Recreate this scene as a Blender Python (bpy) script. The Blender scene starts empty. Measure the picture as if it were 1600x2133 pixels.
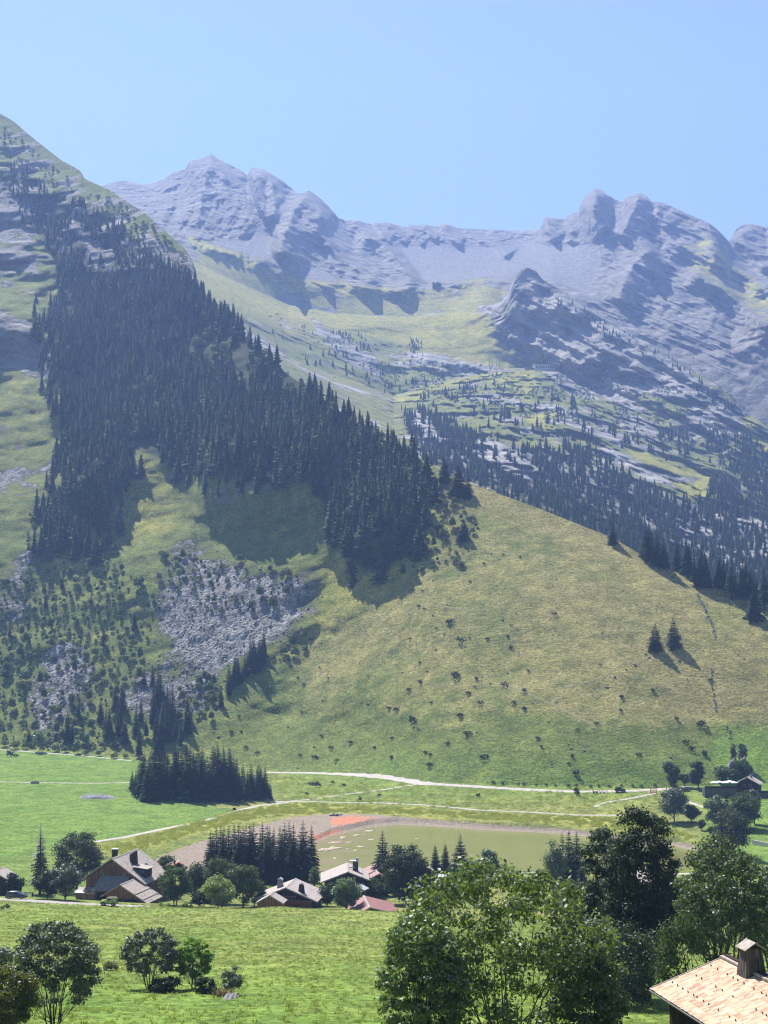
import bpy, bmesh, math, random
import numpy as np
from mathutils import Vector, Matrix

# ------------------------------------------------------------------ camera, sky, sun, exposure
SC = bpy.context.scene
COL = SC.collection
FPX = 3140.0                      # focal length in pixels of the 1600 px wide photograph
PITCH = math.atan((1310.0 - 1066.5) / FPX)
CAMZ = 72.0                       # metres above the lake
SUN_EL, SUN_AZ = math.radians(51.0), math.radians(-27.0)   # azimuth from +Y, negative = left

cam_data = bpy.data.cameras.new("camera")
cam = bpy.data.objects.new("camera", cam_data)
COL.objects.link(cam)
cam.location = (0, 0, CAMZ)
cam.rotation_euler = (math.pi / 2 + PITCH, 0, 0)
cam_data.sensor_fit = 'HORIZONTAL'
cam_data.sensor_width = 36.0
cam_data.lens = 36.0 * FPX / 1600.0
cam_data.clip_start = 0.5
cam_data.clip_end = 40000.0
SC.camera = cam

world = bpy.data.worlds.new("World")
SC.world = world
world.use_nodes = True
wn = world.node_tree
wn.nodes.clear()
wo = wn.nodes.new("ShaderNodeOutputWorld")
bg = wn.nodes.new("ShaderNodeBackground")
sky = wn.nodes.new("ShaderNodeTexSky")
sky.sky_type = 'NISHITA'
sky.sun_disc = False
sky.sun_elevation = SUN_EL
sky.sun_rotation = SUN_AZ
sky.altitude = 1450.0
sky.air_density = 1.0
sky.dust_density = 0.6
sky.ozone_density = 0.5
bg.inputs["Strength"].default_value = 0.050
wn.links.new(sky.outputs[0], bg.inputs[0])
wn.links.new(bg.outputs[0], wo.inputs[0])

SUN_DIR = Vector((math.sin(SUN_AZ) * math.cos(SUN_EL), math.cos(SUN_AZ) * math.cos(SUN_EL), math.sin(SUN_EL)))
sun_data = bpy.data.lights.new("sun", 'SUN')
sun_data.energy = 5.0
sun_data.angle = math.radians(0.53)
sun_data.color = (1.0, 0.97, 0.93)
sun = bpy.data.objects.new("sun", sun_data)
COL.objects.link(sun)
sun.rotation_euler = (-SUN_DIR).to_track_quat('-Z', 'Y').to_euler()
sun.location = (-300, 600, 1200)

SC.view_settings.view_transform = 'Standard'
SC.view_settings.look = 'None'
SC.view_settings.gamma = 1.0
SC.view_settings.use_curve_mapping = False
SC.view_settings.exposure = 1.25
SC.render.engine = 'CYCLES'
cy = SC.cycles
cy.max_bounces = 6
cy.diffuse_bounces = 3
cy.glossy_bounces = 2
cy.transmission_bounces = 4
cy.transparent_max_bounces = 8
cy.volume_bounces = 2
cy.use_denoising = True
cy.pixel_filter_type = 'BLACKMAN_HARRIS'
cy.filter_width = 1.15
cy.caustics_reflective = False
cy.caustics_refractive = False
cy.sample_clamp_indirect = 6.0

# ------------------------------------------------------------------ projection helpers
CP, SP = math.cos(PITCH), math.sin(PITCH)

def px2as(u, v):
    """pixel of the photograph -> (x/y, height/y) slopes of the ray"""
    u = np.asarray(u, float); v = np.asarray(v, float)
    yc = (1066.5 - v) / FPX
    ry = CP - yc * SP
    return (u - 800.0) / FPX / ry, (SP + yc * CP) / ry

def as2px(a, s):
    f = CP + s * SP
    return 800.0 + FPX * a / f, 1066.5 - FPX * (s * CP - SP) / f

def at(u, v, Y):
    a, s = px2as(u, v)
    return Vector((float(a) * Y, Y, CAMZ + float(s) * Y))

def mpp(Y):
    """metres per photo pixel at distance Y"""
    return Y / FPX

# ------------------------------------------------------------------ vectorised gradient noise
_rng = np.random.RandomState(7)
_perm = np.concatenate([_rng.permutation(256)] * 3).astype(np.int32)
_g = _rng.normal(size=(256, 3)); _g /= np.linalg.norm(_g, axis=1)[:, None]
_g = _g.astype(np.float32)

def pn(x, y, z):
    x = np.asarray(x, np.float32); y = np.asarray(y, np.float32); z = np.asarray(z, np.float32)
    x, y, z = np.broadcast_arrays(x, y, z)
    xi = np.floor(x); yi = np.floor(y); zi = np.floor(z)
    fx, fy, fz = x - xi, y - yi, z - zi
    X = xi.astype(np.int32) & 255; Y = yi.astype(np.int32) & 255; Z = zi.astype(np.int32) & 255
    u = fx * fx * fx * (fx * (fx * 6 - 15) + 10)
    v = fy * fy * fy * (fy * (fy * 6 - 15) + 10)
    w = fz * fz * fz * (fz * (fz * 6 - 15) + 10)
    out = 0
    for i in (0, 1):
        A = _perm[X + i]
        wx = u if i else 1 - u
        for j in (0, 1):
            B = _perm[A + Y + j]
            wy = v if j else 1 - v
            for k in (0, 1):
                g = _g[_perm[B + Z + k]]
                d = g[..., 0] * (fx - i) + g[..., 1] * (fy - j) + g[..., 2] * (fz - k)
                out = out + d * wx * wy * (w if k else 1 - w)
    return out * 1.5

def fbm(x, y, z, sc, octv=4, gain=0.5, seed=0.0):
    o = 0; a = 1.0; f = 1.0 / sc
    for i in range(octv):
        o = o + a * pn(x * f + seed + i * 17.3, y * f + seed * 2 + i * 5.1, z * f + i * 9.7)
        a *= gain; f *= 2.03
    return o

def ridged(x, y, z, sc, octv=4, gain=0.5, seed=0.0):
    o = 0; a = 1.0; f = 1.0 / sc
    for i in range(octv):
        n = 1 - np.abs(pn(x * f + seed + i * 13.1, y * f + seed + i * 7.7, z * f + i * 3.3)) * 2
        o = o + a * n
        a *= gain; f *= 2.07
    return o

def worley(x, y, sc, seed=0):
    """distance to the nearest of jittered cell points: sharp creases between facets"""
    x = np.asarray(x, np.float32) / sc + seed * 7.3; y = np.asarray(y, np.float32) / sc + seed * 3.1
    xi = np.floor(x).astype(np.int32); yi = np.floor(y).astype(np.int32)
    best = np.full(x.shape, 9.0, np.float32)
    for i in (-1, 0, 1):
        for j in (-1, 0, 1):
            h = _perm[_perm[(xi + i) & 255] + ((yi + j) & 255)]; h2 = _perm[h + 57]
            d = (x - (xi + i + h / 255.0)) ** 2 + (y - (yi + j + h2 / 255.0)) ** 2
            best = np.minimum(best, d)
    return np.sqrt(best)

def smooth(x, a, b):
    t = np.clip((x - a) / (b - a), 0, 1)
    return t * t * (3 - 2 * t)

def inpoly(u, v, poly):
    """signed pixel distance to a polygon in the photograph (positive inside), vectorised"""
    P = np.asarray(poly, np.float32)
    u = np.asarray(u, np.float32); v = np.asarray(v, np.float32)
    m = 90.0
    bb = (u > P[:, 0].min() - m) & (u < P[:, 0].max() + m) & (v > P[:, 1].min() - m) & (v < P[:, 1].max() + m)
    if u.ndim == 2 and u.size > 5000 and bb.sum() < u.size * 0.85:
        out = np.full(u.shape, -m, np.float32)
        if bb.any(): out[bb] = inpoly(u[bb], v[bb], poly)
        return out
    d = np.full(u.shape, 1e9, np.float32); ins = np.zeros(u.shape, bool)
    n = len(P)
    for i in range(n):
        x0, y0 = P[i]; x1, y1 = P[(i + 1) % n]
        ex, ey = x1 - x0, y1 - y0
        t = np.clip(((u - x0) * ex + (v - y0) * ey) / (ex * ex + ey * ey + 1e-9), 0, 1)
        dd = (u - x0 - t * ex) ** 2 + (v - y0 - t * ey) ** 2
        d = np.minimum(d, dd)
        c = ((y0 > v) != (y1 > v)) & (u < (x1 - x0) * (v - y0) / (y1 - y0 + 1e-12) + x0)
        ins ^= c
    d = np.sqrt(d)
    return np.where(ins, d, -d)

def polydist(u, v, line):
    """distance in px to an open polyline, and the side (+ right/below of its direction)"""
    P = np.asarray(line, np.float32)
    u = np.asarray(u, np.float32); v = np.asarray(v, np.float32)
    m = 85.0
    if u.ndim == 2:
        bb = (u > P[:, 0].min() - m) & (u < P[:, 0].max() + m) & (v > P[:, 1].min() - m) & (v < P[:, 1].max() + m)
        o = [np.full(u.shape, 1e9, np.float32), np.zeros(u.shape, np.float32), np.zeros(u.shape, np.float32)]
        if bb.any():
            for a_, b_ in zip(o, polydist(u[bb], v[bb], line)): a_[bb] = b_
        return o
    best = np.full(np.shape(u), 1e9); side = np.zeros(np.shape(u)); par = np.zeros(np.shape(u))
    L = np.concatenate([[0], np.cumsum(np.hypot(*(P[1:] - P[:-1]).T))])
    for i in range(len(P) - 1):
        x0, y0 = P[i]; x1, y1 = P[i + 1]
        ex, ey = x1 - x0, y1 - y0
        t = np.clip(((u - x0) * ex + (v - y0) * ey) / (ex * ex + ey * ey), 0, 1)
        dx, dy = u - x0 - t * ex, v - y0 - t * ey
        dd = np.hypot(dx, dy)
        m = dd < best
        best = np.where(m, dd, best)
        side = np.where(m, np.sign(ex * dy - ey * dx), side)
        par = np.where(m, (L[i] + t * (L[i + 1] - L[i])) / L[-1], par)
    return best, side, par

# ------------------------------------------------------------------ scene graph helpers
def tag(o, label=None, cat=None, group=None, kind=None):
    if label: o["label"] = label
    if cat: o["category"] = cat
    if group: o["group"] = group
    if kind: o["kind"] = kind
    return o

def link(o, parent=None):
    COL.objects.link(o)
    if parent is not None: o.parent = parent
    return o

def empty(name, loc=(0, 0, 0), rz=0.0):
    o = bpy.data.objects.new(name, None)
    o.empty_display_size = 0.5
    o.location = loc; o.rotation_euler = (0, 0, rz)
    return link(o)

def npmesh(name, V, faces, mats=(), smooth_shade=False, fmat=None):
    """V (n,3) array, faces: (m,k) int array or list of lists"""
    me = bpy.data.meshes.new(name)
    V = np.asarray(V, np.float32)
    if isinstance(faces, np.ndarray):
        m, k = faces.shape
        me.vertices.add(len(V)); me.vertices.foreach_set("co", V.ravel())
        me.loops.add(m * k); me.loops.foreach_set("vertex_index", faces.astype(np.int32).ravel())
        me.polygons.add(m)
        me.polygons.foreach_set("loop_start", np.arange(0, m * k, k, dtype=np.int32))
        me.update(calc_edges=True)
    else:
        me.from_pydata([tuple(map(float, p)) for p in V], [], faces)
        me.update()
    for mt in mats: me.materials.append(mt)
    if fmat is not None: me.polygons.foreach_set("material_index", np.asarray(fmat, np.int32))
    if smooth_shade: me.polygons.foreach_set("use_smooth", np.ones(len(me.polygons), bool))
    return me

def mobj(name, me, parent=None, loc=None, rz=None):
    o = bpy.data.objects.new(name, me)
    if loc is not None: o.location = loc
    if rz is not None: o.rotation_euler = (0, 0, rz)
    return link(o, parent)

class MB:
    """collects boxes, prisms and tubes into one mesh"""
    def __init__(s): s.V = []; s.F = []
    def add(s, pts, faces):
        b = len(s.V); s.V += [tuple(p) for p in pts]; s.F += [[b + i for i in f] for f in faces]; return s
    def box(s, x0, x1, y0, y1, z0, z1):
        return s.add([(x0,y0,z0),(x1,y0,z0),(x1,y1,z0),(x0,y1,z0),(x0,y0,z1),(x1,y0,z1),(x1,y1,z1),(x0,y1,z1)],
                     [(0,3,2,1),(4,5,6,7),(0,1,5,4),(1,2,6,5),(2,3,7,6),(3,0,4,7)])
    def hexa(s, b, t):
        """8 corners: bottom 4, top 4 (counter-clockwise from above)"""
        return s.add(list(b) + list(t), [(0,3,2,1),(4,5,6,7),(0,1,5,4),(1,2,6,5),(2,3,7,6),(3,0,4,7)])
    def slab(s, p0, p1, p2, p3, th):
        """quad p0..p3 (ccw from outside) with thickness th behind it"""
        P = [Vector(p) for p in (p0, p1, p2, p3)]
        n = (P[1] - P[0]).cross(P[3] - P[0]).normalized() * th
        return s.hexa([p - n for p in P], P)
    def prism(s, poly, y0, y1):
        """poly of (x,z) ccw seen from -y, extruded along y"""
        n = len(poly)
        pts = [(x, y0, z) for x, z in poly] + [(x, y1, z) for x, z in poly]
        fs = [tuple(range(n)), tuple(range(2 * n - 1, n - 1, -1))]
        fs += [(i, i + n, (i + 1) % n + n, (i + 1) % n) for i in range(n)]
        return s.add(pts, fs)
    def tube(s, pts, rad, k=6, cap=True):
        pts = [Vector(p) for p in pts]; n = len(pts)
        if not hasattr(rad, '__len__'): rad = [rad] * n
        rings = []
        up = Vector((0.13, 0.37, 0.92))
        for i, p in enumerate(pts):
            d = (pts[min(i + 1, n - 1)] - pts[max(i - 1, 0)]).normalized()
            a = d.cross(up)
            if a.length < 1e-3: a = d.cross(Vector((1, 0, 0)))
            a.normalize(); b = d.cross(a)
            rings.append([p + (a * math.cos(2 * math.pi * j / k) + b * math.sin(2 * math.pi * j / k)) * rad[i] for j in range(k)])
        P = [q for r in rings for q in r]
        F = []
        for i in range(n - 1):
            for j in range(k):
                F.append((i * k + j, i * k + (j + 1) % k, (i + 1) * k + (j + 1) % k, (i + 1) * k + j))
        if cap: F += [tuple(range(k - 1, -1, -1)), tuple((n - 1) * k + j for j in range(k))]
        return s.add(P, F)
    def mesh(s, name, mat, sm=False):
        me = npmesh(name, s.V, s.F, [mat] if mat else [])
        bm = bmesh.new(); bm.from_mesh(me)
        bmesh.ops.recalc_face_normals(bm, faces=bm.faces)
        bm.to_mesh(me); bm.free()
        if sm: me.polygons.foreach_set("use_smooth", np.ones(len(me.polygons), bool))
        return me
    def build(s, name, mat, parent=None, loc=None, rz=None, sm=False):
        return mobj(name, s.mesh(name, mat, sm), parent, loc, rz)

def copy_tree(o, parent=None):
    c = o.copy(); COL.objects.link(c)
    if parent is not None: c.parent = parent
    for ch in o.children: copy_tree(ch, c)
    return c
# ------------------------------------------------------------------ materials
class NT:
    def __init__(s, name):
        s.m = bpy.data.materials.new(name); s.m.use_nodes = True
        s.t = s.m.node_tree; s.t.nodes.clear()
        s.out = s.t.nodes.new("ShaderNodeOutputMaterial")
    def n(s, typ, ins=None, **kw):
        nd = s.t.nodes.new(typ)
        for k, v in kw.items(): setattr(nd, k, v)
        for k, v in (ins or {}).items(): s.set(nd.inputs[k], v)
        return nd
    def set(s, sock, v):
        if isinstance(v, bpy.types.NodeSocket): s.t.links.new(v, sock)
        elif isinstance(v, bpy.types.Node): s.t.links.new(v.outputs[0], sock)
        else:
            if hasattr(sock, "default_value") and hasattr(sock.default_value, "__len__") and hasattr(v, "__len__") and len(v) == 3 and len(sock.default_value) == 4:
                v = (*v, 1)
            sock.default_value = v
    def noise(s, co, scale, detail=4, rough=0.55, dist=0.0, dim='3D'):
        return s.n("ShaderNodeTexNoise", {"Vector": co, "Scale": scale, "Detail": detail, "Roughness": rough, "Distortion": dist}).outputs[0]
    def voro(s, co, scale, feature='F1', rnd=1.0, out=0):
        nd = s.n("ShaderNodeTexVoronoi", {"Vector": co, "Scale": scale, "Randomness": rnd}, feature=feature)
        return nd.outputs[out]
    def math(s, op, a, b=0.0, c=None, clamp=False):
        nd = s.n("ShaderNodeMath", operation=op, use_clamp=clamp)
        s.set(nd.inputs[0], a); s.set(nd.inputs[1], b)
        if c is not None: s.set(nd.inputs[2], c)
        return nd.outputs[0]
    def mix(s, f, a, b, blend='MIX'):
        nd = s.n("ShaderNodeMix", data_type='RGBA', blend_type=blend)
        s.set(nd.inputs[0], f); s.set(nd.inputs[6], a); s.set(nd.inputs[7], b)
        return nd.outputs[2]
    def ramp(s, f, a, b, lo=0.0, hi=1.0):
        nd = s.n("ShaderNodeMapRange", {0: f, 1: a, 2: b, 3: lo, 4: hi}, interpolation_type='SMOOTHSTEP')
        return nd.outputs[0]
    def geo(s): return s.n("ShaderNodeNewGeometry")
    def pos(s): return s.n("ShaderNodeNewGeometry").outputs["Position"]
    def obj(s): return s.n("ShaderNodeTexCoord").outputs["Object"]
    def scale(s, v, sc, rot=(0, 0, 0)):
        return s.n("ShaderNodeMapping", {"Vector": v, "Scale": sc, "Rotation": rot}).outputs[0]
    def bsdf(s, col, rough=0.9, spec=0.2, bump=None, bstr=0.3, bdist=0.1, **kw):
        p = s.n("ShaderNodeBsdfPrincipled")
        s.set(p.inputs["Base Color"], col); s.set(p.inputs["Roughness"], rough)
        s.set(p.inputs["Specular IOR Level"], spec)
        for k, v in kw.items(): s.set(p.inputs[k.replace("_", " ")], v)
        if bump is not None:
            b = s.n("ShaderNodeBump", {"Height": bump, "Strength": bstr, "Distance": bdist})
            s.t.links.new(b.outputs[0], p.inputs["Normal"])
        s.t.links.new(p.outputs[0], s.out.inputs[0])
        return p

def simple(name, col, rough=0.8, spec=0.25, var=0.25, nscale=3.0, bump=0.2, metallic=0.0, bdist=0.02):
    k = NT(name); co = k.obj()
    n = k.noise(co, nscale, 5, 0.6)
    c = k.mix(k.ramp(n, 0.3, 0.7), tuple(x * (1 - var) for x in col), tuple(min(1, x * (1 + var)) for x in col))
    k.bsdf(c, rough, spec, n, bump, bdist, Metallic=metallic)
    return k.m

# ---- ground: vertex masks say what lies where, noise breaks the borders and gives the grain
def ground_material():
    k = NT("ground_cover")
    p = k.pos()
    A1 = k.n("ShaderNodeAttribute", attribute_name="cover_a"); A2 = k.n("ShaderNodeAttribute", attribute_name="cover_b")
    A3 = k.n("ShaderNodeAttribute", attribute_name="cover_c")
    s1 = k.n("ShaderNodeSeparateColor", {0: A1.outputs["Color"]}); s2 = k.n("ShaderNodeSeparateColor", {0: A2.outputs["Color"]})
    s3 = k.n("ShaderNodeSeparateColor", {0: A3.outputs["Color"]})
    scree, rock, dry = s1.outputs[0], s1.outputs[1], s1.outputs[2]
    mud, orange, wood = s2.outputs[0], s2.outputs[1], s2.outputs[2]
    lush, yellow, fine = s3.outputs[0], s3.outputs[1], s3.outputs[2]
    n_big = k.noise(p, 0.012, 5, 0.6)
    n_mid = k.noise(p, 0.11, 5, 0.62)
    n_small = k.noise(p, 0.9, 4, 0.65)
    n_fine = k.noise(p, 4.5, 3, 0.6)
    # terracettes: fine level lines trodden along the hill
    tz = k.scale(p, (0.14, 0.14, 0.55))
    n_terr = k.noise(tz, 1.0, 4, 0.65, 1.6)
    def brk(mask, noise, w=0.22, amt=0.75):
        v = k.math('ADD', mask, k.math('MULTIPLY', k.math('SUBTRACT', noise, 0.5), amt))
        return k.ramp(v, 0.5 - w, 0.5 + w)
    g_green = k.mix(k.ramp(n_mid, 0.3, 0.7), (0.093, 0.125, 0.028), (0.162, 0.185, 0.044))
    g_dry = k.mix(k.ramp(n_mid, 0.3, 0.7), (0.205, 0.185, 0.065), (0.30, 0.258, 0.096))
    g_lush = k.mix(k.ramp(n_mid, 0.28, 0.72), (0.098, 0.172, 0.028), (0.160, 0.235, 0.044))
    g_yel = k.mix(k.ramp(n_mid, 0.3, 0.7), (0.240, 0.248, 0.040), (0.375, 0.327, 0.069))
    grass = k.mix(brk(dry, n_mid, 0.35, 0.8), g_green, g_dry)
    grass = k.mix(k.math('MULTIPLY', brk(yellow, k.math('MULTIPLY_ADD', n_small, 0.5, k.math('MULTIPLY', n_mid, 0.5)), 0.5, 0.9), 0.85), grass, g_yel)
    grass = k.mix(brk(lush, k.math('MULTIPLY_ADD', n_small, 0.4, k.math('MULTIPLY', n_mid, 0.6)), 0.42, 0.5), grass, g_lush)
    # grain of the sward
    gr = k.math('MULTIPLY', k.ramp(n_small, 0.25, 0.75, 0.55, 1.5), k.ramp(n_fine, 0.25, 0.75, 0.7, 1.34))
    gr = k.math('MULTIPLY', gr, k.ramp(n_terr, 0.3, 0.7, 0.76, 1.2))
    grass = k.mix(1.0, grass, k.n("ShaderNodeCombineColor", {0: gr, 1: gr, 2: gr}).outputs[0], 'MULTIPLY')
    # forest floor / low scrub
    fl = k.mix(k.ramp(n_small, 0.3, 0.7), (0.03, 0.04, 0.018), (0.06, 0.07, 0.028))
    c = k.mix(brk(wood, n_mid, 0.3, 0.6), grass, fl)
    # scree: blocks of broken limestone
    vs = k.voro(p, 0.55, 'F1', 1.0, 1); vs2 = k.voro(p, 1.7, 'F1', 1.0, 1)
    vg = k.n("ShaderNodeSeparateColor", {0: vs}).outputs[0]; vg2 = k.n("ShaderNodeSeparateColor", {0: vs2}).outputs[1]
    sg = k.math('MULTIPLY', k.ramp(vg, 0, 1, 0.6, 1.35), k.ramp(vg2, 0, 1, 0.7, 1.3))
    sc = k.mix(k.ramp(n_mid, 0.3, 0.7), (0.175, 0.168, 0.16), (0.25, 0.24, 0.23))
    sc = k.mix(1.0, sc, k.n("ShaderNodeCombineColor", {0: sg, 1: sg, 2: sg}).outputs[0], 'MULTIPLY')
    fs = brk(scree, k.math('MULTIPLY_ADD', n_small, 0.4, k.math('MULTIPLY', n_mid, 0.6)), 0.09, 1.7)
    c = k.mix(fs, c, sc)
    # rock: bedded limestone
    bed = k.n("ShaderNodeVectorMath", {0: p, 1: (0.38, 0.10, 0.92)}, operation='DOT_PRODUCT').outputs["Value"]
    sp = k.n("ShaderNodeSeparateXYZ", {0: p})
    rz = k.n("ShaderNodeCombineXYZ", {0: k.math('MULTIPLY', sp.outputs[0], 0.014), 1: k.math('MULTIPLY', sp.outputs[1], 0.014), 2: k.math('MULTIPLY', bed, 0.034)}).outputs[0]
    strat = k.noise(rz, 1.0, 6, 0.68, 1.8)
    n_r = k.noise(p, 0.05, 6, 0.68)
    rc = k.mix(k.ramp(strat, 0.36, 0.64), (0.105, 0.098, 0.088), (0.255, 0.238, 0.208))
    rc = k.mix(k.ramp(n_r, 0.3, 0.7, 0.0, 0.6), rc, (0.20, 0.182, 0.155))
    rc = k.mix(k.math('MULTIPLY', fine, k.ramp(strat, 0.3, 0.7, 0.55, 1.0)), rc, (0.40, 0.38, 0.345))
    fr = brk(rock, k.math('MULTIPLY_ADD', strat, 0.5, k.math('MULTIPLY', n_mid, 0.5)), 0.08, 1.2)
    c = k.mix(fr, c, rc)
    # lake shore
    mc = k.mix(k.ramp(n_small, 0.3, 0.7), (0.19, 0.15, 0.105), (0.33, 0.275, 0.21))
    mc = k.mix(k.ramp(k.noise(p, 0.16, 4, 0.6), 0.5, 0.68), mc, (0.30, 0.22, 0.17))
    c = k.mix(brk(mud, n_mid, 0.12, 0.4), c, mc)
    oc = k.mix(k.ramp(n_small, 0.3, 0.7), (0.42, 0.16, 0.09), (0.62, 0.23, 0.12))
    c = k.mix(k.math('MULTIPLY', brk(orange, k.math('MULTIPLY_ADD', n_small, 0.5, k.math('MULTIPLY', n_mid, 0.5)), 0.2, 1.8), 0.85), c, oc)
    # relief
    h_g = k.math('ADD', k.math('MULTIPLY', n_small, 0.5), k.math('ADD', k.math('MULTIPLY', n_fine, 0.16), k.math('MULTIPLY', n_terr, 0.5)))
    h_s = k.math('ADD', k.math('MULTIPLY', k.voro(p, 0.55), -1.0), k.math('MULTIPLY', k.voro(p, 1.7), -0.4))
    h_r = k.math('ADD', k.math('MULTIPLY', strat, 3.0), k.math('ADD', k.math('MULTIPLY', n_r, 10.0), k.math('MULTIPLY', k.voro(k.scale(p, (1, 1, 0.5)), 0.035), -9.0)))
    hm = k.n("ShaderNodeMix", data_type='FLOAT', )
    k.set(hm.inputs[0], fs); k.set(hm.inputs[2], h_g); k.set(hm.inputs[3], h_s)
    hr = k.n("ShaderNodeMix", data_type='FLOAT')
    k.set(hr.inputs[0], fr); k.set(hr.inputs[2], hm.outputs[0]); k.set(hr.inputs[3], h_r)
    k.bsdf(c, 0.95, 0.08, hr.outputs[0], 0.9, 1.0)
    return k.m

M = {}
M['ground'] = ground_material()

def path_material(name, a, b):
    k = NT(name); p = k.pos()
    n = k.noise(p, 0.7, 5, 0.65)
    c = k.mix(k.ramp(n, 0.3, 0.7), a, b)
    k.bsdf(c, 0.95, 0.1, n, 0.3, 0.05)
    return k.m
M['gravel'] = path_material("pale_gravel", (0.36, 0.32, 0.28), (0.52, 0.47, 0.42))
M['asphalt'] = path_material("dusty_asphalt", (0.30, 0.26, 0.25), (0.40, 0.35, 0.33))

def water_material():
    k = NT("murky_lake_water"); p = k.pos()
    n = k.noise(k.scale(p, (0.03, 0.10, 0.1)), 1.0, 5, 0.6, 0.3)
    A = k.n("ShaderNodeAttribute", attribute_name="shallow")
    sh = A.outputs["Fac"]
    mott = k.noise(k.scale(p, (0.07, 0.16, 0.1)), 1.0, 5, 0.6, 0.8)
    c = k.mix(k.ramp(n, 0.3, 0.7), (0.185, 0.185, 0.058), (0.22, 0.215, 0.072))
    c = k.mix(k.math('MULTIPLY', sh, k.ramp(mott, 0.35, 0.62)), c, (0.27, 0.205, 0.125))
    w = k.noise(k.scale(p, (0.6, 1.4, 1)), 1.0, 3, 0.5)
    k.bsdf(c, 0.16, 0.5, w, 0.05, 0.05)
    return k.m
M['water'] = water_material()

def wood_material(name, a, b, axis='Z', plank=0.22, rough=0.85):
    """weathered vertical or horizontal boards"""
    k = NT(name); co = k.obj()
    sx = {'Z': (1 / plank, 1 / plank, 0.12), 'X': (0.12, 1 / plank, 1 / plank)}[axis]
    st = k.scale(co, sx)
    cell = k.n("ShaderNodeTexWhiteNoise", {"Vector": k.n("ShaderNodeVectorMath", {0: st}, operation='FLOOR').outputs[0]}).outputs[0]
    gr = k.noise(k.scale(co, (9, 9, 0.7) if axis == 'Z' else (0.7, 9, 9)), 1.0, 4, 0.6)
    c = k.mix(cell, a, b)
    g = k.ramp(gr, 0.3, 0.7, 0.65, 1.25)
    c = k.mix(1.0, c, k.n("ShaderNodeCombineColor", {0: g, 1: g, 2: g}).outputs[0], 'MULTIPLY')
    h = k.math('ADD', k.math('MULTIPLY', cell, 0.6), gr)
    k.bsdf(c, rough, 0.15, h, 0.5, 0.03)
    return k.m
M['old_wood'] = wood_material("weathered_boards", (0.10, 0.052, 0.032), (0.25, 0.14, 0.085))
M['barn_wood'] = wood_material("brown_boards", (0.20, 0.095, 0.05), (0.36, 0.185, 0.10))
M['dark_wood'] = wood_material("dark_boards", (0.03, 0.018, 0.015), (0.06, 0.035, 0.027))
M['grey_wood'] = wood_material("silvered_boards", (0.075, 0.066, 0.06), (0.17, 0.15, 0.135), 'Z', 0.14)
M['red_wood'] = wood_material("red_brown_boards", (0.16, 0.05, 0.03), (0.22, 0.075, 0.045), 'X')
M['trim'] = simple("bleached_timber", (0.36, 0.31, 0.26), 0.8, 0.2)
M['dark_stone'] = simple("dark_rubble_wall", (0.10, 0.095, 0.09), 0.9, 0.1, 0.4, 2.0)
M['plaster'] = simple("pale_plaster", (0.62, 0.58, 0.52), 0.9, 0.1)
M['stone_base'] = simple("stone_plinth", (0.26, 0.25, 0.24), 0.9, 0.1, 0.4, 2.0)

def shingle_material(name, a, b, w=0.16, h=0.33, tint=None, bump=0.5):
    """grey wooden shingles; uses the slope's own uv (metres along eave, metres up the slope)"""
    k = NT(name)
    uv = k.n("ShaderNodeUVMap").outputs[0]
    br = k.n("ShaderNodeTexBrick", {"Vector": uv, "Color1": (0, 0, 0), "Color2": (1, 1, 1), "Mortar": (0.5, 0.5, 0.5), "Scale": 1.0,
             "Mortar Size": 0.012, "Bias": 0.0, "Brick Width": w, "Row Height": h})
    br.offset = 0.37
    cell = k.n("ShaderNodeSeparateColor", {0: br.outputs[0]}).outputs[0]
    n = k.noise(k.obj(), 0.7, 5, 0.65); n2 = k.noise(k.scale(k.obj(), (3, 3, 3)), 2.0, 4, 0.6)
    f = k.math('MULTIPLY_ADD', cell, 0.55, k.math('MULTIPLY', n2, 0.45))
    c = k.mix(k.ramp(f, 0.15, 0.85), a, b)
    if tint: c = k.mix(k.ramp(n, 0.5, 0.68, 0, 0.7), c, tint)
    c = k.mix(br.outputs[1], c, tuple(x * 0.45 for x in a))
    sep = k.n("ShaderNodeSeparateXYZ", {0: uv}).outputs[1]
    row = k.math('SUBTRACT', 1.0, k.math('FRACT', k.math('DIVIDE', sep, h)))
    hh = k.math('ADD', k.math('MULTIPLY', row, 0.6), k.math('MULTIPLY', cell, 0.5))
    k.bsdf(c, 0.85, 0.2, hh, bump, 0.04)
    return k.m
M['shingle_grey'] = shingle_material("grey_shingles", (0.33, 0.275, 0.225), (0.54, 0.465, 0.39), 0.22, 0.4, (0.23, 0.18, 0.15))
M['shingle_pale'] = shingle_material("pale_shingles", (0.34, 0.29, 0.26), (0.50, 0.43, 0.39), 0.25, 0.42, (0.33, 0.27, 0.24))
M['shingle_dark'] = shingle_material("shaded_shingles", (0.17, 0.17, 0.18), (0.26, 0.26, 0.27), 0.22, 0.4)  # grey shingles in a darker tone, the pent roof's shade put into the colour
M['red_metal'] = simple("faded_red_sheet", (0.25, 0.105, 0.092), 0.55, 0.4, 0.2, 0.8, 0.1)
M['red_metal_b'] = simple("bright_red_sheet", (0.50, 0.10, 0.07), 0.55, 0.4, 0.15, 0.8, 0.1)
M['pale_metal'] = simple("pale_grey_sheet", (0.45, 0.48, 0.48), 0.5, 0.5, 0.15, 1.0, 0.1)
M['grey_metal'] = simple("galvanised_steel", (0.34, 0.36, 0.38), 0.45, 0.5, 0.1, 2.0, 0.05, 0.6)
M['dark_metal'] = simple("dark_steel", (0.05, 0.05, 0.055), 0.5, 0.4, 0.2, 2.0, 0.05)
M['white_cloth'] = simple("white_canvas", (0.78, 0.78, 0.77), 0.9, 0.1, 0.04, 1.0, 0.1)
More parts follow.
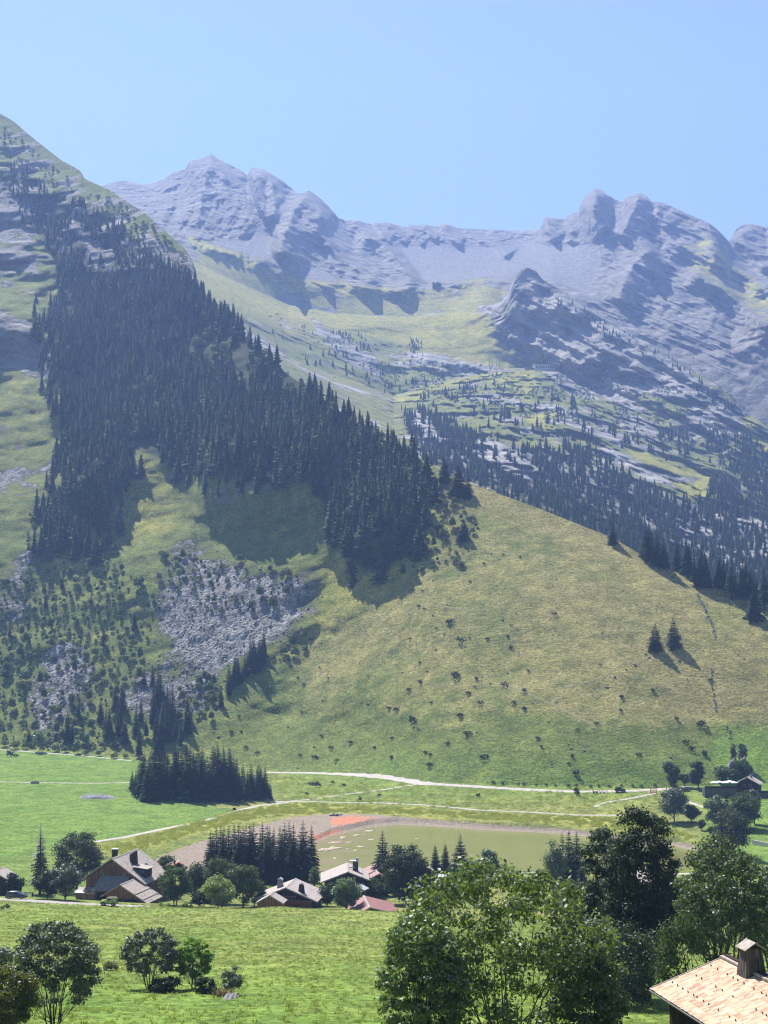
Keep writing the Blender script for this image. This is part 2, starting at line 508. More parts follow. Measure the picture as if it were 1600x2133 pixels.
M['orange_plastic'] = simple("red_plastic", (0.55, 0.10, 0.05), 0.5, 0.4, 0.1)
M['rubber'] = simple("tyre_rubber", (0.02, 0.02, 0.02), 0.8, 0.3, 0.2, 8, 0.1)
M['alloy'] = simple("wheel_metal", (0.35, 0.35, 0.36), 0.35, 0.5, 0.05, 8, 0.0, 0.7)

def paint(name, col):
    k = NT(name)
    k.bsdf(col, 0.35, 0.5, Coat_Weight=0.6, Coat_Roughness=0.08)
    return k.m
M['navy_paint'] = paint("navy_car_paint", (0.022, 0.028, 0.055))
M['lime_paint'] = paint("lime_car_paint", (0.40, 0.47, 0.06))
M['black_paint'] = paint("black_car_paint", (0.012, 0.012, 0.014))
M['white_paint'] = paint("white_car_paint", (0.7, 0.7, 0.7))
k = NT("window_glass"); k.bsdf((0.015, 0.018, 0.022), 0.08, 0.6); M['glass'] = k.m
k = NT("lamp_lens"); k.bsdf((0.6, 0.6, 0.58), 0.15, 0.6); M['lens'] = k.m
k = NT("tail_lens"); k.bsdf((0.35, 0.02, 0.02), 0.2, 0.6); M['tail'] = k.m

def rock_material(name, a, b):
    k = NT(name); co = k.pos()
    n = k.noise(co, 0.8, 6, 0.65); n2 = k.noise(co, 3.0, 4, 0.6)
    oi = k.n("ShaderNodeObjectInfo").outputs["Random"]
    c = k.mix(k.ramp(n, 0.3, 0.7), a, b)
    g = k.ramp(oi, 0, 1, 0.75, 1.2)
    c = k.mix(1.0, c, k.n("ShaderNodeCombineColor", {0: g, 1: g, 2: g}).outputs[0], 'MULTIPLY')
    k.bsdf(c, 0.9, 0.15, k.math('ADD', n, k.math('MULTIPLY', n2, 0.4)), 0.6, 0.15)
    return k.m
M['boulder'] = rock_material("limestone", (0.16, 0.153, 0.145), (0.28, 0.27, 0.255))

def leaf_material(name, a, b, trans=(0.1, 0.2, 0.02), tw=0.35, rough=0.45, spec=0.35, yellow=None):
    """broad leaves: diffuse + light passing through + a waxy sheen; each leaf and each clump a little different"""
    k = NT(name); p = k.pos()
    oi = k.n("ShaderNodeObjectInfo").outputs["Random"]
    gi = k.n("ShaderNodeNewGeometry").outputs["Random Per Island"]
    n = k.noise(p, 0.35, 3, 0.6)
    f = k.math('MULTIPLY_ADD', gi, 0.6, k.math('MULTIPLY', k.ramp(n, 0.3, 0.7), 0.4))
    c = k.mix(f, a, b)
    if yellow: c = k.mix(k.ramp(k.math('ADD', gi, k.math('MULTIPLY', n, 0.6)), 1.05, 1.25), c, yellow)
    g = k.ramp(oi, 0, 1, 0.68, 1.35)
    c = k.mix(1.0, c, k.n("ShaderNodeCombineColor", {0: g, 1: g, 2: g}).outputs[0], 'MULTIPLY')
    pr = k.n("ShaderNodeBsdfPrincipled", {"Base Color": c, "Roughness": rough, "Specular IOR Level": spec})
    tr = k.n("ShaderNodeBsdfTranslucent", {"Color": k.mix(f, tuple(x * 0.8 for x in trans), tuple(x * 1.2 for x in trans))})
    mx = k.n("ShaderNodeMixShader", {0: tw, 1: pr.outputs[0], 2: tr.outputs[0]})
    k.t.links.new(mx.outputs[0], k.out.inputs[0])
    return k.m
M['leaf_maple'] = leaf_material("maple_leaves", (0.030, 0.050, 0.018), (0.27, 0.33, 0.16), (0.22, 0.33, 0.04), 0.28, 0.5, 0.3)  # wide tone range: pale sunlit leaves and dark ones put into the colour
M['leaf_fan'] = leaf_material("sycamore_leaves", (0.022, 0.038, 0.015), (0.15, 0.195, 0.085), (0.14, 0.21, 0.03), 0.25, 0.5, 0.25)
M['leaf_dark'] = leaf_material("dark_leaves", (0.018, 0.032, 0.013), (0.048, 0.072, 0.026), (0.08, 0.12, 0.022), 0.2, 0.55, 0.2)
M['leaf_willow'] = leaf_material("silvery_leaves", (0.045, 0.062, 0.034), (0.22, 0.25, 0.17), (0.11, 0.15, 0.045), 0.22, 0.5, 0.35)
M['leaf_bright'] = leaf_material("bright_green_leaves", (0.06, 0.12, 0.02), (0.10, 0.18, 0.03), (0.26, 0.45, 0.04), 0.42, 0.45, 0.35)
M['leaf_lime'] = leaf_material("yellow_green_leaves", (0.14, 0.19, 0.04), (0.25, 0.30, 0.085), (0.30, 0.40, 0.07), 0.35, 0.45, 0.35)
M['leaf_autumn'] = leaf_material("turning_leaves", (0.05, 0.075, 0.02), (0.09, 0.11, 0.025), (0.22, 0.26, 0.03), 0.32, 0.45, 0.3, (0.38, 0.21, 0.03))
M['leaf_pale'] = leaf_material("pale_green_leaves", (0.085, 0.12, 0.06), (0.15, 0.19, 0.10), (0.17, 0.26, 0.07), 0.32, 0.45, 0.35)
M['leaf_shrub'] = leaf_material("alder_leaves", (0.036, 0.058, 0.018), (0.085, 0.12, 0.036), (0.12, 0.19, 0.026), 0.25, 0.6, 0.15)
M['needle'] = leaf_material("spruce_needles", (0.010, 0.019, 0.012), (0.036, 0.054, 0.026), (0.03, 0.05, 0.015), 0.12, 0.8, 0.04)
M['needle_larch'] = leaf_material("larch_needles", (0.05, 0.07, 0.035), (0.09, 0.115, 0.055), (0.11, 0.15, 0.04), 0.25, 0.55, 0.2)
M['needle_far'] = leaf_material("forest_needles", (0.012, 0.021, 0.013), (0.07, 0.095, 0.04), (0.05, 0.08, 0.02), 0.15, 0.8, 0.04)
M['juniper'] = leaf_material("juniper_needles", (0.012, 0.02, 0.010), (0.03, 0.04, 0.018), (0.03, 0.05, 0.015), 0.1, 0.8, 0.04)
M['bark'] = simple("grey_brown_bark", (0.075, 0.062, 0.05), 0.9, 0.1, 0.4, 4.0, 0.5)
M['bark_dark'] = simple("dark_bark", (0.035, 0.028, 0.024), 0.9, 0.1, 0.3, 4.0, 0.5)
M['straw'] = leaf_material("dry_stalks", (0.22, 0.17, 0.09), (0.34, 0.27, 0.15), (0.3, 0.24, 0.1), 0.3, 0.8, 0.1)
M['tuft'] = leaf_material("grass_blades", (0.17, 0.205, 0.045), (0.30, 0.31, 0.09), (0.26, 0.34, 0.06), 0.5, 0.8, 0.05)
M['weed'] = leaf_material("tall_weeds", (0.17, 0.20, 0.04), (0.32, 0.31, 0.08), (0.34, 0.38, 0.07), 0.55, 0.8, 0.05)
# ------------------------------------------------------------------ terrain: one sheet of columns fanning out from the camera's hillside,
# each row set a real ridge, foot or shore line at its own distance
aF = np.linspace(-0.268, 0.268, 520)
gO = 0.268 + np.cumsum(np.linspace(0.003, 0.022, 34))
ACOL = np.concatenate([-gO[::-1], aF, gO])
NC = len(ACOL)

def feat(pts):
    """list of (u, v, Y) -> height and distance per column"""
    P = np.array(pts, float)
    a, s = px2as(P[:, 0], P[:, 1])
    o = np.argsort(a)
    return np.interp(ACOL, a[o], s[o]), np.interp(ACOL, a[o], P[o, 2])

def flat(Y, z):
    Yv = np.full(NC, float(Y)); return (z - CAMZ) / Yv, Yv

rows = []   # per feature: (s, Y)
def F_sz(s, Y): return s * Y + CAMZ

def fz(pts):
    """list of (u, z, Y) with absolute heights"""
    P = np.array(pts, float)
    a = (P[:, 0] - 800) / FPX
    o = np.argsort(a)
    z = np.interp(ACOL, a[o], P[o, 1]); Y = np.interp(ACOL, a[o], P[o, 2])
    return (z - CAMZ) / Y, Y

f_bot = fz([(-500, 44, 108), (0, 43.5, 110), (900, 43, 110), (1600, 42, 108), (2100, 42, 108)])
f_crest = feat([(-500, 1868, 335), (0, 1884, 333), (150, 1889, 331), (300, 1893, 330), (400, 1895, 330), (520, 1895, 330), (580, 1890, 331),
                (640, 1895, 330), (830, 1901, 328), (1000, 1906, 325), (1300, 1915, 320), (1600, 1925, 315), (2100, 1930, 310)])
f_road = feat([(-500, 1855, 352), (0, 1865, 352), (150, 1872, 351), (310, 1885, 349), (400, 1893, 348), (830, 1899, 348), (1300, 1912, 340), (1600, 1920, 335), (2100, 1925, 335)])
f_plat = fz([(-500, 7.5, 372), (0, 6.5, 372), (300, 5.6, 372), (600, 5.0, 375), (900, 4.0, 385), (1300, 4.0, 385), (1600, 4.5, 385), (2100, 6, 385)])
f_near = fz([(-500, 4.5, 450), (0, 3.6, 450), (250, 2.4, 452), (400, 0.9, 452), (600, 0.7, 450), (900, 0.7, 448), (1100, 0.7, 446), (1300, 0.8, 448), (1450, 1.0, 450), (1550, 1.6, 455), (2100, 4, 455)])
f_shore = feat([(-500, 1660, 600), (0, 1668, 600), (300, 1680, 590), (480, 1690, 585), (600, 1693, 585), (700, 1696, 580), (850, 1699, 575), (1000, 1711, 556), (1200, 1721, 543),
                (1330, 1736, 523), (1450, 1752, 504), (1600, 1757, 497), (2100, 1757, 495)])
f_foot = feat([(-500, 1552, 830), (0, 1560, 805), (270, 1580, 772), (420, 1592, 748), (560, 1604, 726), (700, 1611, 698), (900, 1629, 638), (1200, 1641, 614), (1380, 1641, 608),
               (1480, 1636, 610), (1600, 1630, 612), (2100, 1615, 615)])
RIDGE = [(-700, -320, 2500), (-300, 10, 2150), (0, 236, 1800), (28, 252, 1780), (60, 280, 1740), (100, 312, 1700), (130, 335, 1660), (150, 345, 1640), (168, 356, 1620), (176, 372, 1605), (225, 394, 1560),
         (262, 418, 1520), (300, 442, 1480), (350, 487, 1430), (385, 517, 1395), (402, 545, 1370), (410, 575, 1350), (416, 600, 1335), (440, 628, 1300), (480, 668, 1250),
         (520, 712, 1200), (560, 748, 1165), (590, 772, 1140), (640, 808, 1090), (700, 850, 1035), (760, 893, 985), (820, 930, 945), (870, 953, 920), (930, 985, 893), (1000, 1014, 868),
         (1060, 1036, 850), (1130, 1062, 832), (1200, 1090, 815), (1280, 1122, 800), (1340, 1158, 784), (1400, 1188, 772), (1460, 1213, 762), (1520, 1233, 753), (1560, 1246, 747), (1600, 1256, 742), (1800, 1290, 725), (2300, 1350, 690)]
f_ridge = feat(RIDGE)
# behind the first ridge: drop into the hidden valley
sR, YR = f_ridge
zR = F_sz(sR, YR)
Yb = YR + 90; zb = zR - 40 - 0.02 * YR
f_back = ((zb - CAMZ) / Yb, Yb)
Yv = np.maximum(YR * 1.28, YR + 300)
f_val = (sR - 0.028, Yv)
# ski-road shelf across the middle ground
f_mid = feat([(-700, -260, 3300), (0, 300, 2500), (225, 470, 2100), (400, 610, 1950), (470, 655, 1960), (520, 690, 1980), (600, 735, 2000), (700, 780, 2020), (820, 824, 2050), (900, 800, 2110), (1000, 778, 2200),
              (1060, 768, 2245), (1100, 764, 2275), (1160, 768, 2250), (1230, 812, 2130), (1330, 862, 2040), (1450, 925, 1940), (1600, 985, 1820), (1800, 1060, 1600), (2300, 1180, 1400)])
KN = [(-700, -290, 3600), (0, 280, 2800), (225, 440, 2500), (400, 545, 2330), (500, 592, 2380), (600, 638, 2420), (700, 655, 2440), (850, 662, 2460), (940, 652, 2480), (990, 640, 2470), (1015, 636, 2440), (1045, 628, 2410),
      (1060, 605, 2400), (1072, 572, 2400), (1085, 562, 2400), (1100, 557, 2400), (1118, 566, 2395), (1130, 582, 2385), (1160, 600, 2360), (1200, 627, 2330), (1260, 667, 2280), (1330, 712, 2220), (1380, 740, 2190), (1440, 772, 2150),
      (1500, 806, 2100), (1560, 862, 2050), (1620, 905, 2000), (1800, 1000, 1880), (2300, 1120, 1650)]
f_kn = feat(KN)
sK, YK = f_kn
uK, vK = as2px(ACOL, sK)
kw = smooth(uK, 995, 1075)
dip_v = vK + np.where(kw > 0, kw * 26, 0) - (1 - kw) * 4
aa, ss = px2as(uK, dip_v)
f_dip = (ss, YK + 60 + 120 * kw)
f_cfoot = feat([(-700, -300, 3900), (0, 260, 3100), (225, 420, 2800), (400, 502, 2560), (470, 522, 2560), (560, 545, 2560), (640, 588, 2570), (740, 596, 2620), (800, 606, 2640), (870, 602, 2680), (950, 592, 2740), (1060, 585, 2760),
                (1150, 600, 2740), (1200, 625, 2700), (1260, 655, 2620), (1330, 690, 2540), (1400, 708, 2480), (1470, 728, 2420), (1524, 742, 2380), (1560, 722, 2360), (1600, 700, 2330), (1700, 690, 2320), (2300, 640, 2300)])
SKY = [(-700, -80, 4300), (-200, 300, 3900), (150, 400, 3500), (210, 388, 3450), (228, 382, 3430), (255, 376, 3420), (275, 379, 3415), (300, 385, 3410), (325, 381, 3400), (345, 370, 3400), (365, 358, 3400), (388, 352, 3400), (391, 340, 3400), (398, 335, 3400), (415, 332, 3400), (430, 326, 3400), (440, 322, 3400), (455, 330, 3395), (480, 344, 3385), (505, 357, 3370), (517, 366, 3360),
       (521, 352, 3340), (530, 349, 3340), (548, 352, 3335), (562, 360, 3330), (585, 375, 3320), (605, 390, 3310), (622, 404, 3300), (632, 402, 3290), (643, 397, 3280), (655, 404, 3275), (672, 418, 3270), (690, 436, 3280), (705, 453, 3300), (722, 461, 3380), (730, 458, 3420),
       (745, 460, 3450), (775, 467, 3480), (782, 463, 3490), (790, 466, 3495), (806, 462, 3510), (830, 470, 3530), (848, 474, 3560), (853, 468, 3560), (870, 470, 3570), (880, 466, 3575), (905, 472, 3585), (917, 470, 3590), (921, 464, 3600), (945, 472, 3610), (960, 476, 3620), (990, 477, 3630), (1025, 478, 3630), (1060, 481, 3620), (1100, 480, 3600),
       (1124, 477, 3560), (1131, 462, 3540), (1136, 451, 3530), (1150, 453, 3520), (1165, 456, 3510), (1178, 457, 3490), (1186, 447, 3480), (1205, 443, 3440), (1209, 425, 3420), (1220, 408, 3400), (1235, 397, 3390), (1246, 393, 3380), (1257, 397, 3375), (1264, 406, 3370), (1280, 414, 3365), (1297, 421, 3360), (1302, 412, 3350),
       (1320, 405, 3340), (1333, 401, 3330), (1345, 407, 3325), (1357, 420, 3320), (1370, 420, 3300), (1390, 426, 3270), (1420, 440, 3220), (1450, 453, 3180), (1480, 466, 3140), (1505, 488, 3120), (1519, 504, 3120), (1524, 497, 3300), (1532, 480, 3450), (1545, 470, 3460), (1566, 465, 3470),
       (1590, 472, 3480), (1597, 474, 3480), (1600, 460, 3490), (1640, 440, 3500), (1800, 470, 3500), (2300, 420, 3500)]
f_sky = feat(SKY)
sS, YS = f_sky
def smY(Y, n=31):
    k = np.hanning(n + 2)[1:-1]; k /= k.sum()
    return np.convolve(np.pad(Y, n // 2, mode='edge'), k, mode='valid')
YS = smY(YS); f_sky = (sS, YS); f_cfoot = (f_cfoot[0], smY(f_cfoot[1]))
jit = (np.abs(pn(ACOL * 210, ACOL * 0, ACOL * 0 + 3.0)) * -3.0 + np.abs(pn(ACOL * 560, ACOL * 0, ACOL * 0 + 5.0)) * -2.0 + 1.2) / FPX
f_b1 = ((F_sz(sS, YS) - 260 - CAMZ) / (YS + 420), YS + 420)
f_b2 = ((350 - CAMZ) / (YS + 1500), YS + 1500)

# segment list: (from, to, rows, bend)
FEATS = [(-110, 84), (-40, 70), (20, 60), (60, 52.8), (85, 48)]
seq = [flat(*f) if f[0] > 0 else None for f in FEATS]
cols_Y = []; cols_Z = []; seg_of_row = []
def push(Y, Z, seg):
    cols_Y.append(Y); cols_Z.append(Z); seg_of_row.append(seg)
for Yr, zr in FEATS:
    push(np.full(NC, float(Yr)), np.full(NC, float(zr)), 0)

def span(f0, f1, n, seg, bend=0.0, first=False, pw=1.0):
    Y0, Z0 = f0[1], F_sz(*f0); Y1, Z1 = f1[1], F_sz(*f1)
    ts = np.linspace(0, 1, n + 1)
    for t in (ts if first else ts[1:]):
        tt = t ** pw
        g = tt + bend * tt * (tt - 1)
        push(Y0 + (Y1 - Y0) * tt, Z0 + (Z1 - Z0) * g, seg)

span(f_bot, f_crest, 70, 0, -0.25, True)
span(f_crest, f_road, 12, 0)
span(f_road, f_plat, 10, 1)
span(f_plat, f_near, 26, 1, 0.1)
span(f_near, f_shore, 70, 1)
span(f_shore, f_foot, 56, 1, 0.5)
R_FOOT = len(cols_Y) - 1
span(f_foot, f_ridge, 380, 2, 0.16)
R_RIDGE = len(cols_Y) - 1
span(f_ridge, f_back, 14, 2)
span(f_back, f_val, 12, 3)
span(f_val, f_mid, 150, 3, 0.05)
R_MID = len(cols_Y) - 1
span(f_mid, f_kn, 110, 3, 0.0)
R_KN = len(cols_Y) - 1
span(f_kn, f_dip, 8, 3)
span(f_dip, f_cfoot, 60, 4, 0.0)
R_CF = len(cols_Y) - 1
sSm = smY(sS, 61)
for t in np.linspace(0, 1, 191)[1:]:
    s_t = sSm + (sS - sSm) * smooth(t, 0.55, 1.0)
    g = t + 0.22 * t * (t - 1)
    Y0, Z0 = f_cfoot[1], F_sz(*f_cfoot)
    push(Y0 + (YS - Y0) * t, Z0 + (F_sz(s_t, YS) - Z0) * g, 4)
R_SKY = len(cols_Y) - 1
span(f_sky, f_b1, 8, 4)
span(f_b1, f_b2, 5, 4)
GY = np.array(cols_Y).T.copy(); GZ = np.array(cols_Z).T.copy()   # (NC, NR)
NR = GY.shape[1]
SEG = np.array(seg_of_row)
for r_k in range(R_SKY - 9, R_SKY + 4):
    GZ[:, r_k] += jit * GY[:, r_k] * max(0.0, 1 - abs(r_k - R_SKY) / 9.0)
# soften the kinks on the valley floor and the foot of the slopes
Rk = np.arange(NR)
w_s = ((Rk > 60) & (Rk < R_RIDGE - 12)).astype(float) * np.where(np.abs(Rk - 75) < 5, 0.3, 1)
for it in range(14):
    Zs = GZ.copy(); Zs[:, 1:-1] = (GZ[:, :-2] + 2 * GZ[:, 1:-1] + GZ[:, 2:]) / 4
    GZ += (Zs - GZ) * w_s
# sideways softening (not on skylines)
for it in range(3):
    for G_ in (GY,):
        S_ = G_.copy(); S_[1:-1] = (G_[:-2] + 2 * G_[1:-1] + G_[2:]) / 4
        m = np.ones(NR)
        G_ += (S_ - G_) * m * 0.0
GX = ACOL[:, None] * np.maximum(GY, 60.0)
wide = np.sign(ACOL) * np.maximum(np.abs(ACOL) - 0.27, 0)
GX += (wide[:, None] * 260.0) * (1 - smooth(GY, 200, 900))
GS = (GZ - CAMZ) / np.maximum(GY, 1.0)
GU, GV = as2px(np.broadcast_to(ACOL[:, None], GY.shape), GS)

# ---------------- relief: pushes the surface nearer or farther along the line of sight, in metres
rel = np.zeros_like(GY)
inr = lambda a, b: ((Rk >= a) & (Rk <= b))[None, :]
def pinch(r0, r1, w):
    """0 at the rows r0 and r1, 1 in between"""
    t = np.clip((Rk - r0) / w, 0, 1) * np.clip((r1 - Rk) / w, 0, 1)
    return np.clip(t, 0, 1)[None, :]

# hill and forested mountain
H_ = np.s_[:, R_FOOT:R_RIDGE + 1]
X, Yw, Z, u_, v_ = GX[H_], GY[H_], GZ[H_], GU[H_], GV[H_]
mL = smooth(u_, 1000, 600)                         # how far left, steeper and rougher
mH = pinch(R_FOOT, R_RIDGE, 40)[:, R_FOOT:R_RIDGE + 1]
g1 = fbm(X, Yw, Z, 240, 3, 0.5, 3.0) * 26 + ridged(X, Yw * 0.4, Z * 0.3, 130, 2, 0.5, 11.0) * 13
g2 = fbm(X, Yw, Z * 1.5, 40, 3, 0.55, 5.0) * 5.5
hill_soft = (ridged(X + Z * 0.3, Yw * 0.1, Z * 0.22, 85, 3, 0.5, 25.0) - 0.6) * -3.6 + fbm(X, Yw, Z, 150, 2, 0.45, 21.0) * 10 + fbm(X, Yw, Z, 22, 2, 0.5, 31.0) * 1.1
r_ = mH * (mL * (g1 + g2) + (1 - mL) * hill_soft)
# ledges on the upper left mountain
up = smooth(v_, 900, 520) * mL * mH
led = fbm(X * 0.35 + Z * 0.35, Yw * 0.2, Z, 46, 3, 0.5, 9.0)
r_ += up * (np.abs(led) * -26 + fbm(X, Yw * 0.4, Z * 1.3, 30, 3, 0.6, 19.0) * 9)
# steps added to the relief so ground below the wood and cliffs falls into shade
def step(u0, u1, v0, v1, v2, amp, su=45):
    return -amp * smooth(u_, u0 - su, u0 + su) * smooth(u_, u1 + su, u1 - su) * smooth(v_, v0, v1) * smooth(v_, v2, v1)
nzs = fbm(X, Yw, Z, 60, 2, 0.5, 77.0) * 22
v_ = v_ + nzs
r_ += step(420, 690, 800, 975, 1150, 78) + step(690, 830, 1000, 1120, 1200, 34) + step(130, 240, 880, 1010, 1130, 36) + step(-200, 95, 560, 655, 770, 60, 30) + step(-200, 60, 480, 522, 560, 30, 30) + step(95, 150, 640, 780, 930, 40, 25)
rel[H_] += r_

# middle ground: slabs dipping down to the right, gullies
M_ = np.s_[:, R_RIDGE + 14:R_KN + 1]
X, Yw, Z, u_, v_ = GX[M_], GY[M_], GZ[M_], GU[M_], GV[M_]
mM = pinch(R_RIDGE + 14, R_KN, 18)[:, R_RIDGE + 14:R_KN + 1]
dipc = (u_ * 0.50 - v_) / 34.0                          # strata run down to the right
st = pn(u_ / 240.0, dipc, v_ * 0 + 2.0) + 0.6 * pn(u_ / 90.0, dipc * 2.3, v_ * 0 + 7.0) + 0.4 * pn(u_ / 45.0, dipc * 5.0, v_ * 0 + 11.0)
right = smooth(u_ + (v_ - 800) * 0.4, 760, 980)
rough_m = right * 0.75 + 0.5
MEAD = [(385, 485), (470, 510), (560, 545), (640, 585), (700, 598), (860, 612), (960, 625), (1010, 650), (1040, 720), (1115, 772), (1000, 762), (900, 735), (800, 705), (690, 690), (560, 668), (470, 640), (410, 600)]
meadow_m = np.zeros_like(GY); kn_d = np.full(GY.shape, -99.0)
meadow_m[M_] = smooth(inpoly(u_, v_, MEAD), -14, 22); mm = meadow_m[M_]
r_ = mM * (1 - mm) * rough_m * (st * 20 + fbm(X, Yw, Z, 90, 5, 0.58, 41.0) * 30)
r_ += mM * mm * (fbm(X, Yw * 0.5, Z, 170, 2, 0.45, 51.0) * 42 + fbm(X, Yw, Z, 40, 2, 0.5, 52.0) * 5)
# the knoll's cliffs
kn_d[M_] = inpoly(u_, v_, [(1050, 632), (1072, 572), (1100, 557), (1135, 585), (1180, 612), (1260, 668), (1330, 714), (1440, 775), (1440, 830), (1330, 790), (1230, 770), (1140, 765), (1115, 700), (1080, 660)])
r_ += mM * smooth(kn_d[M_], -10, 14) * ((worley(X, Z * 0.7 + X * 0.3, 30, 3) - 0.45) * -28 + ridged(X, Yw * 0.2, Z * 0.5, 55, 3, 0.58, 61.0) * 9 - 20)
rel[M_] += r_

# ---- the high peaks
P0 = R_CF - 55
P_ = np.s_[:, P0:R_SKY + 1]
X, Yw, Z, u_, v_ = GX[P_], GY[P_], GZ[P_], GU[P_], GV[P_]
mP = pinch(R_CF - 30, R_SKY, 26)[:, P0:R_SKY + 1]
mPs = np.clip((Rk - (R_CF - 30)) / 26.0, 0, 1)[None, P0:R_SKY + 1]     # stays open at the skyline
def rib(line, near, wl, wr, fade=0.15):
    """a rock rib: stands `near` metres proud at the line, falling away over wl px on its left, wr px on its right"""
    d, s, t = polydist(u_, v_, line)
    w = np.where(s < 0, wr, wl)      # the line runs downwards: its right-hand side in the picture has side < 0
    f = np.clip(1 - d / w, 0, 1)
    return -near * f ** 1.25 * smooth(t, -0.001, fade) * smooth(1 - t, -0.001, fade)
ribs = np.zeros_like(X)
for ln, near, wl, wr in [
        ([(440, 322), (425, 380), (415, 450), (400, 505)], 70, 26, 46),
        ([(395, 338), (398, 400), (380, 470)], 60, 14, 30),
        ([(470, 345), (460, 400), (500, 460), (520, 500)], 60, 22, 50),
        ([(350, 372), (352, 420), (335, 470)], 45, 26, 22),
        ([(523, 352), (535, 420), (560, 470)], 150, 8, 60),
        ([(562, 362), (570, 420), (580, 500), (585, 560)], 90, 16, 40),
        ([(645, 400), (612, 440), (590, 500), (578, 545)], 190, 30, 80),
        ([(672, 420), (660, 480), (700, 530), (760, 570), (800, 600)], 120, 40, 42),
        ([(735, 495), (790, 500), (812, 520), (840, 560), (872, 600)], 150, 60, 22),
        ([(733, 458), (760, 490), (775, 500)], 60, 8, 30), ([(782, 463), (800, 495), (818, 505)], 55, 8, 26), ([(806, 462), (838, 498), (850, 510)], 60, 9, 28),
        ([(853, 468), (872, 500), (885, 512)], 60, 8, 26), ([(880, 466), (900, 495), (915, 500)], 55, 8, 24), ([(921, 464), (945, 500), (965, 512)], 80, 9, 36),
        ([(1015, 480), (1035, 505), (1060, 540)], 90, 14, 46),
        ([(1136, 451), (1140, 480), (1160, 505)], 90, 10, 36), ([(1186, 447), (1190, 480), (1185, 510)], 60, 12, 24),
        ([(1246, 393), (1235, 430), (1240, 470), (1262, 488)], 150, 30, 44),
        ([(1333, 401), (1318, 440), (1300, 480), (1290, 500)], 140, 34, 60),
        ([(1368, 420), (1372, 450), (1390, 480)], 60, 10, 60),
        ([(1365, 510), (1320, 550), (1300, 590), (1285, 640)], 130, 40, 70),
        ([(1335, 520), (1345, 560), (1375, 580)], 80, 12, 40),
        ([(1425, 560), (1500, 600), (1560, 650), (1620, 700)], 150, 40, 30),
        ([(1380, 500), (1440, 525), (1500, 560)], 60, 30, 22),
        ([(1460, 500), (1530, 560), (1600, 620)], 90, 40, 30),
        ([(1535, 478), (1560, 520), (1600, 570)], 120, 16, 60)]:
    ribs += rib(ln, near, wl, wr)
r_ = ribs * mPs
scree_far = np.zeros_like(GY)
sf = np.zeros_like(X)
for poly in ([(330, 490), (420, 500), (520, 490), (545, 455), (570, 520), (600, 560), (640, 590), (560, 548), (470, 525), (400, 503), (350, 490), (250, 440), (300, 440)],
             [(770, 510), (900, 505), (1000, 510), (1100, 500), (1180, 505), (1250, 500), (1260, 540), (1230, 620), (1150, 590), (1060, 580), (950, 590), (880, 590), (830, 530)],
             [(585, 575), (630, 540), (680, 560), (740, 600), (640, 592)]):
    sf = np.maximum(sf, smooth(inpoly(u_, v_, poly), -6, 14))
scree_far[P_] = sf
rockm = (1 - sf * 0.9)
dipR = (u_ * 0.42 - v_)
strR = pn(u_ / 200.0, dipR / 13.0, u_ * 0 + 3.0) + 0.6 * pn(u_ / 90.0, dipR / 5.5, 8.0)
dipLf = (u_ + 28 * np.sin(v_ / 38.0))
strL = pn(dipLf / 11.0, v_ / 130.0, 4.0) + 0.6 * pn(dipLf / 5.0, v_ / 70.0, 9.0)
wl_ = smooth(u_, 620, 520)
slab = smooth(u_ - (620 - v_) * 0.4, 1180, 1330)
r_ += mPs * rockm * (wl_ * strL * 24 + (1 - wl_) * strR * (8 + 9 * slab))
wx = X + fbm(X, Z, X * 0, 120, 3, 0.5, 71.0) * 30; wz = Z * 0.5 + X * 0.22 + fbm(X, Z, X * 0, 120, 3, 0.5, 72.0) * 22
r_ += mP * rockm * ((worley(wx, wz * 1.25, 64, 1) - 0.45) * -38 + (ridged(X + Z * 0.25, Yw * 0.12, Z * 0.45, 150, 5, 0.58, 71.0) - 0.6) * -30)
r_ += mPs * rockm * (worley(wx * 1.0, wz * 1.4, 25, 2) - 0.45) * -19
r_ += mPs * rockm * (ridged(X, Yw * 0.15, Z * 0.7, 42, 3, 0.6, 81.0) - 0.6) * -11
r_ += mP * sf * fbm(X, Yw * 0.5, Z, 160, 3, 0.5, 91.0) * 5
rel[P_] += r_

GS = (GZ - CAMZ) / np.maximum(GY, 1.0)
far_m = smooth(GY, 300, 700)
GY2 = GY + rel * far_m
GX = GX * np.where(GY > 60, GY2 / np.maximum(GY, 1), 1)
GZ = np.where(GY > 60, CAMZ + GS * GY2, GZ)
GY = GY2

# lake basin: shallow bowl under the water, banks around it
LAKE = [(640, 1757), (690, 1732), (735, 1722), (780, 1712), (800, 1711), (830, 1708), (900, 1710), (1000, 1717), (1150, 1724), (1240, 1733), (1330, 1748), (1400, 1748), (1442, 1757),
        (1450, 1775), (1440, 1798), (1380, 1806), (1200, 1812), (1000, 1812), (800, 1812), (640, 1812), (560, 1800), (480, 1798), (430, 1796), (440, 1780), (520, 1772), (600, 1768)]
lk = np.full(GU.shape, -90.0); lk[:, 90:R_FOOT + 1] = inpoly(GU[:, 90:R_FOOT + 1], GV[:, 90:R_FOOT + 1], LAKE)
valley = ((Rk > 100) & (Rk <= R_FOOT))[None, :]
lake_in = smooth(lk, 1, 16) * valley
near_l = smooth(lk, -26, -3) * valley
GZ = np.where(valley, np.where(lk > 0, -0.05 - 1.6 * lake_in, np.minimum(GZ, 0.05 + np.maximum(-lk, 0) * 0.055 + (1 - near_l) * 30)), GZ)
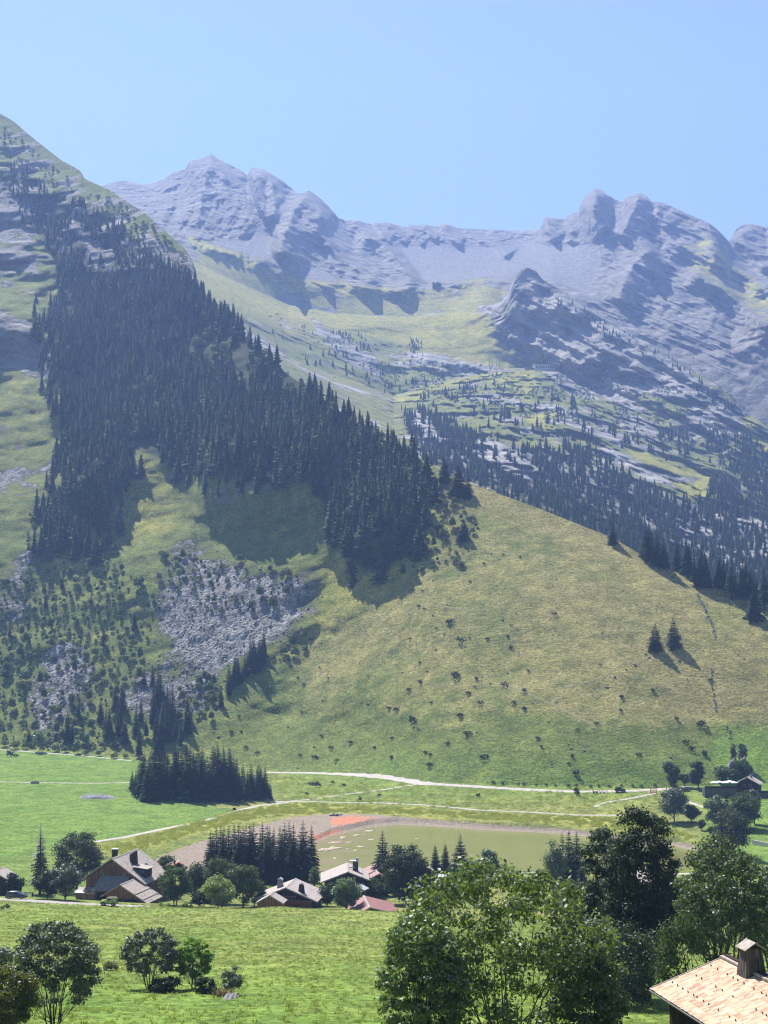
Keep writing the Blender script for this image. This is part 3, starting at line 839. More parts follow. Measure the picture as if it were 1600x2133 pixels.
# small humps in the meadows
L_ = np.s_[:, 5:R_FOOT + 1]
GZ[L_] += (fbm(GX[L_], GY[L_], GY[L_] * 0, 14, 2, 0.5, 5.0) * 0.22 + fbm(GX[L_], GY[L_], GY[L_] * 0, 45, 2, 0.5, 6.0) * 0.35) * (1 - smooth(lk[L_], -8, 0) * valley[:, 5:R_FOOT + 1])
GS = (GZ - CAMZ) / np.maximum(GY, 1.0)
GU, GV = as2px(GX / np.maximum(GY, 1.0), GS)

# ---------------- lookups
_vis = np.minimum.accumulate(np.where(Rk[None, :] < 5, 9e9, GV), axis=1)
def ground(u, v, kmin=0):
    """where the line of sight through pixel (u, v) first meets the ground"""
    a, s = px2as(u, v); a = float(a); s = float(s)
    i = int(np.clip(np.searchsorted(ACOL, a), 1, NC - 1)); t = (a - ACOL[i - 1]) / (ACOL[i] - ACOL[i - 1])
    Yc = GY[i - 1] * (1 - t) + GY[i] * t; Zc = GZ[i - 1] * (1 - t) + GZ[i] * t
    Sc = (Zc - CAMZ) / np.maximum(Yc, 1); Sc[:max(5, kmin)] = -9
    idx = np.argmax(Sc >= s)
    if Sc[idx] < s: idx = int(np.argmax(Sc))
    j = max(idx, 1)
    d = Sc[j] - Sc[j - 1]
    w = 0.0 if abs(d) < 1e-9 else float(np.clip((s - Sc[j - 1]) / d, 0, 1))
    Yp = Yc[j - 1] * (1 - w) + Yc[j] * w
    return Vector((a * Yp, Yp, CAMZ + s * Yp if Sc[j] >= s else Zc[j]))

def ground_z(x, y):
    a = x / max(y, 60.0)
    i = int(np.clip(np.searchsorted(ACOL, a), 1, NC - 1)); t = (a - ACOL[i - 1]) / (ACOL[i] - ACOL[i - 1])
    Yc = GY[i - 1] * (1 - t) + GY[i] * t; Zc = GZ[i - 1] * (1 - t) + GZ[i] * t
    return float(np.interp(y, np.maximum.accumulate(Yc), Zc))
# ------------------------------------------------------------------ what covers the ground (masks at the vertices)
U, V = GU, GV
def pm(poly, soft=14): return smooth(inpoly(U, V, poly), -soft, soft)
seg = SEG[None, :] * np.ones((NC, 1))
nz1 = fbm(GX, GY, GZ, 120, 3, 0.55, 101.0); nz2 = fbm(GX, GY, GZ, 35, 3, 0.55, 102.0)
scree = np.zeros_like(U); rock = np.zeros_like(U); dry = np.zeros_like(U); mud = np.zeros_like(U); orange = np.zeros_like(U)
wood = np.zeros_like(U); lush = np.zeros_like(U); yellow = np.zeros_like(U)
s0, s1, s2, s3, s4 = [(seg == i) for i in range(5)]

# foreground field
lush = np.where(s0, 0.52 + 0.22 * smooth(V, 1985, 2060) + nz2 * 0.14, lush)
dry = np.where(s0, 0.34 + 0.25 * smooth(V, 1960, 1900) + nz1 * 0.3, dry)
yellow = np.where(s0, 0.30 + nz2 * 0.16, yellow)
# valley floor
MEADOW = [(-900, 1530), (0, 1560), (275, 1582), (420, 1595), (430, 1680), (495, 1690), (400, 1716), (330, 1728), (200, 1752), (0, 1792), (-900, 1830)]
lm = pm(MEADOW, 5)
lush = np.where(s1, 0.30 + 0.62 * lm + 0.35 * pm([(-900, 1800), (0, 1790), (180, 1760), (180, 1880), (-900, 1880)], 8) + 0.25 * smooth(V, 1700, 1640) * smooth(U, 540, 640) + 0.5 * smooth(U, 1440, 1500), lush)
yellow = np.where(s1, (1 - lm) * (0.22 + 0.5 * pm([(480, 1690), (620, 1672), (820, 1680), (1000, 1692), (1300, 1705), (1440, 1735), (1440, 1750), (1330, 1735), (1200, 1720), (1000, 1708), (850, 1698), (700, 1694), (560, 1702), (440, 1728), (330, 1760), (240, 1790), (200, 1765)], 8)) + nz2 * 0.25, yellow)
dry = np.where(s1, 0.15 + (1 - lm) * 0.25 + nz1 * 0.2, dry)
mud_p = np.maximum(pm([(300, 1806), (345, 1778), (410, 1755), (460, 1742), (530, 1722), (605, 1703), (690, 1695), (770, 1696), (860, 1704), (1000, 1716), (1200, 1728), (1330, 1746), (1445, 1759), (1452, 1775), (1442, 1797), (1300, 1806), (640, 1812), (400, 1815)], 4),
                   smooth(lk, -5, -1))
mud = np.where(s1, mud_p, mud)
orange = np.where(s1, np.maximum(pm([(688, 1703), (745, 1700), (785, 1703), (755, 1711), (715, 1720), (690, 1720)], 11) * 0.85, pm([(650, 1740), (700, 1726), (722, 1729), (690, 1742), (655, 1752)], 10) * 0.75), orange)
# hill and forested mountain
dry2 = 0.40 + 0.26 * smooth(U, 900, 1300) * smooth(V, 1560, 1440) + 0.3 * pm([(880, 960), (1000, 1015), (1200, 1095), (1340, 1165), (1450, 1215), (1400, 1215), (1250, 1150), (1100, 1100), (960, 1040)], 25) - 0.35 * smooth(V, 1470, 1560) - 0.25 * smooth(U, 700, 450) + nz1 * 0.28 + nz2 * 0.2
dry = np.where(s2, dry2, dry)
dry = np.where(s2, dry + 0.3 * pm([(1330, 1350), (1620, 1380), (1620, 1520), (1400, 1490)], 30), dry)
lush2 = 0.55 * smooth(V, 1500, 1600) * smooth(U, 500, 700) + 0.5 * pm([(1480, 1500), (1700, 1515), (1700, 1640), (1500, 1640)], 12) + 0.4 * pm([(1455, 1245), (1560, 1255), (1590, 1300), (1500, 1330), (1470, 1290)], 14) - 0.1 + nz2 * 0.1
lush = np.where(s2, lush2, lush)
yel2 = 0.55 * pm([(400, 1200), (700, 1180), (900, 1060), (960, 1100), (820, 1230), (680, 1330), (620, 1320), (640, 1220)], 40) + 0.35 * pm([(-50, 780), (140, 790), (150, 950), (90, 1080), (-50, 1100)], 20) + 0.5 * pm([(250, 920), (350, 970), (390, 1080), (340, 1130), (250, 1120)], 25) + 0.5 * pm([(370, 670), (585, 775), (560, 770), (400, 690)], 8) + nz2 * 0.25
yellow = np.where(s2, yel2, yellow)
SCREE = [(340, 1130), (400, 1120), (440, 1150), (560, 1175), (660, 1190), (668, 1270), (600, 1335), (545, 1345), (470, 1400), (440, 1470), (400, 1500), (330, 1500), (240, 1470), (290, 1390), (340, 1330), (320, 1260), (360, 1200)]
sc2 = pm(SCREE, 75) * 0.9 + pm(SCREE, 85) * (nz1 * 0.4 + nz2 * 0.5)
for p_, f_ in (([(60, 1330), (150, 1310), (210, 1400), (170, 1560), (70, 1560), (40, 1450)], .5), ([(-60, 1180), (70, 1170), (70, 1270), (-60, 1350)], .42), ([(-60, 880), (60, 850), (150, 930), (120, 1060), (-60, 1100)], .42),
               ([(20, 1080), (100, 1080), (110, 1200), (20, 1210)], .4), ([(-60, 340), (50, 380), (105, 430), (60, 520), (-60, 500)], .8), ([(130, 455), (195, 478), (245, 535), (235, 570), (185, 570), (170, 520)], .85),
               ([(850, 960), (960, 1010), (940, 1060), (870, 1030)], .45), ([(230, 620), (290, 660), (280, 720), (230, 690)], .6)):
    sc2 = np.maximum(sc2, pm(p_, 42) * (f_ + nz1 * 0.35 + nz2 * 0.4))
scree = np.where(s2, sc2, scree)
rk2 = np.zeros_like(U)
for p_, f_ in (([(-60, 630), (0, 640), (60, 670), (112, 720), (110, 800), (40, 770), (-60, 760)], .95), ([(300, 480), (385, 520), (414, 570), (420, 610), (370, 600), (330, 540), (290, 520)], .85), ([(-60, 500), (0, 508), (80, 545), (78, 570), (-60, 545)], 1.0),
               ([(430, 1010), (520, 1000), (510, 1060), (440, 1060)], .6), ([(470, 1120), (540, 1130), (560, 1180), (500, 1170)], .55), ([(165, 870), (195, 870), (190, 920), (165, 920)], .7), ([(0, 575), (80, 600), (80, 618), (0, 600)], .6)):
    rk2 = np.maximum(rk2, pm(p_, 18) * (f_ + nz2 * 0.35))
rk2 = np.maximum(rk2, (0.34 + nz2 * 0.6) * smooth(V, 640, 540) * smooth(U, 440, 380))
rock = np.where(s2, rk2, rock)
# the great wood on the mountain side (also used to plant it)
FOREST = [(15, 345), (60, 360), (95, 395), (180, 425), (250, 470), (330, 545), (400, 590), (440, 622), (520, 705), (590, 765), (700, 845), (830, 930), (868, 960), (872, 1080), (850, 1150), (800, 1195), (755, 1190), (700, 1140), (680, 1060), (640, 1010), (560, 1010), (470, 1000),
          (400, 985), (370, 965), (340, 960), (285, 940), (262, 1010), (215, 1100), (160, 1150), (110, 1140), (110, 1060), (150, 960), (165, 900), (130, 820), (105, 740), (100, 660), (130, 590), (110, 540), (60, 470), (20, 420)]
wd = pm(FOREST, 18)
wood = np.where(s2, wd * 0.8 + 0.35 * pm([(860, 960), (980, 1010), (1000, 1080), (930, 1200), (860, 1190)], 25), wood)
dry = np.where(s2 & (wd > 0.3), dry * 0.4, dry)
# middle ground
rk3 = 0.24 + 0.24 * smooth(U, 780, 1100) + nz1 * 0.5 + nz2 * 0.35
rk3 = np.where(meadow_m > 0.02, rk3 * (1 - meadow_m) + meadow_m * (0.12 + nz2 * 0.3), rk3)
rk3 = np.maximum(rk3, smooth(kn_d, -6, 10) * 0.95)
for p_, f_ in (([(995, 905), (1040, 920), (1100, 955), (1112, 985), (1105, 1020), (1060, 985), (1010, 955), (995, 930)], 1.0), ([(1240, 920), (1300, 945), (1380, 990), (1430, 1010), (1360, 1005), (1270, 960)], 1.0), ([(860, 850), (905, 880), (920, 920), (890, 915), (860, 890)], .9),
               ([(1130, 760), (1220, 770), (1250, 830), (1200, 830), (1150, 800)], .9), ([(1240, 730), (1440, 780), (1560, 862), (1560, 900), (1440, 850), (1330, 810), (1250, 770)], .95), ([(1290, 850), (1370, 880), (1400, 920), (1350, 925), (1290, 890)], .85),
               ([(640, 650), (700, 690), (790, 745), (800, 790), (720, 760), (660, 700)], .6), ([(1010, 1000), (1110, 1040), (1200, 1085), (1130, 1050), (1040, 1020)], .85), ([(1360, 910), (1470, 960), (1440, 990), (1390, 970)], .0)):
    rk3 = np.where(f_ > 0, np.maximum(rk3, pm(p_, 8) * f_), rk3)
PISTE = [[(820, 828), (870, 806), (960, 786), (1040, 772), (1050, 780), (980, 795), (900, 815), (860, 835), (830, 838)], [(1290, 920), (1340, 940), (1400, 970), (1490, 990), (1480, 1010), (1470, 1050), (1440, 1045), (1410, 1010), (1350, 975)],
         [(1085, 865), (1150, 855), (1160, 865), (1130, 880), (1180, 895), (1180, 905), (1110, 885)], [(1540, 870), (1640, 860), (1640, 950), (1590, 940), (1560, 900)], [(1010, 790), (1110, 770), (1120, 800), (1100, 840), (1060, 810)], [(1430, 745), (1600, 760), (1640, 790), (1560, 800), (1450, 770)]]
pis = np.zeros_like(U)
for p_ in PISTE: pis = np.maximum(pis, pm(p_, 5))
rk3 = rk3 * (1 - pis)
rock = np.where(s3, rk3, rock)
yellow = np.where(s3, 0.25 + 0.4 * meadow_m + 0.35 * pis + nz2 * 0.3, yellow)
dry = np.where(s3, 0.4 + 0.25 * meadow_m + nz1 * 0.3, dry)
lush = np.where(s3, -0.1, lush)
sc3 = (0.3 + nz2 * 0.4) * (1 - meadow_m) * (1 - pis)
sc3 = np.maximum(sc3, 0.9 * pm([(1040, 660), (1110, 665), (1130, 740), (1110, 760), (1060, 720)], 12))
sc3 = np.maximum(sc3, 0.8 * pm([(1310, 950), (1400, 985), (1470, 995), (1440, 1010), (1380, 1000)], 8) * 0.8)
scree = np.where(s3, sc3, scree)
wood = np.where(s3, 0.75 * pm([(830, 850), (950, 890), (1100, 930), (1250, 1000), (1400, 1040), (1620, 1050), (1650, 1300), (1300, 1160), (1000, 1010), (850, 930)], 30) + nz1 * 0.2, wood)
# peaks
gr4 = np.zeros_like(U)
for p_, f_ in (([(1415, 505), (1480, 492), (1560, 560), (1640, 640), (1640, 690), (1560, 650), (1480, 600), (1425, 560)], .62), ([(1385, 425), (1440, 445), (1500, 480), (1520, 510), (1460, 495), (1400, 470)], .45), ([(395, 495), (480, 525), (600, 575), (660, 600), (560, 620), (420, 560)], 1.0), ([(700, 590), (900, 605), (1040, 620), (1040, 660), (700, 660)], .85), ([(620, 575), (760, 600), (900, 605), (1000, 585), (1060, 600), (1040, 640), (640, 640)], .8)):
    gr4 = np.maximum(gr4, pm(p_, 16) * f_)
rock = np.where(s4, np.clip(0.98 - gr4 * (0.9 + nz2 * 0.5) - scree_far * 0.9, -0.2, 1), rock)
scree = np.where(s4, np.maximum(scree_far, 0.5) * (1 - gr4), scree)
dry = np.where(s4, 0.6, dry); yellow = np.where(s4, 0.4 + nz2 * 0.3, yellow); lush = np.where(s4, -0.2, lush)

cl = lambda a: np.clip(a, 0, 1).astype(np.float32)
CA = np.stack([cl(scree), cl(rock), cl(dry), np.ones_like(cl(dry))], -1)
CB = np.stack([cl(mud), cl(orange), cl(wood), np.ones_like(cl(dry))], -1)
pale = np.where(s3, 0.55 + nz1 * 0.4, 0.0)
pale = np.where(s4, 0.06 + nz1 * 0.25, pale)
pale = np.where(s2, 0.35, pale)
for p_ in ([(995, 905), (1040, 920), (1100, 955), (1112, 985), (1105, 1020), (1060, 985), (1010, 955), (995, 930)], [(1240, 920), (1300, 945), (1380, 990), (1430, 1010), (1360, 1005), (1270, 960)], [(860, 850), (905, 880), (920, 920), (890, 915), (860, 890)], [(1010, 1000), (1110, 1040), (1200, 1085), (1130, 1050), (1040, 1020)]):
    pale = np.maximum(pale, pm(p_, 8))
CC = np.stack([cl(lush), cl(yellow), cl(pale), np.ones_like(cl(dry))], -1)

GP = np.stack([GX, GY, GZ], -1).astype(np.float32)
def terrain_piece(name, r0, r1):
    n = r1 - r0 + 1
    P = GP[:, r0:r1 + 1].reshape(-1, 3)
    i, j = np.meshgrid(np.arange(NC - 1), np.arange(n - 1), indexing='ij')
    b = (i * n + j).ravel()
    Fq = np.stack([b, b + n, b + n + 1, b + 1], -1)
    me = npmesh(name, P, Fq, [M['ground']], name not in ("mountains",))
    for nm, arr in (("cover_a", CA), ("cover_b", CB), ("cover_c", CC)):
        at_ = me.attributes.new(nm, 'FLOAT_COLOR', 'POINT')
        at_.data.foreach_set("color", arr[:, r0:r1 + 1].reshape(-1, 4).astype(np.float32).ravel())
    return tag(mobj(name, me), kind="structure")
b01 = int(np.argmax(SEG == 1)) - 1
b12 = R_FOOT
b23 = int(np.argmax(SEG == 3)) - 1
b34 = int(np.argmax(SEG == 4)) - 1
tag(terrain_piece("field", 0, b01), "sloping green hay field in front of the chalets", "field")
tag(terrain_piece("valley_floor", b01, b12), "flat valley floor of green meadows around the drying lake", "meadow")
tag(terrain_piece("hill", b12, b23), "grassy hillside rising left into a wooded mountain with grey scree", "hill")
tag(terrain_piece("rocky_slope", b23, b34), "rocky alpine slope with ski road beyond the grassy ridge", "slope")
tag(terrain_piece("mountains", b34, NR - 1), "pale grey limestone peaks on the skyline", "mountains")

# ------------------------------------------------------------------ lake
lp = [px2as(u_, v_) for u_, v_ in LAKE]
# the water's outline lies in the plane z = 0 and runs a little under the banks
def water_pts(poly, grow=1.0):
    P = []
    for u_, v_ in poly:
        a, s = px2as(u_, v_); Y = -CAMZ / float(s); P.append((float(a) * Y, Y))
    return np.array(P)
WP = water_pts(LAKE)
c0 = WP.mean(0)
# grid clipped to the outline, so that the shallows can be mottled
gx = np.arange(WP[:, 0].min() - 6, WP[:, 0].max() + 6, 1.5); gy = np.arange(WP[:, 1].min() - 6, WP[:, 1].max() + 6, 1.5)
QX, QY = np.meshgrid(gx, gy, indexing='ij')
dW = inpoly(QX, QY, WP)
keep = dW > -4.0
idx = -np.ones(QX.shape, int); idx[keep] = np.arange(keep.sum())
q = np.stack([idx[:-1, :-1], idx[1:, :-1], idx[1:, 1:], idx[:-1, 1:]], -1).reshape(-1, 4)
q = q[(q >= 0).all(1)]
me = npmesh("lake", np.stack([QX[keep], QY[keep], np.zeros(keep.sum())], -1), q, [M['water']], True)
uu, vv = as2px(QX[keep] / QY[keep], -CAMZ / QY[keep])
sh = np.clip(smooth(uu + (vv - 1740) * 0.6, 860, 690), 0, 1)
at_ = me.attributes.new("shallow", 'FLOAT', 'POINT'); at_.data.foreach_set("value", sh.astype(np.float32))
tag(mobj("lake", me), "murky olive green lake below the grassy hill", "lake", kind="structure")

# ------------------------------------------------------------------ haze
def haze():
    x0, x1, y0, y1 = float(GX.min()) - 60, float(GX.max()) + 60, float(GY.min()) - 60, float(GY.max()) + 60
    z0, z1 = float(GZ.min()) - 2.0, float(GZ.max()) + 60.0
    b = MB().box(x0, x1, y0, y1, z0, z1)
    k = NT("haze_air")
    vol = k.n("ShaderNodeVolumePrincipled", {"Color": (0.33, 0.49, 0.95), "Density": 1.18e-4, "Anisotropy": 0.3})
    k.set(vol.inputs["Absorption Color"], (0.0, 0.0, 0.0))
    k.t.links.new(vol.outputs[0], k.out.inputs["Volume"])
    o = b.build("haze", k.m)
    tag(o, "thin blue haze filling the valley air", "haze", kind="stuff")
haze()
# ------------------------------------------------------------------ plant builders
def rs_(seed): return np.random.RandomState(seed)

def leaf_quads(P, N, size, rs, aspect=0.62, fold=0.0):
    """one diamond per point: P centres, N normals"""
    n = len(P)
    N = N / (np.linalg.norm(N, axis=1)[:, None] + 1e-9)
    t = rs.normal(size=(n, 3)); t -= (t * N).sum(1)[:, None] * N
    t /= np.linalg.norm(t, axis=1)[:, None] + 1e-9
    b = np.cross(N, t)
    L = (size * rs.uniform(0.65, 1.35, n))[:, None]
    W = L * aspect
    V = np.stack([P - t * L * 0.5, P + b * W * 0.5 + N * fold * L, P + t * L * 0.5, P - b * W * 0.5 + N * fold * L], 1)
    return V.reshape(-1, 3), np.arange(4 * n).reshape(n, 4)

def tubes_np(segs, k=5):
    """segs: list of (pts list, radii list) -> V, F quads"""
    mb = MB()
    for p, r in segs: mb.tube(p, r, k, False)
    return mb

def spruce_near(seed, h=18.0, rad=2.6, bare=0.06, whorls=36, per=9, slim=1.0):
    """crown and trunk meshes of a spruce, base at the origin"""
    rs = rs_(seed)
    V = []; Fq = []; nb = 0
    for i in range(whorls):
        f = (i + rs.uniform(-0.3, 0.3)) / whorls
        z = h * (bare + (0.985 - bare) * f)
        env = rad * slim * ((1 - f) ** 0.85) * (0.75 + 0.25 * min(1, f * 6 + 0.3)) + 0.10
        k = max(4, int(per * (1 - 0.45 * f)))
        a0 = rs.uniform(0, 7)
        for j in range(k):
            ang = a0 + 2 * math.pi * j / k + rs.uniform(-0.25, 0.25)
            Lb = env * rs.uniform(0.62, 1.18)
            d = np.array([math.cos(ang), math.sin(ang), 0]); s = np.array([-d[1], d[0], 0])
            drop = Lb * (0.42 - 0.75 * f) + rs.uniform(-0.1, 0.1) * Lb
            m = max(2, int(3 + 3 * (1 - f)))
            for q in range(m):
                t0 = 0.12 + 0.88 * q / m; t1 = min(1.08, t0 + 1.35 / m)
                def pt(t): return d * Lb * t + np.array([0, 0, z - drop * t * t + 0.06 * Lb * math.sin(t * 3)])
                A = pt(t0); B = pt(t1)
                w = Lb * 0.30 * (1.05 - 0.62 * t0) + 0.10
                hang = w * rs.uniform(0.5, 1.0)
                mid = (A + B) / 2
                V += [A, mid + s * w - np.array([0, 0, hang]), B, mid - s * w - np.array([0, 0, hang * rs.uniform(0.6, 1.2)])]
                Fq += [(nb, nb + 1, nb + 2, nb + 2), (nb, nb + 2, nb + 3, nb + 3)]
                nb += 4
    tri = [[a, b, c] for a, b, c, _ in Fq]
    crown = npmesh("crown", np.array(V), np.array(tri), [M['needle']])
    tb = MB().tube([(0, 0, -1.0), (0, 0, h * 0.3), (0, 0, h * 0.7), (0, 0, h)], [h * 0.014 + 0.05, h * 0.011 + 0.03, h * 0.006, 0.015], 7)
    trunk = tb.mesh("trunk", M['bark_dark'], True)
    return crown, trunk

def spruce_far(seed, h=18.0, rad=2.9, whorls=13, per=7, mat='needle_far'):
    rs = rs_(seed)
    V = []; T = []; nb = 0
    # dark inner core
    k = 6
    for i, (zf, rf) in enumerate(((0.05, 0.30), (0.35, 0.34), (0.7, 0.18), (0.97, 0.01))):
        for j in range(k):
            an = 2 * math.pi * j / k + i * 0.4
            r = rad * rf * rs.uniform(0.8, 1.2)
            V.append((math.cos(an) * r, math.sin(an) * r, h * zf))
    for i in range(3):
        for j in range(k):
            a, b, c, d = i * k + j, i * k + (j + 1) % k, (i + 1) * k + (j + 1) % k, (i + 1) * k + j
            T += [(a, b, c), (a, c, d)]
    nb = len(V)
    for i in range(whorls):
        f = (i + rs.uniform(-0.3, 0.3)) / whorls
        z = h * (0.05 + 0.93 * f)
        env = rad * ((1 - f) ** 0.85) * rs.uniform(0.85, 1.1) + 0.12
        kk = max(4, int(per * (1 - 0.4 * f)))
        a0 = rs.uniform(0, 7)
        for j in range(kk):
            an = a0 + 2 * math.pi * j / kk + rs.uniform(-0.3, 0.3)
            L = env * rs.uniform(0.7, 1.2)
            d = np.array([math.cos(an), math.sin(an), 0]); s = np.array([-d[1], d[0], 0])
            A = np.array([0, 0, z + 0.10 * L]); B = d * L + np.array([0, 0, z - L * (0.45 - 0.7 * f)])
            w = L * 0.42; mid = A * 0.42 + B * 0.58
            hang = h / whorls * rs.uniform(0.45, 0.8)
            V += [A, mid + s * w - np.array([0, 0, hang]), B, mid - s * w - np.array([0, 0, hang])]
            T += [(nb, nb + 1, nb + 2), (nb, nb + 2, nb + 3)]
            nb += 4
    # stub of a trunk
    for j in range(4):
        an = math.pi / 2 * j
        V += [(math.cos(an) * 0.22, math.sin(an) * 0.22, -1.5), (math.cos(an) * 0.2, math.sin(an) * 0.2, h * 0.1)]
    for j in range(4):
        a, b = nb + 2 * j, nb + 2 * ((j + 1) % 4)
        T += [(a, b, b + 1), (a, b + 1, a + 1)]
    return npmesh("spruce_tree", np.array(V), np.array(T), [M[mat]])

def broadleaf(seed, h, w, mat, leaf=0.2, n=6000, stems=1, base=0.18, lobes=26, lobe_r=0.27, top=1.0, fan=0.35, aspect=0.62, bark='bark', flat_top=0.0, depth=None, shell=0.55, up=0.35, tr=0.016, droop=0.0, hollow=0.10):
    """crown of leaf faces in lobes + forking stems; base at the origin. h height, w crown width, base = bare fraction"""
    rs = rs_(seed)
    R = w / 2; D = (depth or w) / 2
    zc = h * (base + (1 - base) * 0.52); hz = h * (1 - base) * 0.52
    C = []; tries = 0; gap = 0.30
    while len(C) < lobes and tries < 6000:
        tries += 1
        p = rs.uniform(-1, 1, 3)
        e = (np.abs(p) ** 2.6).sum()
        if e > 1 or e < hollow: continue
        if hollow > 0.3 and p[2] < -0.35 and np.hypot(p[0], p[1]) < 0.75: continue
        if p[2] > 0: rr = 1 - 0.25 * top * p[2]
        else: rr = 1 - 0.22 * abs(p[2])
        q = np.array([p[0] * rr, p[1] * rr, p[2]])
        if flat_top: q[2] = min(q[2], 1 - flat_top * (q[0] ** 2 + q[1] ** 2))
        g = gap * (1 - tries / 9000)
        if all(np.linalg.norm(q - c) > g for c in C): C.append(q)
    C = np.array(C)
    lr = lobe_r * rs.uniform(0.7, 1.25, len(C))
    Cw = np.stack([C[:, 0] * (R * (1 - lobe_r * 0.8)), C[:, 1] * (D * (1 - lobe_r * 0.8)), zc + C[:, 2] * (hz * (1 - lobe_r * 0.7))], 1)
    wt = lr ** 2; wt /= wt.sum()
    li = rs.choice(len(C), n, p=wt)
    d = rs.normal(size=(n, 3)); d /= np.linalg.norm(d, axis=1)[:, None]
    rad = rs.uniform(0, 1, n) ** shell
    rad *= 1 + 0.55 * fbm(d[:, 0] * 2 + li * 3.7, d[:, 1] * 2, d[:, 2] * 2, 1.0, 2, 0.5, seed % 50)
    sc = (lr[li] * (R + D + hz) / 3)[:, None] * np.array([1.15, 1.15, 0.80])
    P = Cw[li] + d * rad[:, None] * sc
    P += rs.normal(size=(n, 3)) * sc * 0.16
    if droop: P[:, 2] -= droop * np.hypot(P[:, 0] - Cw[li, 0], P[:, 1] - Cw[li, 1]) * rs.uniform(0, 1, n)
    N = d * 0.8 + rs.normal(size=(n, 3)) * 0.55 + np.array([0, 0, up])
    P[:, 2] = np.maximum(P[:, 2], h * base * 0.55 + rs.uniform(0, 0.05, n) * h)
    LV, LF = leaf_quads(P, N, leaf, rs, aspect)
    crown = npmesh("crown", LV, LF, [M[mat]])
    mb = MB()
    r0 = h * tr + 0.03
    sb = []
    for s_ in range(stems):
        an = 2 * math.pi * s_ / max(1, stems) + rs.uniform(-0.4, 0.4)
        off = 0.0 if stems == 1 else rs.uniform(0.1, 0.35) * min(1.0, w * 0.10)
        sb.append((np.array([math.cos(an) * off, math.sin(an) * off, -0.6]), an))
    tips = []
    for b0, an in sb:
        out = 0.0 if stems == 1 else fan * R * rs.uniform(0.4, 1.0)
        tp = np.array([math.cos(an) * out, math.sin(an) * out * D / R, h * rs.uniform(0.6, 0.82)])
        pts = []
        for t in np.linspace(0, 1, 7):
            wob = rs.normal(size=3) * 0.012 * h * (t > 0)
            pts.append(b0 * (1 - t) + tp * t + wob + np.array([0, 0, 0.06 * h * math.sin(t * 3.1)]))
        rr = [r0 / math.sqrt(stems) * (1.15 - 0.95 * t) for t in np.linspace(0, 1, 7)]
        mb.tube(pts, rr, 7); tips.append((pts, rr))
    for i, c in enumerate(Cw):
        best = min(range(len(tips)), key=lambda q: np.linalg.norm(tips[q][0][4] - c))
        pts, rr = tips[best]
        # leave the stem lower than the lobe
        ok = [q for q in range(1, 7) if pts[q][2] < c[2] - 0.10 * h]
        q = ok[-1] if ok else 1
        if len(ok) > 1 and rs.rand() < 0.5: q = ok[-2]
        a = np.array(pts[q]); e = c + rs.normal(size=3) * 0.02 * h
        m = (a + e) / 2 + np.array([0, 0, -0.04 * h]) + rs.normal(size=3) * 0.015 * h
        rb = rr[q] * 0.5
        mb.tube([a, (a + m) / 2 + rs.normal(size=3) * 0.006 * h, m, (m + e) / 2 + rs.normal(size=3) * 0.008 * h, e], [rb, rb * 0.8, rb * 0.6, rb * 0.42, rb * 0.2], 5)
        for _ in range(2):
            e2 = c + rs.normal(size=3) * lr[i] * R * 0.55
            mb.tube([m, (m + e2) / 2 + rs.normal(size=3) * 0.01 * h, e2], [rb * 0.45, rb * 0.3, rb * 0.12], 4)
    trunk = mb.mesh("trunk", M[bark], True)
    return crown, trunk

def shrub_mesh(seed, h, w, mat, n=110, leaf=0.35):
    rs = rs_(seed)
    d = rs.normal(size=(n, 3)); d /= np.linalg.norm(d, axis=1)[:, None]
    d[:, 2] = np.abs(d[:, 2]) * rs.choice([1, 1, 1, -0.3], n)
    r = rs.uniform(0.35, 1, n) ** 0.6 * (1 + 0.45 * pn(d[:, 0] * 1.7 + seed, d[:, 1] * 1.7, d[:, 2] * 1.7))
    P = d * r[:, None] * np.array([w / 2, w / 2, h * 0.55]) + np.array([0, 0, h * 0.42])
    V, Fq = leaf_quads(P, d + rs.normal(size=(n, 3)) * 0.6 + np.array([0, 0, .3]), leaf, rs, 0.75)
    return npmesh("shrub", V, Fq, [M[mat]])

def rock_mesh(seed, sub=1, rough=0.35):
    rs = rs_(seed)
    bm = bmesh.new(); bmesh.ops.create_icosphere(bm, subdivisions=sub, radius=0.5)
    sx = rs.uniform(0.7, 1.3, 3)
    for v in bm.verts:
        n = 1 + rough * float(pn(v.co.x * 2.3 + seed, v.co.y * 2.3, v.co.z * 2.3)) + rs.uniform(-0.12, 0.12)
        v.co = Vector((v.co.x * sx[0] * n, v.co.y * sx[1] * n, v.co.z * sx[2] * 0.75 * n))
    me = bpy.data.meshes.new("boulder"); bm.to_mesh(me); bm.free()
    me.materials.append(M['boulder'])
    return me

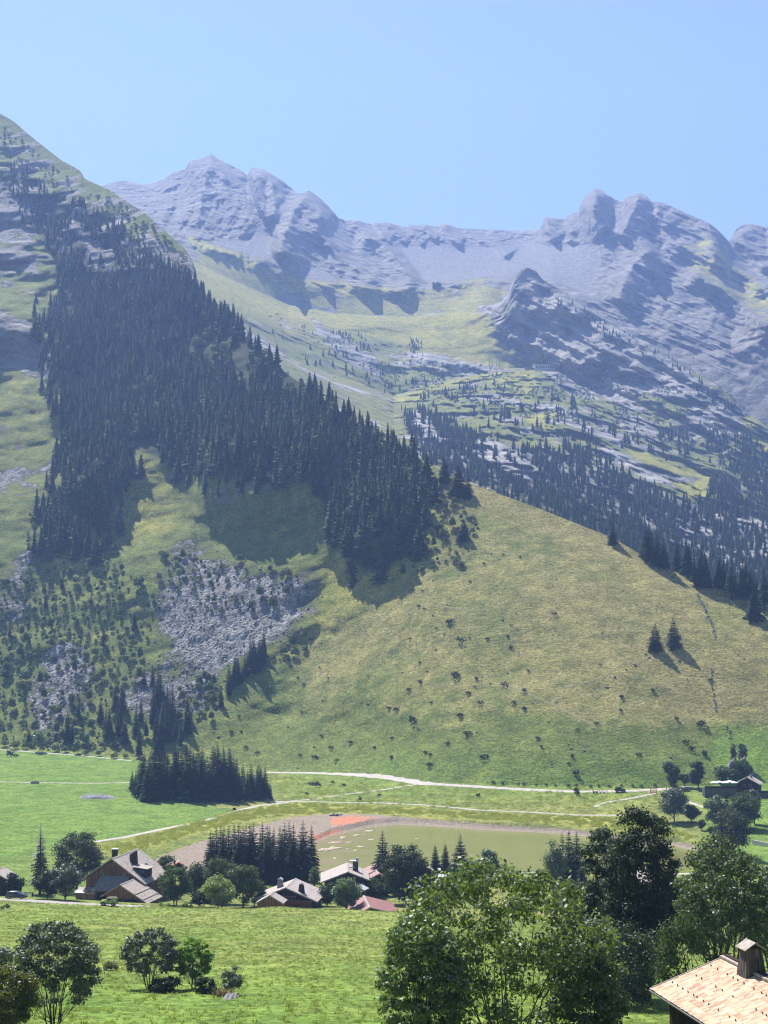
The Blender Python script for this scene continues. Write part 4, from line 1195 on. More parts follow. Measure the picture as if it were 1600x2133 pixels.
def scatter_stuff(name, P, scales, rots, srcs, label, cat, tilt=None):
    """one object: source meshes instanced on points with geometry nodes"""
    me = bpy.data.meshes.new(name)
    P = np.asarray(P, np.float32)
    me.vertices.add(len(P)); me.vertices.foreach_set("co", P.ravel())
    rv = rs_(len(P)); sw = rv.uniform(0.78, 1.32, len(P))
    a = me.attributes.new("sv", 'FLOAT_VECTOR', 'POINT'); a.data.foreach_set("vector", np.stack([np.asarray(scales) * sw, np.asarray(scales) * sw, np.asarray(scales)], 1).astype(np.float32).ravel())
    for nm, arr, ty in (("rz", rots, 'FLOAT'),):
        a = me.attributes.new(nm, ty, 'POINT'); a.data.foreach_set("value", np.asarray(arr, np.float32))
    a = me.attributes.new("pick", 'INT', 'POINT'); a.data.foreach_set("value", np.asarray(rs_(3).randint(0, len(srcs), len(P)), np.int32))
    if tilt is not None:
        a = me.attributes.new("tilt", 'FLOAT', 'POINT'); a.data.foreach_set("value", np.asarray(tilt, np.float32))
    o = mobj(name, me)
    ng = bpy.data.node_groups.new(name + "_nodes", 'GeometryNodeTree')
    ng.interface.new_socket("Geometry", in_out='INPUT', socket_type='NodeSocketGeometry')
    ng.interface.new_socket("Geometry", in_out='OUTPUT', socket_type='NodeSocketGeometry')
    N = ng.nodes; Lk = ng.links
    gi = N.new("NodeGroupInput"); go = N.new("NodeGroupOutput")
    jn = N.new("GeometryNodeJoinGeometry")
    for s in reversed(srcs):
        oi = N.new("GeometryNodeObjectInfo"); oi.inputs["Object"].default_value = s; oi.inputs["As Instance"].default_value = True
        Lk.new(oi.outputs["Geometry"], jn.inputs[0])
    iop = N.new("GeometryNodeInstanceOnPoints")
    Lk.new(gi.outputs[0], iop.inputs["Points"]); Lk.new(jn.outputs[0], iop.inputs["Instance"])
    iop.inputs["Pick Instance"].default_value = True
    def attr(nm, ty):
        a = N.new("GeometryNodeInputNamedAttribute"); a.data_type = ty; a.inputs["Name"].default_value = nm
        return a.outputs[0]
    Lk.new(attr("pick", 'INT'), iop.inputs["Instance Index"])
    cx = N.new("ShaderNodeCombineXYZ"); Lk.new(attr("rz", 'FLOAT'), cx.inputs[2])
    if tilt is not None: Lk.new(attr("tilt", 'FLOAT'), cx.inputs[0])
    Lk.new(cx.outputs[0], iop.inputs["Rotation"])
    Lk.new(attr("sv", 'FLOAT_VECTOR'), iop.inputs["Scale"])
    Lk.new(iop.outputs[0], go.inputs[0])
    md = o.modifiers.new("scatter", 'NODES'); md.node_group = ng
    tag(o, label, cat, kind="stuff")
    return o

# ---- sampling the terrain by real area, weighted by a mask in the photograph
_cellc = (GP[:-1, :-1] + GP[1:, :-1] + GP[1:, 1:] + GP[:-1, 1:]) / 4
_e1 = GP[1:, :-1] - GP[:-1, :-1]; _e2 = GP[:-1, 1:] - GP[:-1, :-1]
_area = np.linalg.norm(np.cross(_e1, _e2), axis=-1)
_cu = (GU[:-1, :-1] + GU[1:, 1:]) / 2; _cv = (GV[:-1, :-1] + GV[1:, 1:]) / 2
_seg = SEG[1:][None, :] * np.ones((NC - 1, 1))
def sample(n, wfun, segs, rs, spacing=0.0, r0=0, r1=None):
    r1 = r1 or NR - 1
    sl = np.s_[:, r0:r1]
    u, v = _cu[sl], _cv[sl]
    w = wfun(u, v) * _area[sl] * np.isin(_seg[sl], segs) * (u > -120) * (u < 1720)
    p = w.ravel() / w.sum()
    k = rs.choice(len(p), n, p=p)
    i, j = np.unravel_index(k, w.shape); j = j + r0
    a, b = rs.uniform(0, 1, n)[:, None], rs.uniform(0, 1, n)[:, None]
    P = (GP[i, j] * (1 - a) + GP[i + 1, j] * a) * (1 - b) + (GP[i, j + 1] * (1 - a) + GP[i + 1, j + 1] * a) * b
    if spacing:
        seen = {}; keep = []
        for q, (x, y) in enumerate(P[:, :2]):
            c = (int(x // spacing), int(y // spacing))
            if any((x - seen[c2][0]) ** 2 + (y - seen[c2][1]) ** 2 < spacing ** 2 for c2 in ((c[0] + dx, c[1] + dy) for dx in (-1, 0, 1) for dy in (-1, 0, 1)) if c2 in seen): continue
            seen[c] = (x, y); keep.append(q)
        P = P[keep]
    return P
def pix(P):
    P = np.asarray(P, float)
    return as2px(P[..., 0] / P[..., 1], (P[..., 2] - CAMZ) / P[..., 1])
# ------------------------------------------------------------------ spruces
near_protos = [spruce_near(11, 18, 2.5, 0.10, 38, 9), spruce_near(12, 18, 2.1, 0.14, 40, 9), spruce_near(13, 18, 2.9, 0.06, 34, 9), spruce_near(14, 18, 2.3, 0.2, 36, 8)]
broad_protos = [spruce_near(21, 12, 3.1, 0.02, 28, 11), spruce_near(22, 12, 2.7, 0.02, 28, 11)]
far_meshes = [spruce_far(31 + i, 18, (3.6, 4.5, 5.5, 3.9, 4.9)[i], (13, 12, 11, 14, 12)[i]) for i in range(5)]
spruce_count = 0
def spruce(loc, h, label, group=None, proto=None, wide=1.0, seed=0, sink=0.5):
    """a spruce with its trunk and crown"""
    global spruce_count
    spruce_count += 1
    rs = rs_(9000 + spruce_count + seed)
    pr = proto if proto is not None else near_protos[rs.randint(len(near_protos))]
    h0 = 18.0 if pr in near_protos else 12.0
    o = empty("spruce_tree", (loc[0], loc[1], loc[2] - sink), rs.uniform(0, 6.28))
    k = h / h0; kw_ = k * wide * rs.uniform(0.9, 1.1)
    o.scale = (kw_, kw_, k)
    mobj("crown", pr[0], o); mobj("trunk", pr[1], o)
    return tag(o, label, "tree", group)
def spruce_simple(loc, h, label, group, wide=1.0):
    global spruce_count
    spruce_count += 1
    rs = rs_(7000 + spruce_count)
    o = mobj("spruce_tree", far_meshes[rs.randint(5)], None, (loc[0], loc[1], loc[2] - 0.8), rs.uniform(0, 6.28))
    k = h / 18.0; o.scale = (k * wide, k * wide, k)
    return tag(o, label, "tree", group)

# dark row between the lake and the chalets
row_u = [(438, 1724), (450, 1718), (459, 1716), (466, 1717), (476, 1713), (487, 1709), (497, 1708), (506, 1714), (512, 1711), (520, 1709), (527, 1706), (546, 1706), (556, 1712), (561, 1715), (570, 1718), (583, 1715), (593, 1707), (602, 1706), (611, 1710), (631, 1702), (649, 1714)]
ords = ["first", "second", "third", "fourth", "fifth", "sixth", "seventh", "eighth", "ninth", "tenth", "eleventh", "twelfth", "thirteenth", "fourteenth", "fifteenth", "sixteenth", "seventeenth", "eighteenth", "nineteenth", "twentieth", "twenty-first", "twenty-second", "twenty-third", "twenty-fourth"]
rs = rs_(5)
for i, (u, vt) in enumerate(row_u):
    Y = 418 + (i % 3) * 7 + rs.uniform(-2, 2)
    p = at(u, 1800, Y); z = ground_z(p.x, Y)
    top = at(u, vt, Y).z
    spruce((p.x, Y, z), top - z, f"tall dark spruce, {ords[i]} from the left in the row behind the chalets", "spruce row between lake and chalets", near_protos[(0, 2, 3)[i % 3]], 1.3)
# back rank that closes the row, only glimpsed between the others
for i in range(10):
    u = 445 + i * 20 + rs.uniform(-4, 4); Y = 440 + rs.uniform(-3, 3)
    p = at(u, 1800, Y); z = ground_z(p.x, Y)
    spruce((p.x, Y, z), at(u, 1722 + rs.uniform(0, 14), Y).z - z, "dark spruce of the rear rank glimpsed through the row behind the chalets", "rear rank of the spruce row", near_protos[i % 4], 1.0)

def spruce_at(u, vb, vt, label, Y=None, wide=1.0, proto=None, group=None):
    if Y is None: p = ground(u, vb); Y = p.y
    else:
        p = at(u, vb, Y); p.z = ground_z(p.x, Y)
    h = at(u, vt, Y).z - p.z
    return spruce(p, h, label, group, proto, wide)
spruce_at(797, 1840, 1724, "lone dark spruce in front of the lake beside the round dark tree", 405, 1.6, near_protos[2])
spruce_at(907, 1835, 1754, "smaller left spruce of the pair before the lake", 425, 1.9)
spruce_at(928, 1835, 1752, "right spruce of the small pair before the lake", 428, 1.8)
spruce_at(959, 1845, 1732, "big broad spruce beside the terrace chalet", 405, 1.9, near_protos[2])
spruce_at(1008, 1835, 1760, "pointed spruce behind the small bushy tree at the lake", 430, 0.9)
spruce_at(1172, 1850, 1728, "left dark spruce of the clump before the lake", 400, 1.3, near_protos[2])
spruce_at(1186, 1850, 1721, "middle and tallest spruce of the clump before the lake", 396, 1.3, near_protos[0])
spruce_at(1202, 1850, 1726, "right dark spruce of the clump before the lake", 402, 1.4, near_protos[2])
spruce_at(1212, 1860, 1790, "low bushy spruce at the foot of the lakeside clump", 385, 1.5, near_protos[2])
spruce_at(1514, 1690, 1636, "slim dark spruce below the white parasols", 560, 1.1)
# lone trees on the hill
spruce_at(1365, 1352, 1296, "left spruce of the pair standing alone on the dry hill", None, 1.3, broad_protos[0])
spruce_at(1403, 1346, 1281, "right and taller spruce of the pair alone on the dry hill", None, 1.2, broad_protos[1])
spruce_at(1572, 1288, 1222, "broad spruce at the hill's right edge inside the stone wall corner", None, 1.5, broad_protos[0])
spruce_at(1276, 1132, 1078, "single spruce just behind the crest of the dry hill", None, 1.2, broad_protos[1])
# trees on the forest's edge along the ridge
for i, (u, vb, vt, nm) in enumerate([(868, 990, 958, "small spruce on the ridge at the forest edge"), (925, 1004, 945, "stout ridge spruce, leftmost of the three at the top of the grassy hill"), (955, 1030, 965, "middle ridge spruce of the three at the top of the grassy hill"),
                                     (975, 1036, 990, "rightmost ridge spruce of the three at the top of the grassy hill"), (965, 1126, 1078, "single spruce among bushes below the ridge trees"), (917, 1110, 1085, "small spruce in the bushy hollow below the ridge")]):
    spruce_at(u, vb, vt, nm, None, 1.3, broad_protos[i % 2])
# trees behind the right end of the hill crest
rs = rs_(77)
rt = []
for i in range(46):
    u = 1330 + 290 * rs.rand() ** 0.9
    vr = np.interp(u, [1330, 1400, 1460, 1520, 1600], [1150, 1188, 1213, 1236, 1258])
    rt.append((u, vr))
for i, (u, vr) in enumerate(sorted(rt)):
    Y0 = float(np.interp(u, [1330, 1600], [786, 742]))
    dY = rs.uniform(-10, 26)
    Y = Y0 + dY
    p = at(u, vr, Y); z = ground_z(p.x, Y)
    h = rs.uniform(15, 23) * (1.1 if u > 1500 else 1) + max(0, dY) * 0.3
    spruce((p.x, Y, z), h, "dark spruce in the belt behind the right end of the hill crest", "spruce belt behind the hill crest", near_protos[i % 4] if i % 3 else near_protos[2], 1.35)

# grove on the meadow
rs = rs_(15)
gr = []
tops = [(278, 1600), (290, 1572), (303, 1560), (318, 1566), (330, 1556), (345, 1553), (360, 1556), (372, 1548), (388, 1552), (400, 1556), (413, 1548), (425, 1556), (440, 1553), (452, 1560), (464, 1556), (474, 1560), (486, 1582), (497, 1605), (508, 1600), (520, 1584), (533, 1606), (545, 1601), (556, 1618)]
for i, (u, vt) in enumerate(tops):
    for r_i in range(2):
        vb = 1652 + r_i * 15 + rs.uniform(-3, 3) - (6 if u < 300 else 0); vt = vt - rs.uniform(-6, 16)
        uu = u + rs.uniform(-3, 3) + r_i * 5
        p = ground(uu, vb)
        h = (vb - vt - r_i * rs.uniform(6, 20)) * mpp(p.y)
        gr.append((p, h))
for i, (p, h) in enumerate(gr):
    spruce(p, h, "dark spruce in the dense grove on the valley meadow", "dense grove on the meadow", near_protos[i % 3], 1.45)
# stand above it, at the foot of the scree
rs = rs_(16)
poly = [(205, 1500), (240, 1470), (300, 1450), (330, 1465), (395, 1500), (400, 1555), (330, 1585), (280, 1580), (215, 1560)]
k_ = 0
while k_ < 40:
    u, v = rs.uniform(200, 405), rs.uniform(1455, 1588)
    if inpoly(np.array([u]), np.array([v]), poly)[0] < 0: continue
    p = ground(u, v); k_ += 1
    spruce(p, rs.uniform(12, 20), "dark spruce in the stand at the foot of the scree", "spruce stand below the scree", near_protos[k_ % 4], 1.2)
# small stand at the scree's right edge
rs = rs_(17)
for i in range(22):
    t = rs.rand()
    u = 458 + t * 100 + rs.uniform(-6, 6); v = 1468 - t * 95 + rs.uniform(-22, 10)
    p = ground(u, v)
    spruce(p, rs.uniform(11, 19), "dark spruce in the narrow stand between the scree and the grassy hill", "narrow stand beside the scree", near_protos[i % 4], 1.15)
# scattered single spruces low on the mountain
rs = rs_(18)
for i, (u, v, h) in enumerate([(140, 1545, 17), (150, 1548, 13), (60, 1550, 10), (163, 1500, 12), (318, 1430, 13), (330, 1445, 15), (300, 1425, 11), (130, 1230, 12), (95, 1265, 9), (20, 1330, 11), (280, 1310, 12), (215, 1350, 10)]):
    p = ground(u, v)
    spruce(p, h, "single dark spruce among bushes low on the wooded mountain", "single spruces low on the mountain", near_protos[i % 4], 1.2)

# ---- the great wood
CLEAR = [[(365, 655), (480, 695), (600, 770), (650, 815), (640, 868), (565, 845), (470, 800), (380, 745)], [(285, 890), (320, 890), (335, 960), (355, 985), (270, 985), (268, 940)], [(430, 1035), (560, 1020), (650, 1030), (680, 1090), (690, 1140), (560, 1180), (440, 1150)], [(150, 460), (240, 530), (230, 585), (180, 575)],
         [(640, 790), (680, 825), (655, 815)], [(0, 500), (85, 550), (75, 600), (0, 560)]]
def forest_w(u, v):
    dF = inpoly(u, v, FOREST)
    w = np.maximum(smooth(dF, -6, 10), 0.14 * smooth(dF, -48, -8) * smooth(v, 600, 700))
    for c in CLEAR: w = w * (1 - 0.97 * smooth(inpoly(u, v, c), -6, 6))
    thin = smooth(v, 680, 500)
    n = pn(u / 38.0, v / 38.0, u * 0 + 3.0)
    w = w * np.where(thin > 0, 1 - thin * smooth(n, 0.35, -0.1) * 0.93, 1)
    n2 = pn(u / 26.0, v / 60.0, u * 0 + 8.0) + 0.5 * pn(u / 11.0, v / 24.0, u * 0 + 4.0)
    w = w * (1 - 0.95 * smooth(n2, 0.08, 0.34))
    return w
rs = rs_(21)
PF = sample(10500, forest_w, (2,), rs, 3.8, R_FOOT, R_RIDGE)
hF = 6 + 14 * np.clip(0.5 + 0.5 * fbm(PF[:, 0], PF[:, 1], PF[:, 2], 90, 2, 0.5, 3.0) + rs.uniform(-0.35, 0.35, len(PF)), 0, 1) + 3
uF, vF = pix(PF)
hF *= 1.05 - 0.5 * smooth(vF, 760, 430)
# belt just behind the ridge, whose tops stand above it
extra = []
for u in np.arange(418, 900, 5.0):
    for q in range(2):
        uu = u + rs.uniform(-3, 3)
        vr = np.interp(uu, [r[0] for r in RIDGE], [r[1] for r in RIDGE]); Yr = np.interp(uu, [r[0] for r in RIDGE], [r[2] for r in RIDGE])
        if rs.rand() < 0.25: continue
        Y = Yr + rs.uniform(2, 40); p = at(uu, vr, Y); extra.append((p.x, Y, ground_z(p.x, Y), rs.uniform(8, 15)))
extra = np.array(extra)
# the nearest of the wood stand as trees of their own
own = np.argsort(PF[:, 1] - 3.0 * hF)[:max(0, 300 - spruce_count)]
for i in own:
    spruce_simple(PF[i], hF[i], "dark spruce on the lower edge of the great wood on the mountain", "lower edge of the great wood", 1.1)
rest = np.setdiff1d(np.arange(len(PF)), own)
PR = np.concatenate([PF[rest], extra[:, :3]]); HR = np.concatenate([hF[rest], extra[:, 3]])
PR[:, 2] -= 0.8
srcs = []
own_objs = [o for o in COL.objects if o.name.startswith("spruce_tree") and o.type == 'MESH']
seen_m = {}
for o in own_objs: seen_m.setdefault(o.data.name, o)
srcs = list(seen_m.values())
scatter_stuff("spruce_forest", PR, HR / 18.0 / np.array([1.0] * len(HR)), rs.uniform(0, 6.28, len(HR)), srcs, "dense dark spruce forest covering the shaded mountainside", "forest") if srcs else None

# ---- woods across the valley, beyond the ridge
def far_w(u, v):
    w = 1.0 * smooth(inpoly(u, v, [(830, 850), (900, 860), (985, 900), (1090, 940), (1180, 930), (1240, 950), (1340, 1020), (1450, 1060), (1480, 1000), (1560, 1010), (1720, 1060), (1720, 1330), (1300, 1170), (1000, 1015), (870, 950)]), -8, 14)
    w = np.maximum(w, 0.55 * smooth(inpoly(u, v, [(1440, 880), (1560, 920), (1720, 960), (1720, 1100), (1560, 1040), (1500, 960)]), -8, 14))
    w = np.maximum(w, 0.13 * smooth(inpoly(u, v, [(560, 690), (700, 700), (820, 760), (1000, 760), (1130, 800), (1300, 880), (1450, 900), (1500, 980), (1300, 960), (1100, 910), (900, 850), (760, 800), (640, 760)]), -10, 20) * smooth(pn(u / 30.0, v / 22.0, u * 0 + 1.0), -0.25, 0.25))
    w = np.maximum(w, 0.16 * smooth(inpoly(u, v, [(1130, 590), (1260, 670), (1440, 775), (1560, 870), (1500, 850), (1380, 770), (1250, 700), (1150, 640)]), -4, 8))
    w = np.maximum(w, 0.2 * smooth(inpoly(u, v, [(690, 690), (740, 690), (780, 730), (740, 740)]), -4, 8)); w = np.maximum(w, 0.25 * smooth(inpoly(u, v, [(840, 700), (880, 715), (895, 750), (860, 740)]), -4, 8))
    cl_ = pn(u / 26.0 + 3.0, v / 17.0, u * 0 + 6.0) + 0.5 * pn(u / 11.0, v / 8.0, u * 0 + 9.0)
    w = w * (0.05 + 0.95 * smooth(cl_, -0.22, 0.1))
    for c in PISTE: w = w * (1 - smooth(inpoly(u, v, c), -4, 3))
    for c in ([(995, 905), (1040, 920), (1100, 955), (1112, 985), (1105, 1020), (1060, 985), (1010, 955), (995, 930)], [(1240, 920), (1300, 945), (1380, 990), (1430, 1010), (1360, 1005), (1270, 960)], [(860, 850), (905, 880), (920, 920), (890, 915), (860, 890)], [(1220, 995), (1300, 1040), (1330, 1065), (1290, 1060), (1230, 1020)], [(1010, 1005), (1110, 1040), (1200, 1085), (1130, 1055), (1040, 1025)], [(1500, 1060), (1590, 1095), (1580, 1105), (1500, 1075)]):
        w = w * (1 - 0.93 * smooth(inpoly(u, v, c), -6, 4))
    return w
rs = rs_(22)
PV = sample(7500, far_w, (3,), rs, 4.4, R_RIDGE, R_KN + 8)
uV, vV = pix(PV)
hV = rs.uniform(8, 15, len(PV)) * (1 - 0.35 * smooth(vV, 900, 720))
PV[:, 2] -= 0.8
scatter_stuff("spruce_forest", PV, hV / 18.0, rs.uniform(0, 6.28, len(PV)), srcs, "dark spruce woods on the rocky slope across the hidden valley", "forest")
# ------------------------------------------------------------------ broadleaved trees, one by one
def tree_at(name, label, u, vb, vt, wpx, mat, Y=None, group=None, cat="tree", seed=None, **kw):
    """u/vb foot of the tree in the photograph, vt its top, wpx the crown's width in photo pixels"""
    if Y is None: p = ground(u, vb); Y = p.y
    else:
        p = at(u, vb, Y); p.z = ground_z(p.x, Y)
    h = at(u, vt, Y).z - p.z; w = wpx * mpp(Y)
    k = dict(leaf=max(0.16, 3.6 * mpp(Y)), n=int(np.clip(wpx * (vb - vt) * 0.55, 700, 5200)), lobes=24)
    k.update(kw)
    if Y > 300: w *= 1.14; k['n'] = int(k['n'] * 1.8); k['leaf'] *= 1.12; k['lobe_r'] = k.get('lobe_r', 0.27) * 1.15
    else: k['n'] = int(k['n'] * 1.35)
    crown, trunk = broadleaf(seed if seed is not None else int(u * 7 + vt), h, w, mat, **k)
    o = empty(name, p)
    mobj("crown", crown, o); mobj("trunk", trunk, o)
    return tag(o, label, cat, group)

# foreground
tree_at("maple_tree", "big broad maple with many upright stems and sunlit leaf tips in the foreground", 1050, 2240, 1800, 470, 'leaf_maple', 76, n=13500, leaf=0.235, stems=11, base=0.20, lobes=95, lobe_r=0.145, fan=0.65, top=0.35, tr=0.012, shell=0.5, hollow=0.36, seed=407, droop=0.3)
tree_at("maple_tree", "darker multi-stemmed maple at the left side of the big foreground maple", 880, 2240, 1900, 210, 'leaf_maple', 72, n=8000, leaf=0.22, stems=6, base=0.2, lobes=80, lobe_r=0.15, fan=0.5, top=0.9, tr=0.012, shell=0.5, hollow=0.3, seed=402, droop=0.2)
tree_at("maple_tree", "low spreading maple whose pale leaf tips reach right toward the shingled roof", 1222, 2250, 1948, 180, 'leaf_maple', 74, n=6500, leaf=0.225, stems=5, base=0.15, lobes=70, lobe_r=0.16, fan=0.5, tr=0.012, shell=0.5, hollow=0.3, seed=403, droop=0.2)
tree_at("ash_tree", "tallest dark tree behind the shingled roof, narrow crown before the lake", 1345, 2030, 1674, 185, 'leaf_dark', 158, n=19000, leaf=0.33, stems=2, base=0.06, lobes=120, lobe_r=0.155, top=1.1, tr=0.014, shell=0.5, seed=411)
tree_at("ash_tree", "shorter dark tree joined to the left of the tallest dark tree", 1262, 2030, 1720, 130, 'leaf_dark', 165, n=13000, leaf=0.33, stems=2, base=0.08, lobes=80, lobe_r=0.17, top=1.2, tr=0.013, shell=0.5, seed=412)
tree_at("hazel_bush", "dark bushy undergrowth at the foot of the two dark trees", 1300, 2040, 1915, 230, 'leaf_dark', 150, n=9000, leaf=0.27, stems=5, base=0.02, lobes=36, lobe_r=0.26, seed=413, cat="bush")
tree_at("sycamore_tree", "broad fan-shaped tree with forked dark limbs above the shingled roof", 1512, 2010, 1772, 215, 'leaf_fan', 128, n=9500, leaf=0.28, stems=8, base=0.30, lobes=110, lobe_r=0.13, fan=0.75, top=0.5, flat_top=0.35, tr=0.016, shell=0.45, hollow=0.4, seed=421)
tree_at("sycamore_tree", "round-topped pale tree just behind the broad fan-shaped tree", 1500, 1990, 1736, 165, 'leaf_fan', 150, n=9000, leaf=0.27, stems=3, base=0.35, lobes=40, lobe_r=0.22, fan=0.5, hollow=0.4, seed=422)
tree_at("sycamore_tree", "leafy tree cut off by the right border above the chimney", 1610, 2030, 1800, 150, 'leaf_fan', 135, n=8000, leaf=0.25, stems=4, base=0.25, lobes=36, lobe_r=0.22, fan=0.5, hollow=0.4, seed=423)
tree_at("hazel_bush", "dark bush with yellowish leaves between the dark trees and the shingled roof", 1430, 2050, 1900, 130, 'leaf_shrub', 118, n=6000, leaf=0.22, stems=5, base=0.02, lobes=30, lobe_r=0.26, seed=424, cat="bush")
tree_at("willow_tree", "large silvery willow with bare lower stems at the lower left", 112, 2155, 1922, 205, 'leaf_willow', 112, n=9500, leaf=0.23, stems=8, base=0.16, lobes=80, lobe_r=0.15, fan=0.6, tr=0.014, shell=0.5, hollow=0.35, seed=431)
tree_at("rowan_tree", "bushy tree with turning yellow leaves in the lower left corner", 18, 2170, 2008, 130, 'leaf_autumn', 100, n=9000, leaf=0.18, stems=4, base=0.05, lobes=34, lobe_r=0.24, seed=432)
tree_at("willow_tree", "grey-green willow behind the yellowing corner tree at the left border", -8, 2120, 1962, 90, 'leaf_willow', 124, n=4500, leaf=0.21, stems=4, base=0.1, lobes=28, lobe_r=0.24, seed=433)
tree_at("willow_tree", "silvery multi-stemmed willow of the small clump in the field", 312, 2062, 1936, 132, 'leaf_willow', None, n=5600, leaf=0.26, stems=7, base=0.2, lobes=70, lobe_r=0.155, fan=0.55, tr=0.016, shell=0.5, hollow=0.35, seed=441)
tree_at("willow_tree", "bright yellow-green young tree beside the silvery willow in the field", 402, 2060, 1954, 88, 'leaf_bright', None, n=4200, leaf=0.26, stems=4, base=0.18, lobes=70, lobe_r=0.14, fan=0.4, tr=0.016, shell=0.5, seed=442)
tree_at("willow_shrub", "small round grey-green shrub at the right end of the field clump", 481, 2072, 2012, 54, 'leaf_willow', None, n=2200, leaf=0.2, stems=7, base=0.1, lobes=20, lobe_r=0.24, fan=0.8, cat="shrub", seed=443)
tree_at("hazel_bush", "low dark bush under the silvery willow of the field clump", 345, 2068, 2040, 80, 'leaf_dark', None, n=2200, leaf=0.26, stems=4, base=0.0, lobes=18, lobe_r=0.3, cat="bush", seed=444)
tree_at("hazel_bush", "dark bush beneath the bright young tree of the field clump", 430, 2070, 2040, 60, 'leaf_dark', None, n=1700, leaf=0.26, stems=4, base=0.0, lobes=16, lobe_r=0.3, cat="bush", seed=445)
tree_at("hazel_bush", "brownish low shrub left of the field clump", 232, 2022, 2006, 44, 'leaf_autumn', None, n=900, leaf=0.25, stems=4, base=0.0, lobes=12, lobe_r=0.3, cat="bush", seed=446)
# village
def village(name, label, u, vb, vt, w, mat, Y, **kw):
    return tree_at(name, label, u, vb, vt, w, mat, Y, **kw)
village("maple_tree", "dark round tree behind the large barn", 160, 1862, 1729, 98, 'leaf_dark', 392, base=0.12, n=6000, lobes=40, lobe_r=0.22)
village("yew_bush", "dark bushy conifer at the road edge left of the barn", 98, 1884, 1812, 44, 'leaf_dark', 349, base=0.03, lobes=26, lobe_r=0.26, n=3200)
village("birch_tree", "drooping grey-green birch at the road beside the barn", 136, 1886, 1796, 62, 'leaf_willow', 348, base=0.16, n=4200, lobes=34, lobe_r=0.22, droop=0.5)
village("plum_tree", "small bushy tree beside the dark parked car", 31, 1866, 1816, 34, 'leaf_dark', 372, base=0.05, n=1800)
village("apple_tree", "dark leafy tree at the barn's right corner", 366, 1888, 1796, 66, 'leaf_shrub', 358, base=0.10, n=4200, lobes=34, lobe_r=0.22, stems=2)
village("apple_tree", "small tree just above the barn roof's right eave", 345, 1880, 1775, 34, 'leaf_shrub', 388, base=0.2, n=1500)
village("maple_tree", "leafy tree behind the right side of the dark barn tree", 402, 1880, 1792, 50, 'leaf_dark', 375, base=0.1, n=2800)
village("maple_tree", "tall leafy tree behind the yellow-green round tree", 462, 1886, 1786, 74, 'leaf_shrub', 372, base=0.08, n=5000, lobes=36, lobe_r=0.22)
village("linden_tree", "round yellow-green tree in front of the village grove", 455, 1892, 1826, 66, 'leaf_lime', 351, base=0.06, n=4200, lobes=36, lobe_r=0.22)
village("maple_tree", "broad green tree right of the yellow-green round tree", 506, 1890, 1798, 66, 'leaf_shrub', 360, base=0.06, n=4600, lobes=34, lobe_r=0.22)
village("maple_tree", "smaller green tree at the right end of the village grove", 530, 1886, 1828, 40, 'leaf_shrub', 364, base=0.05, n=2200)
village("hazel_bush", "dark shade bush under the village grove", 425, 1890, 1850, 46, 'leaf_dark', 358, base=0.0, n=1800, cat="bush")
village("willow_tree", "pale silvery tree in front of the chalet with the twin-cap chimney", 723, 1902, 1824, 55, 'leaf_pale', 347, base=0.05, n=3800, top=1.5, lobes=34, lobe_r=0.22)
village("beech_tree", "great dark round tree between the red roof and the lake", 846, 1905, 1760, 98, 'leaf_dark', 372, base=0.03, n=8500, lobes=52, lobe_r=0.2, top=1.2)
village("hazel_bush", "pale bush beside the lakeside chalet's shed", 706, 1868, 1826, 30, 'leaf_pale', 392, base=0.02, n=1300, cat="bush")
village("hazel_bush", "dark hedge bush between two chalets", 682, 1880, 1838, 42, 'leaf_dark', 366, base=0.0, n=1700, cat="bush")
village("willow_tree", "pale bush at the right end of the spruce row", 655, 1862, 1806, 22, 'leaf_pale', 408, base=0.05, n=1200)
village("hazel_bush", "dark bush beneath the lone lakeside spruce", 775, 1872, 1828, 50, 'leaf_shrub', 388, base=0.0, n=2200, cat="bush")
village("alder_tree", "small bushy tree with pointed top at the lake edge", 1018, 1838, 1768, 48, 'leaf_pale', 425, base=0.1, n=2600, top=1.5)
village("alder_tree", "thin pale sapling left of the bushy lakeside tree", 988, 1836, 1790, 22, 'leaf_lime', 420, base=0.1, n=800)
village("birch_tree", "grey-green leafy tree at the left of the lakeside spruce clump", 1156, 1850, 1735, 44, 'leaf_pale', 392, base=0.08, n=3000, top=1.4)
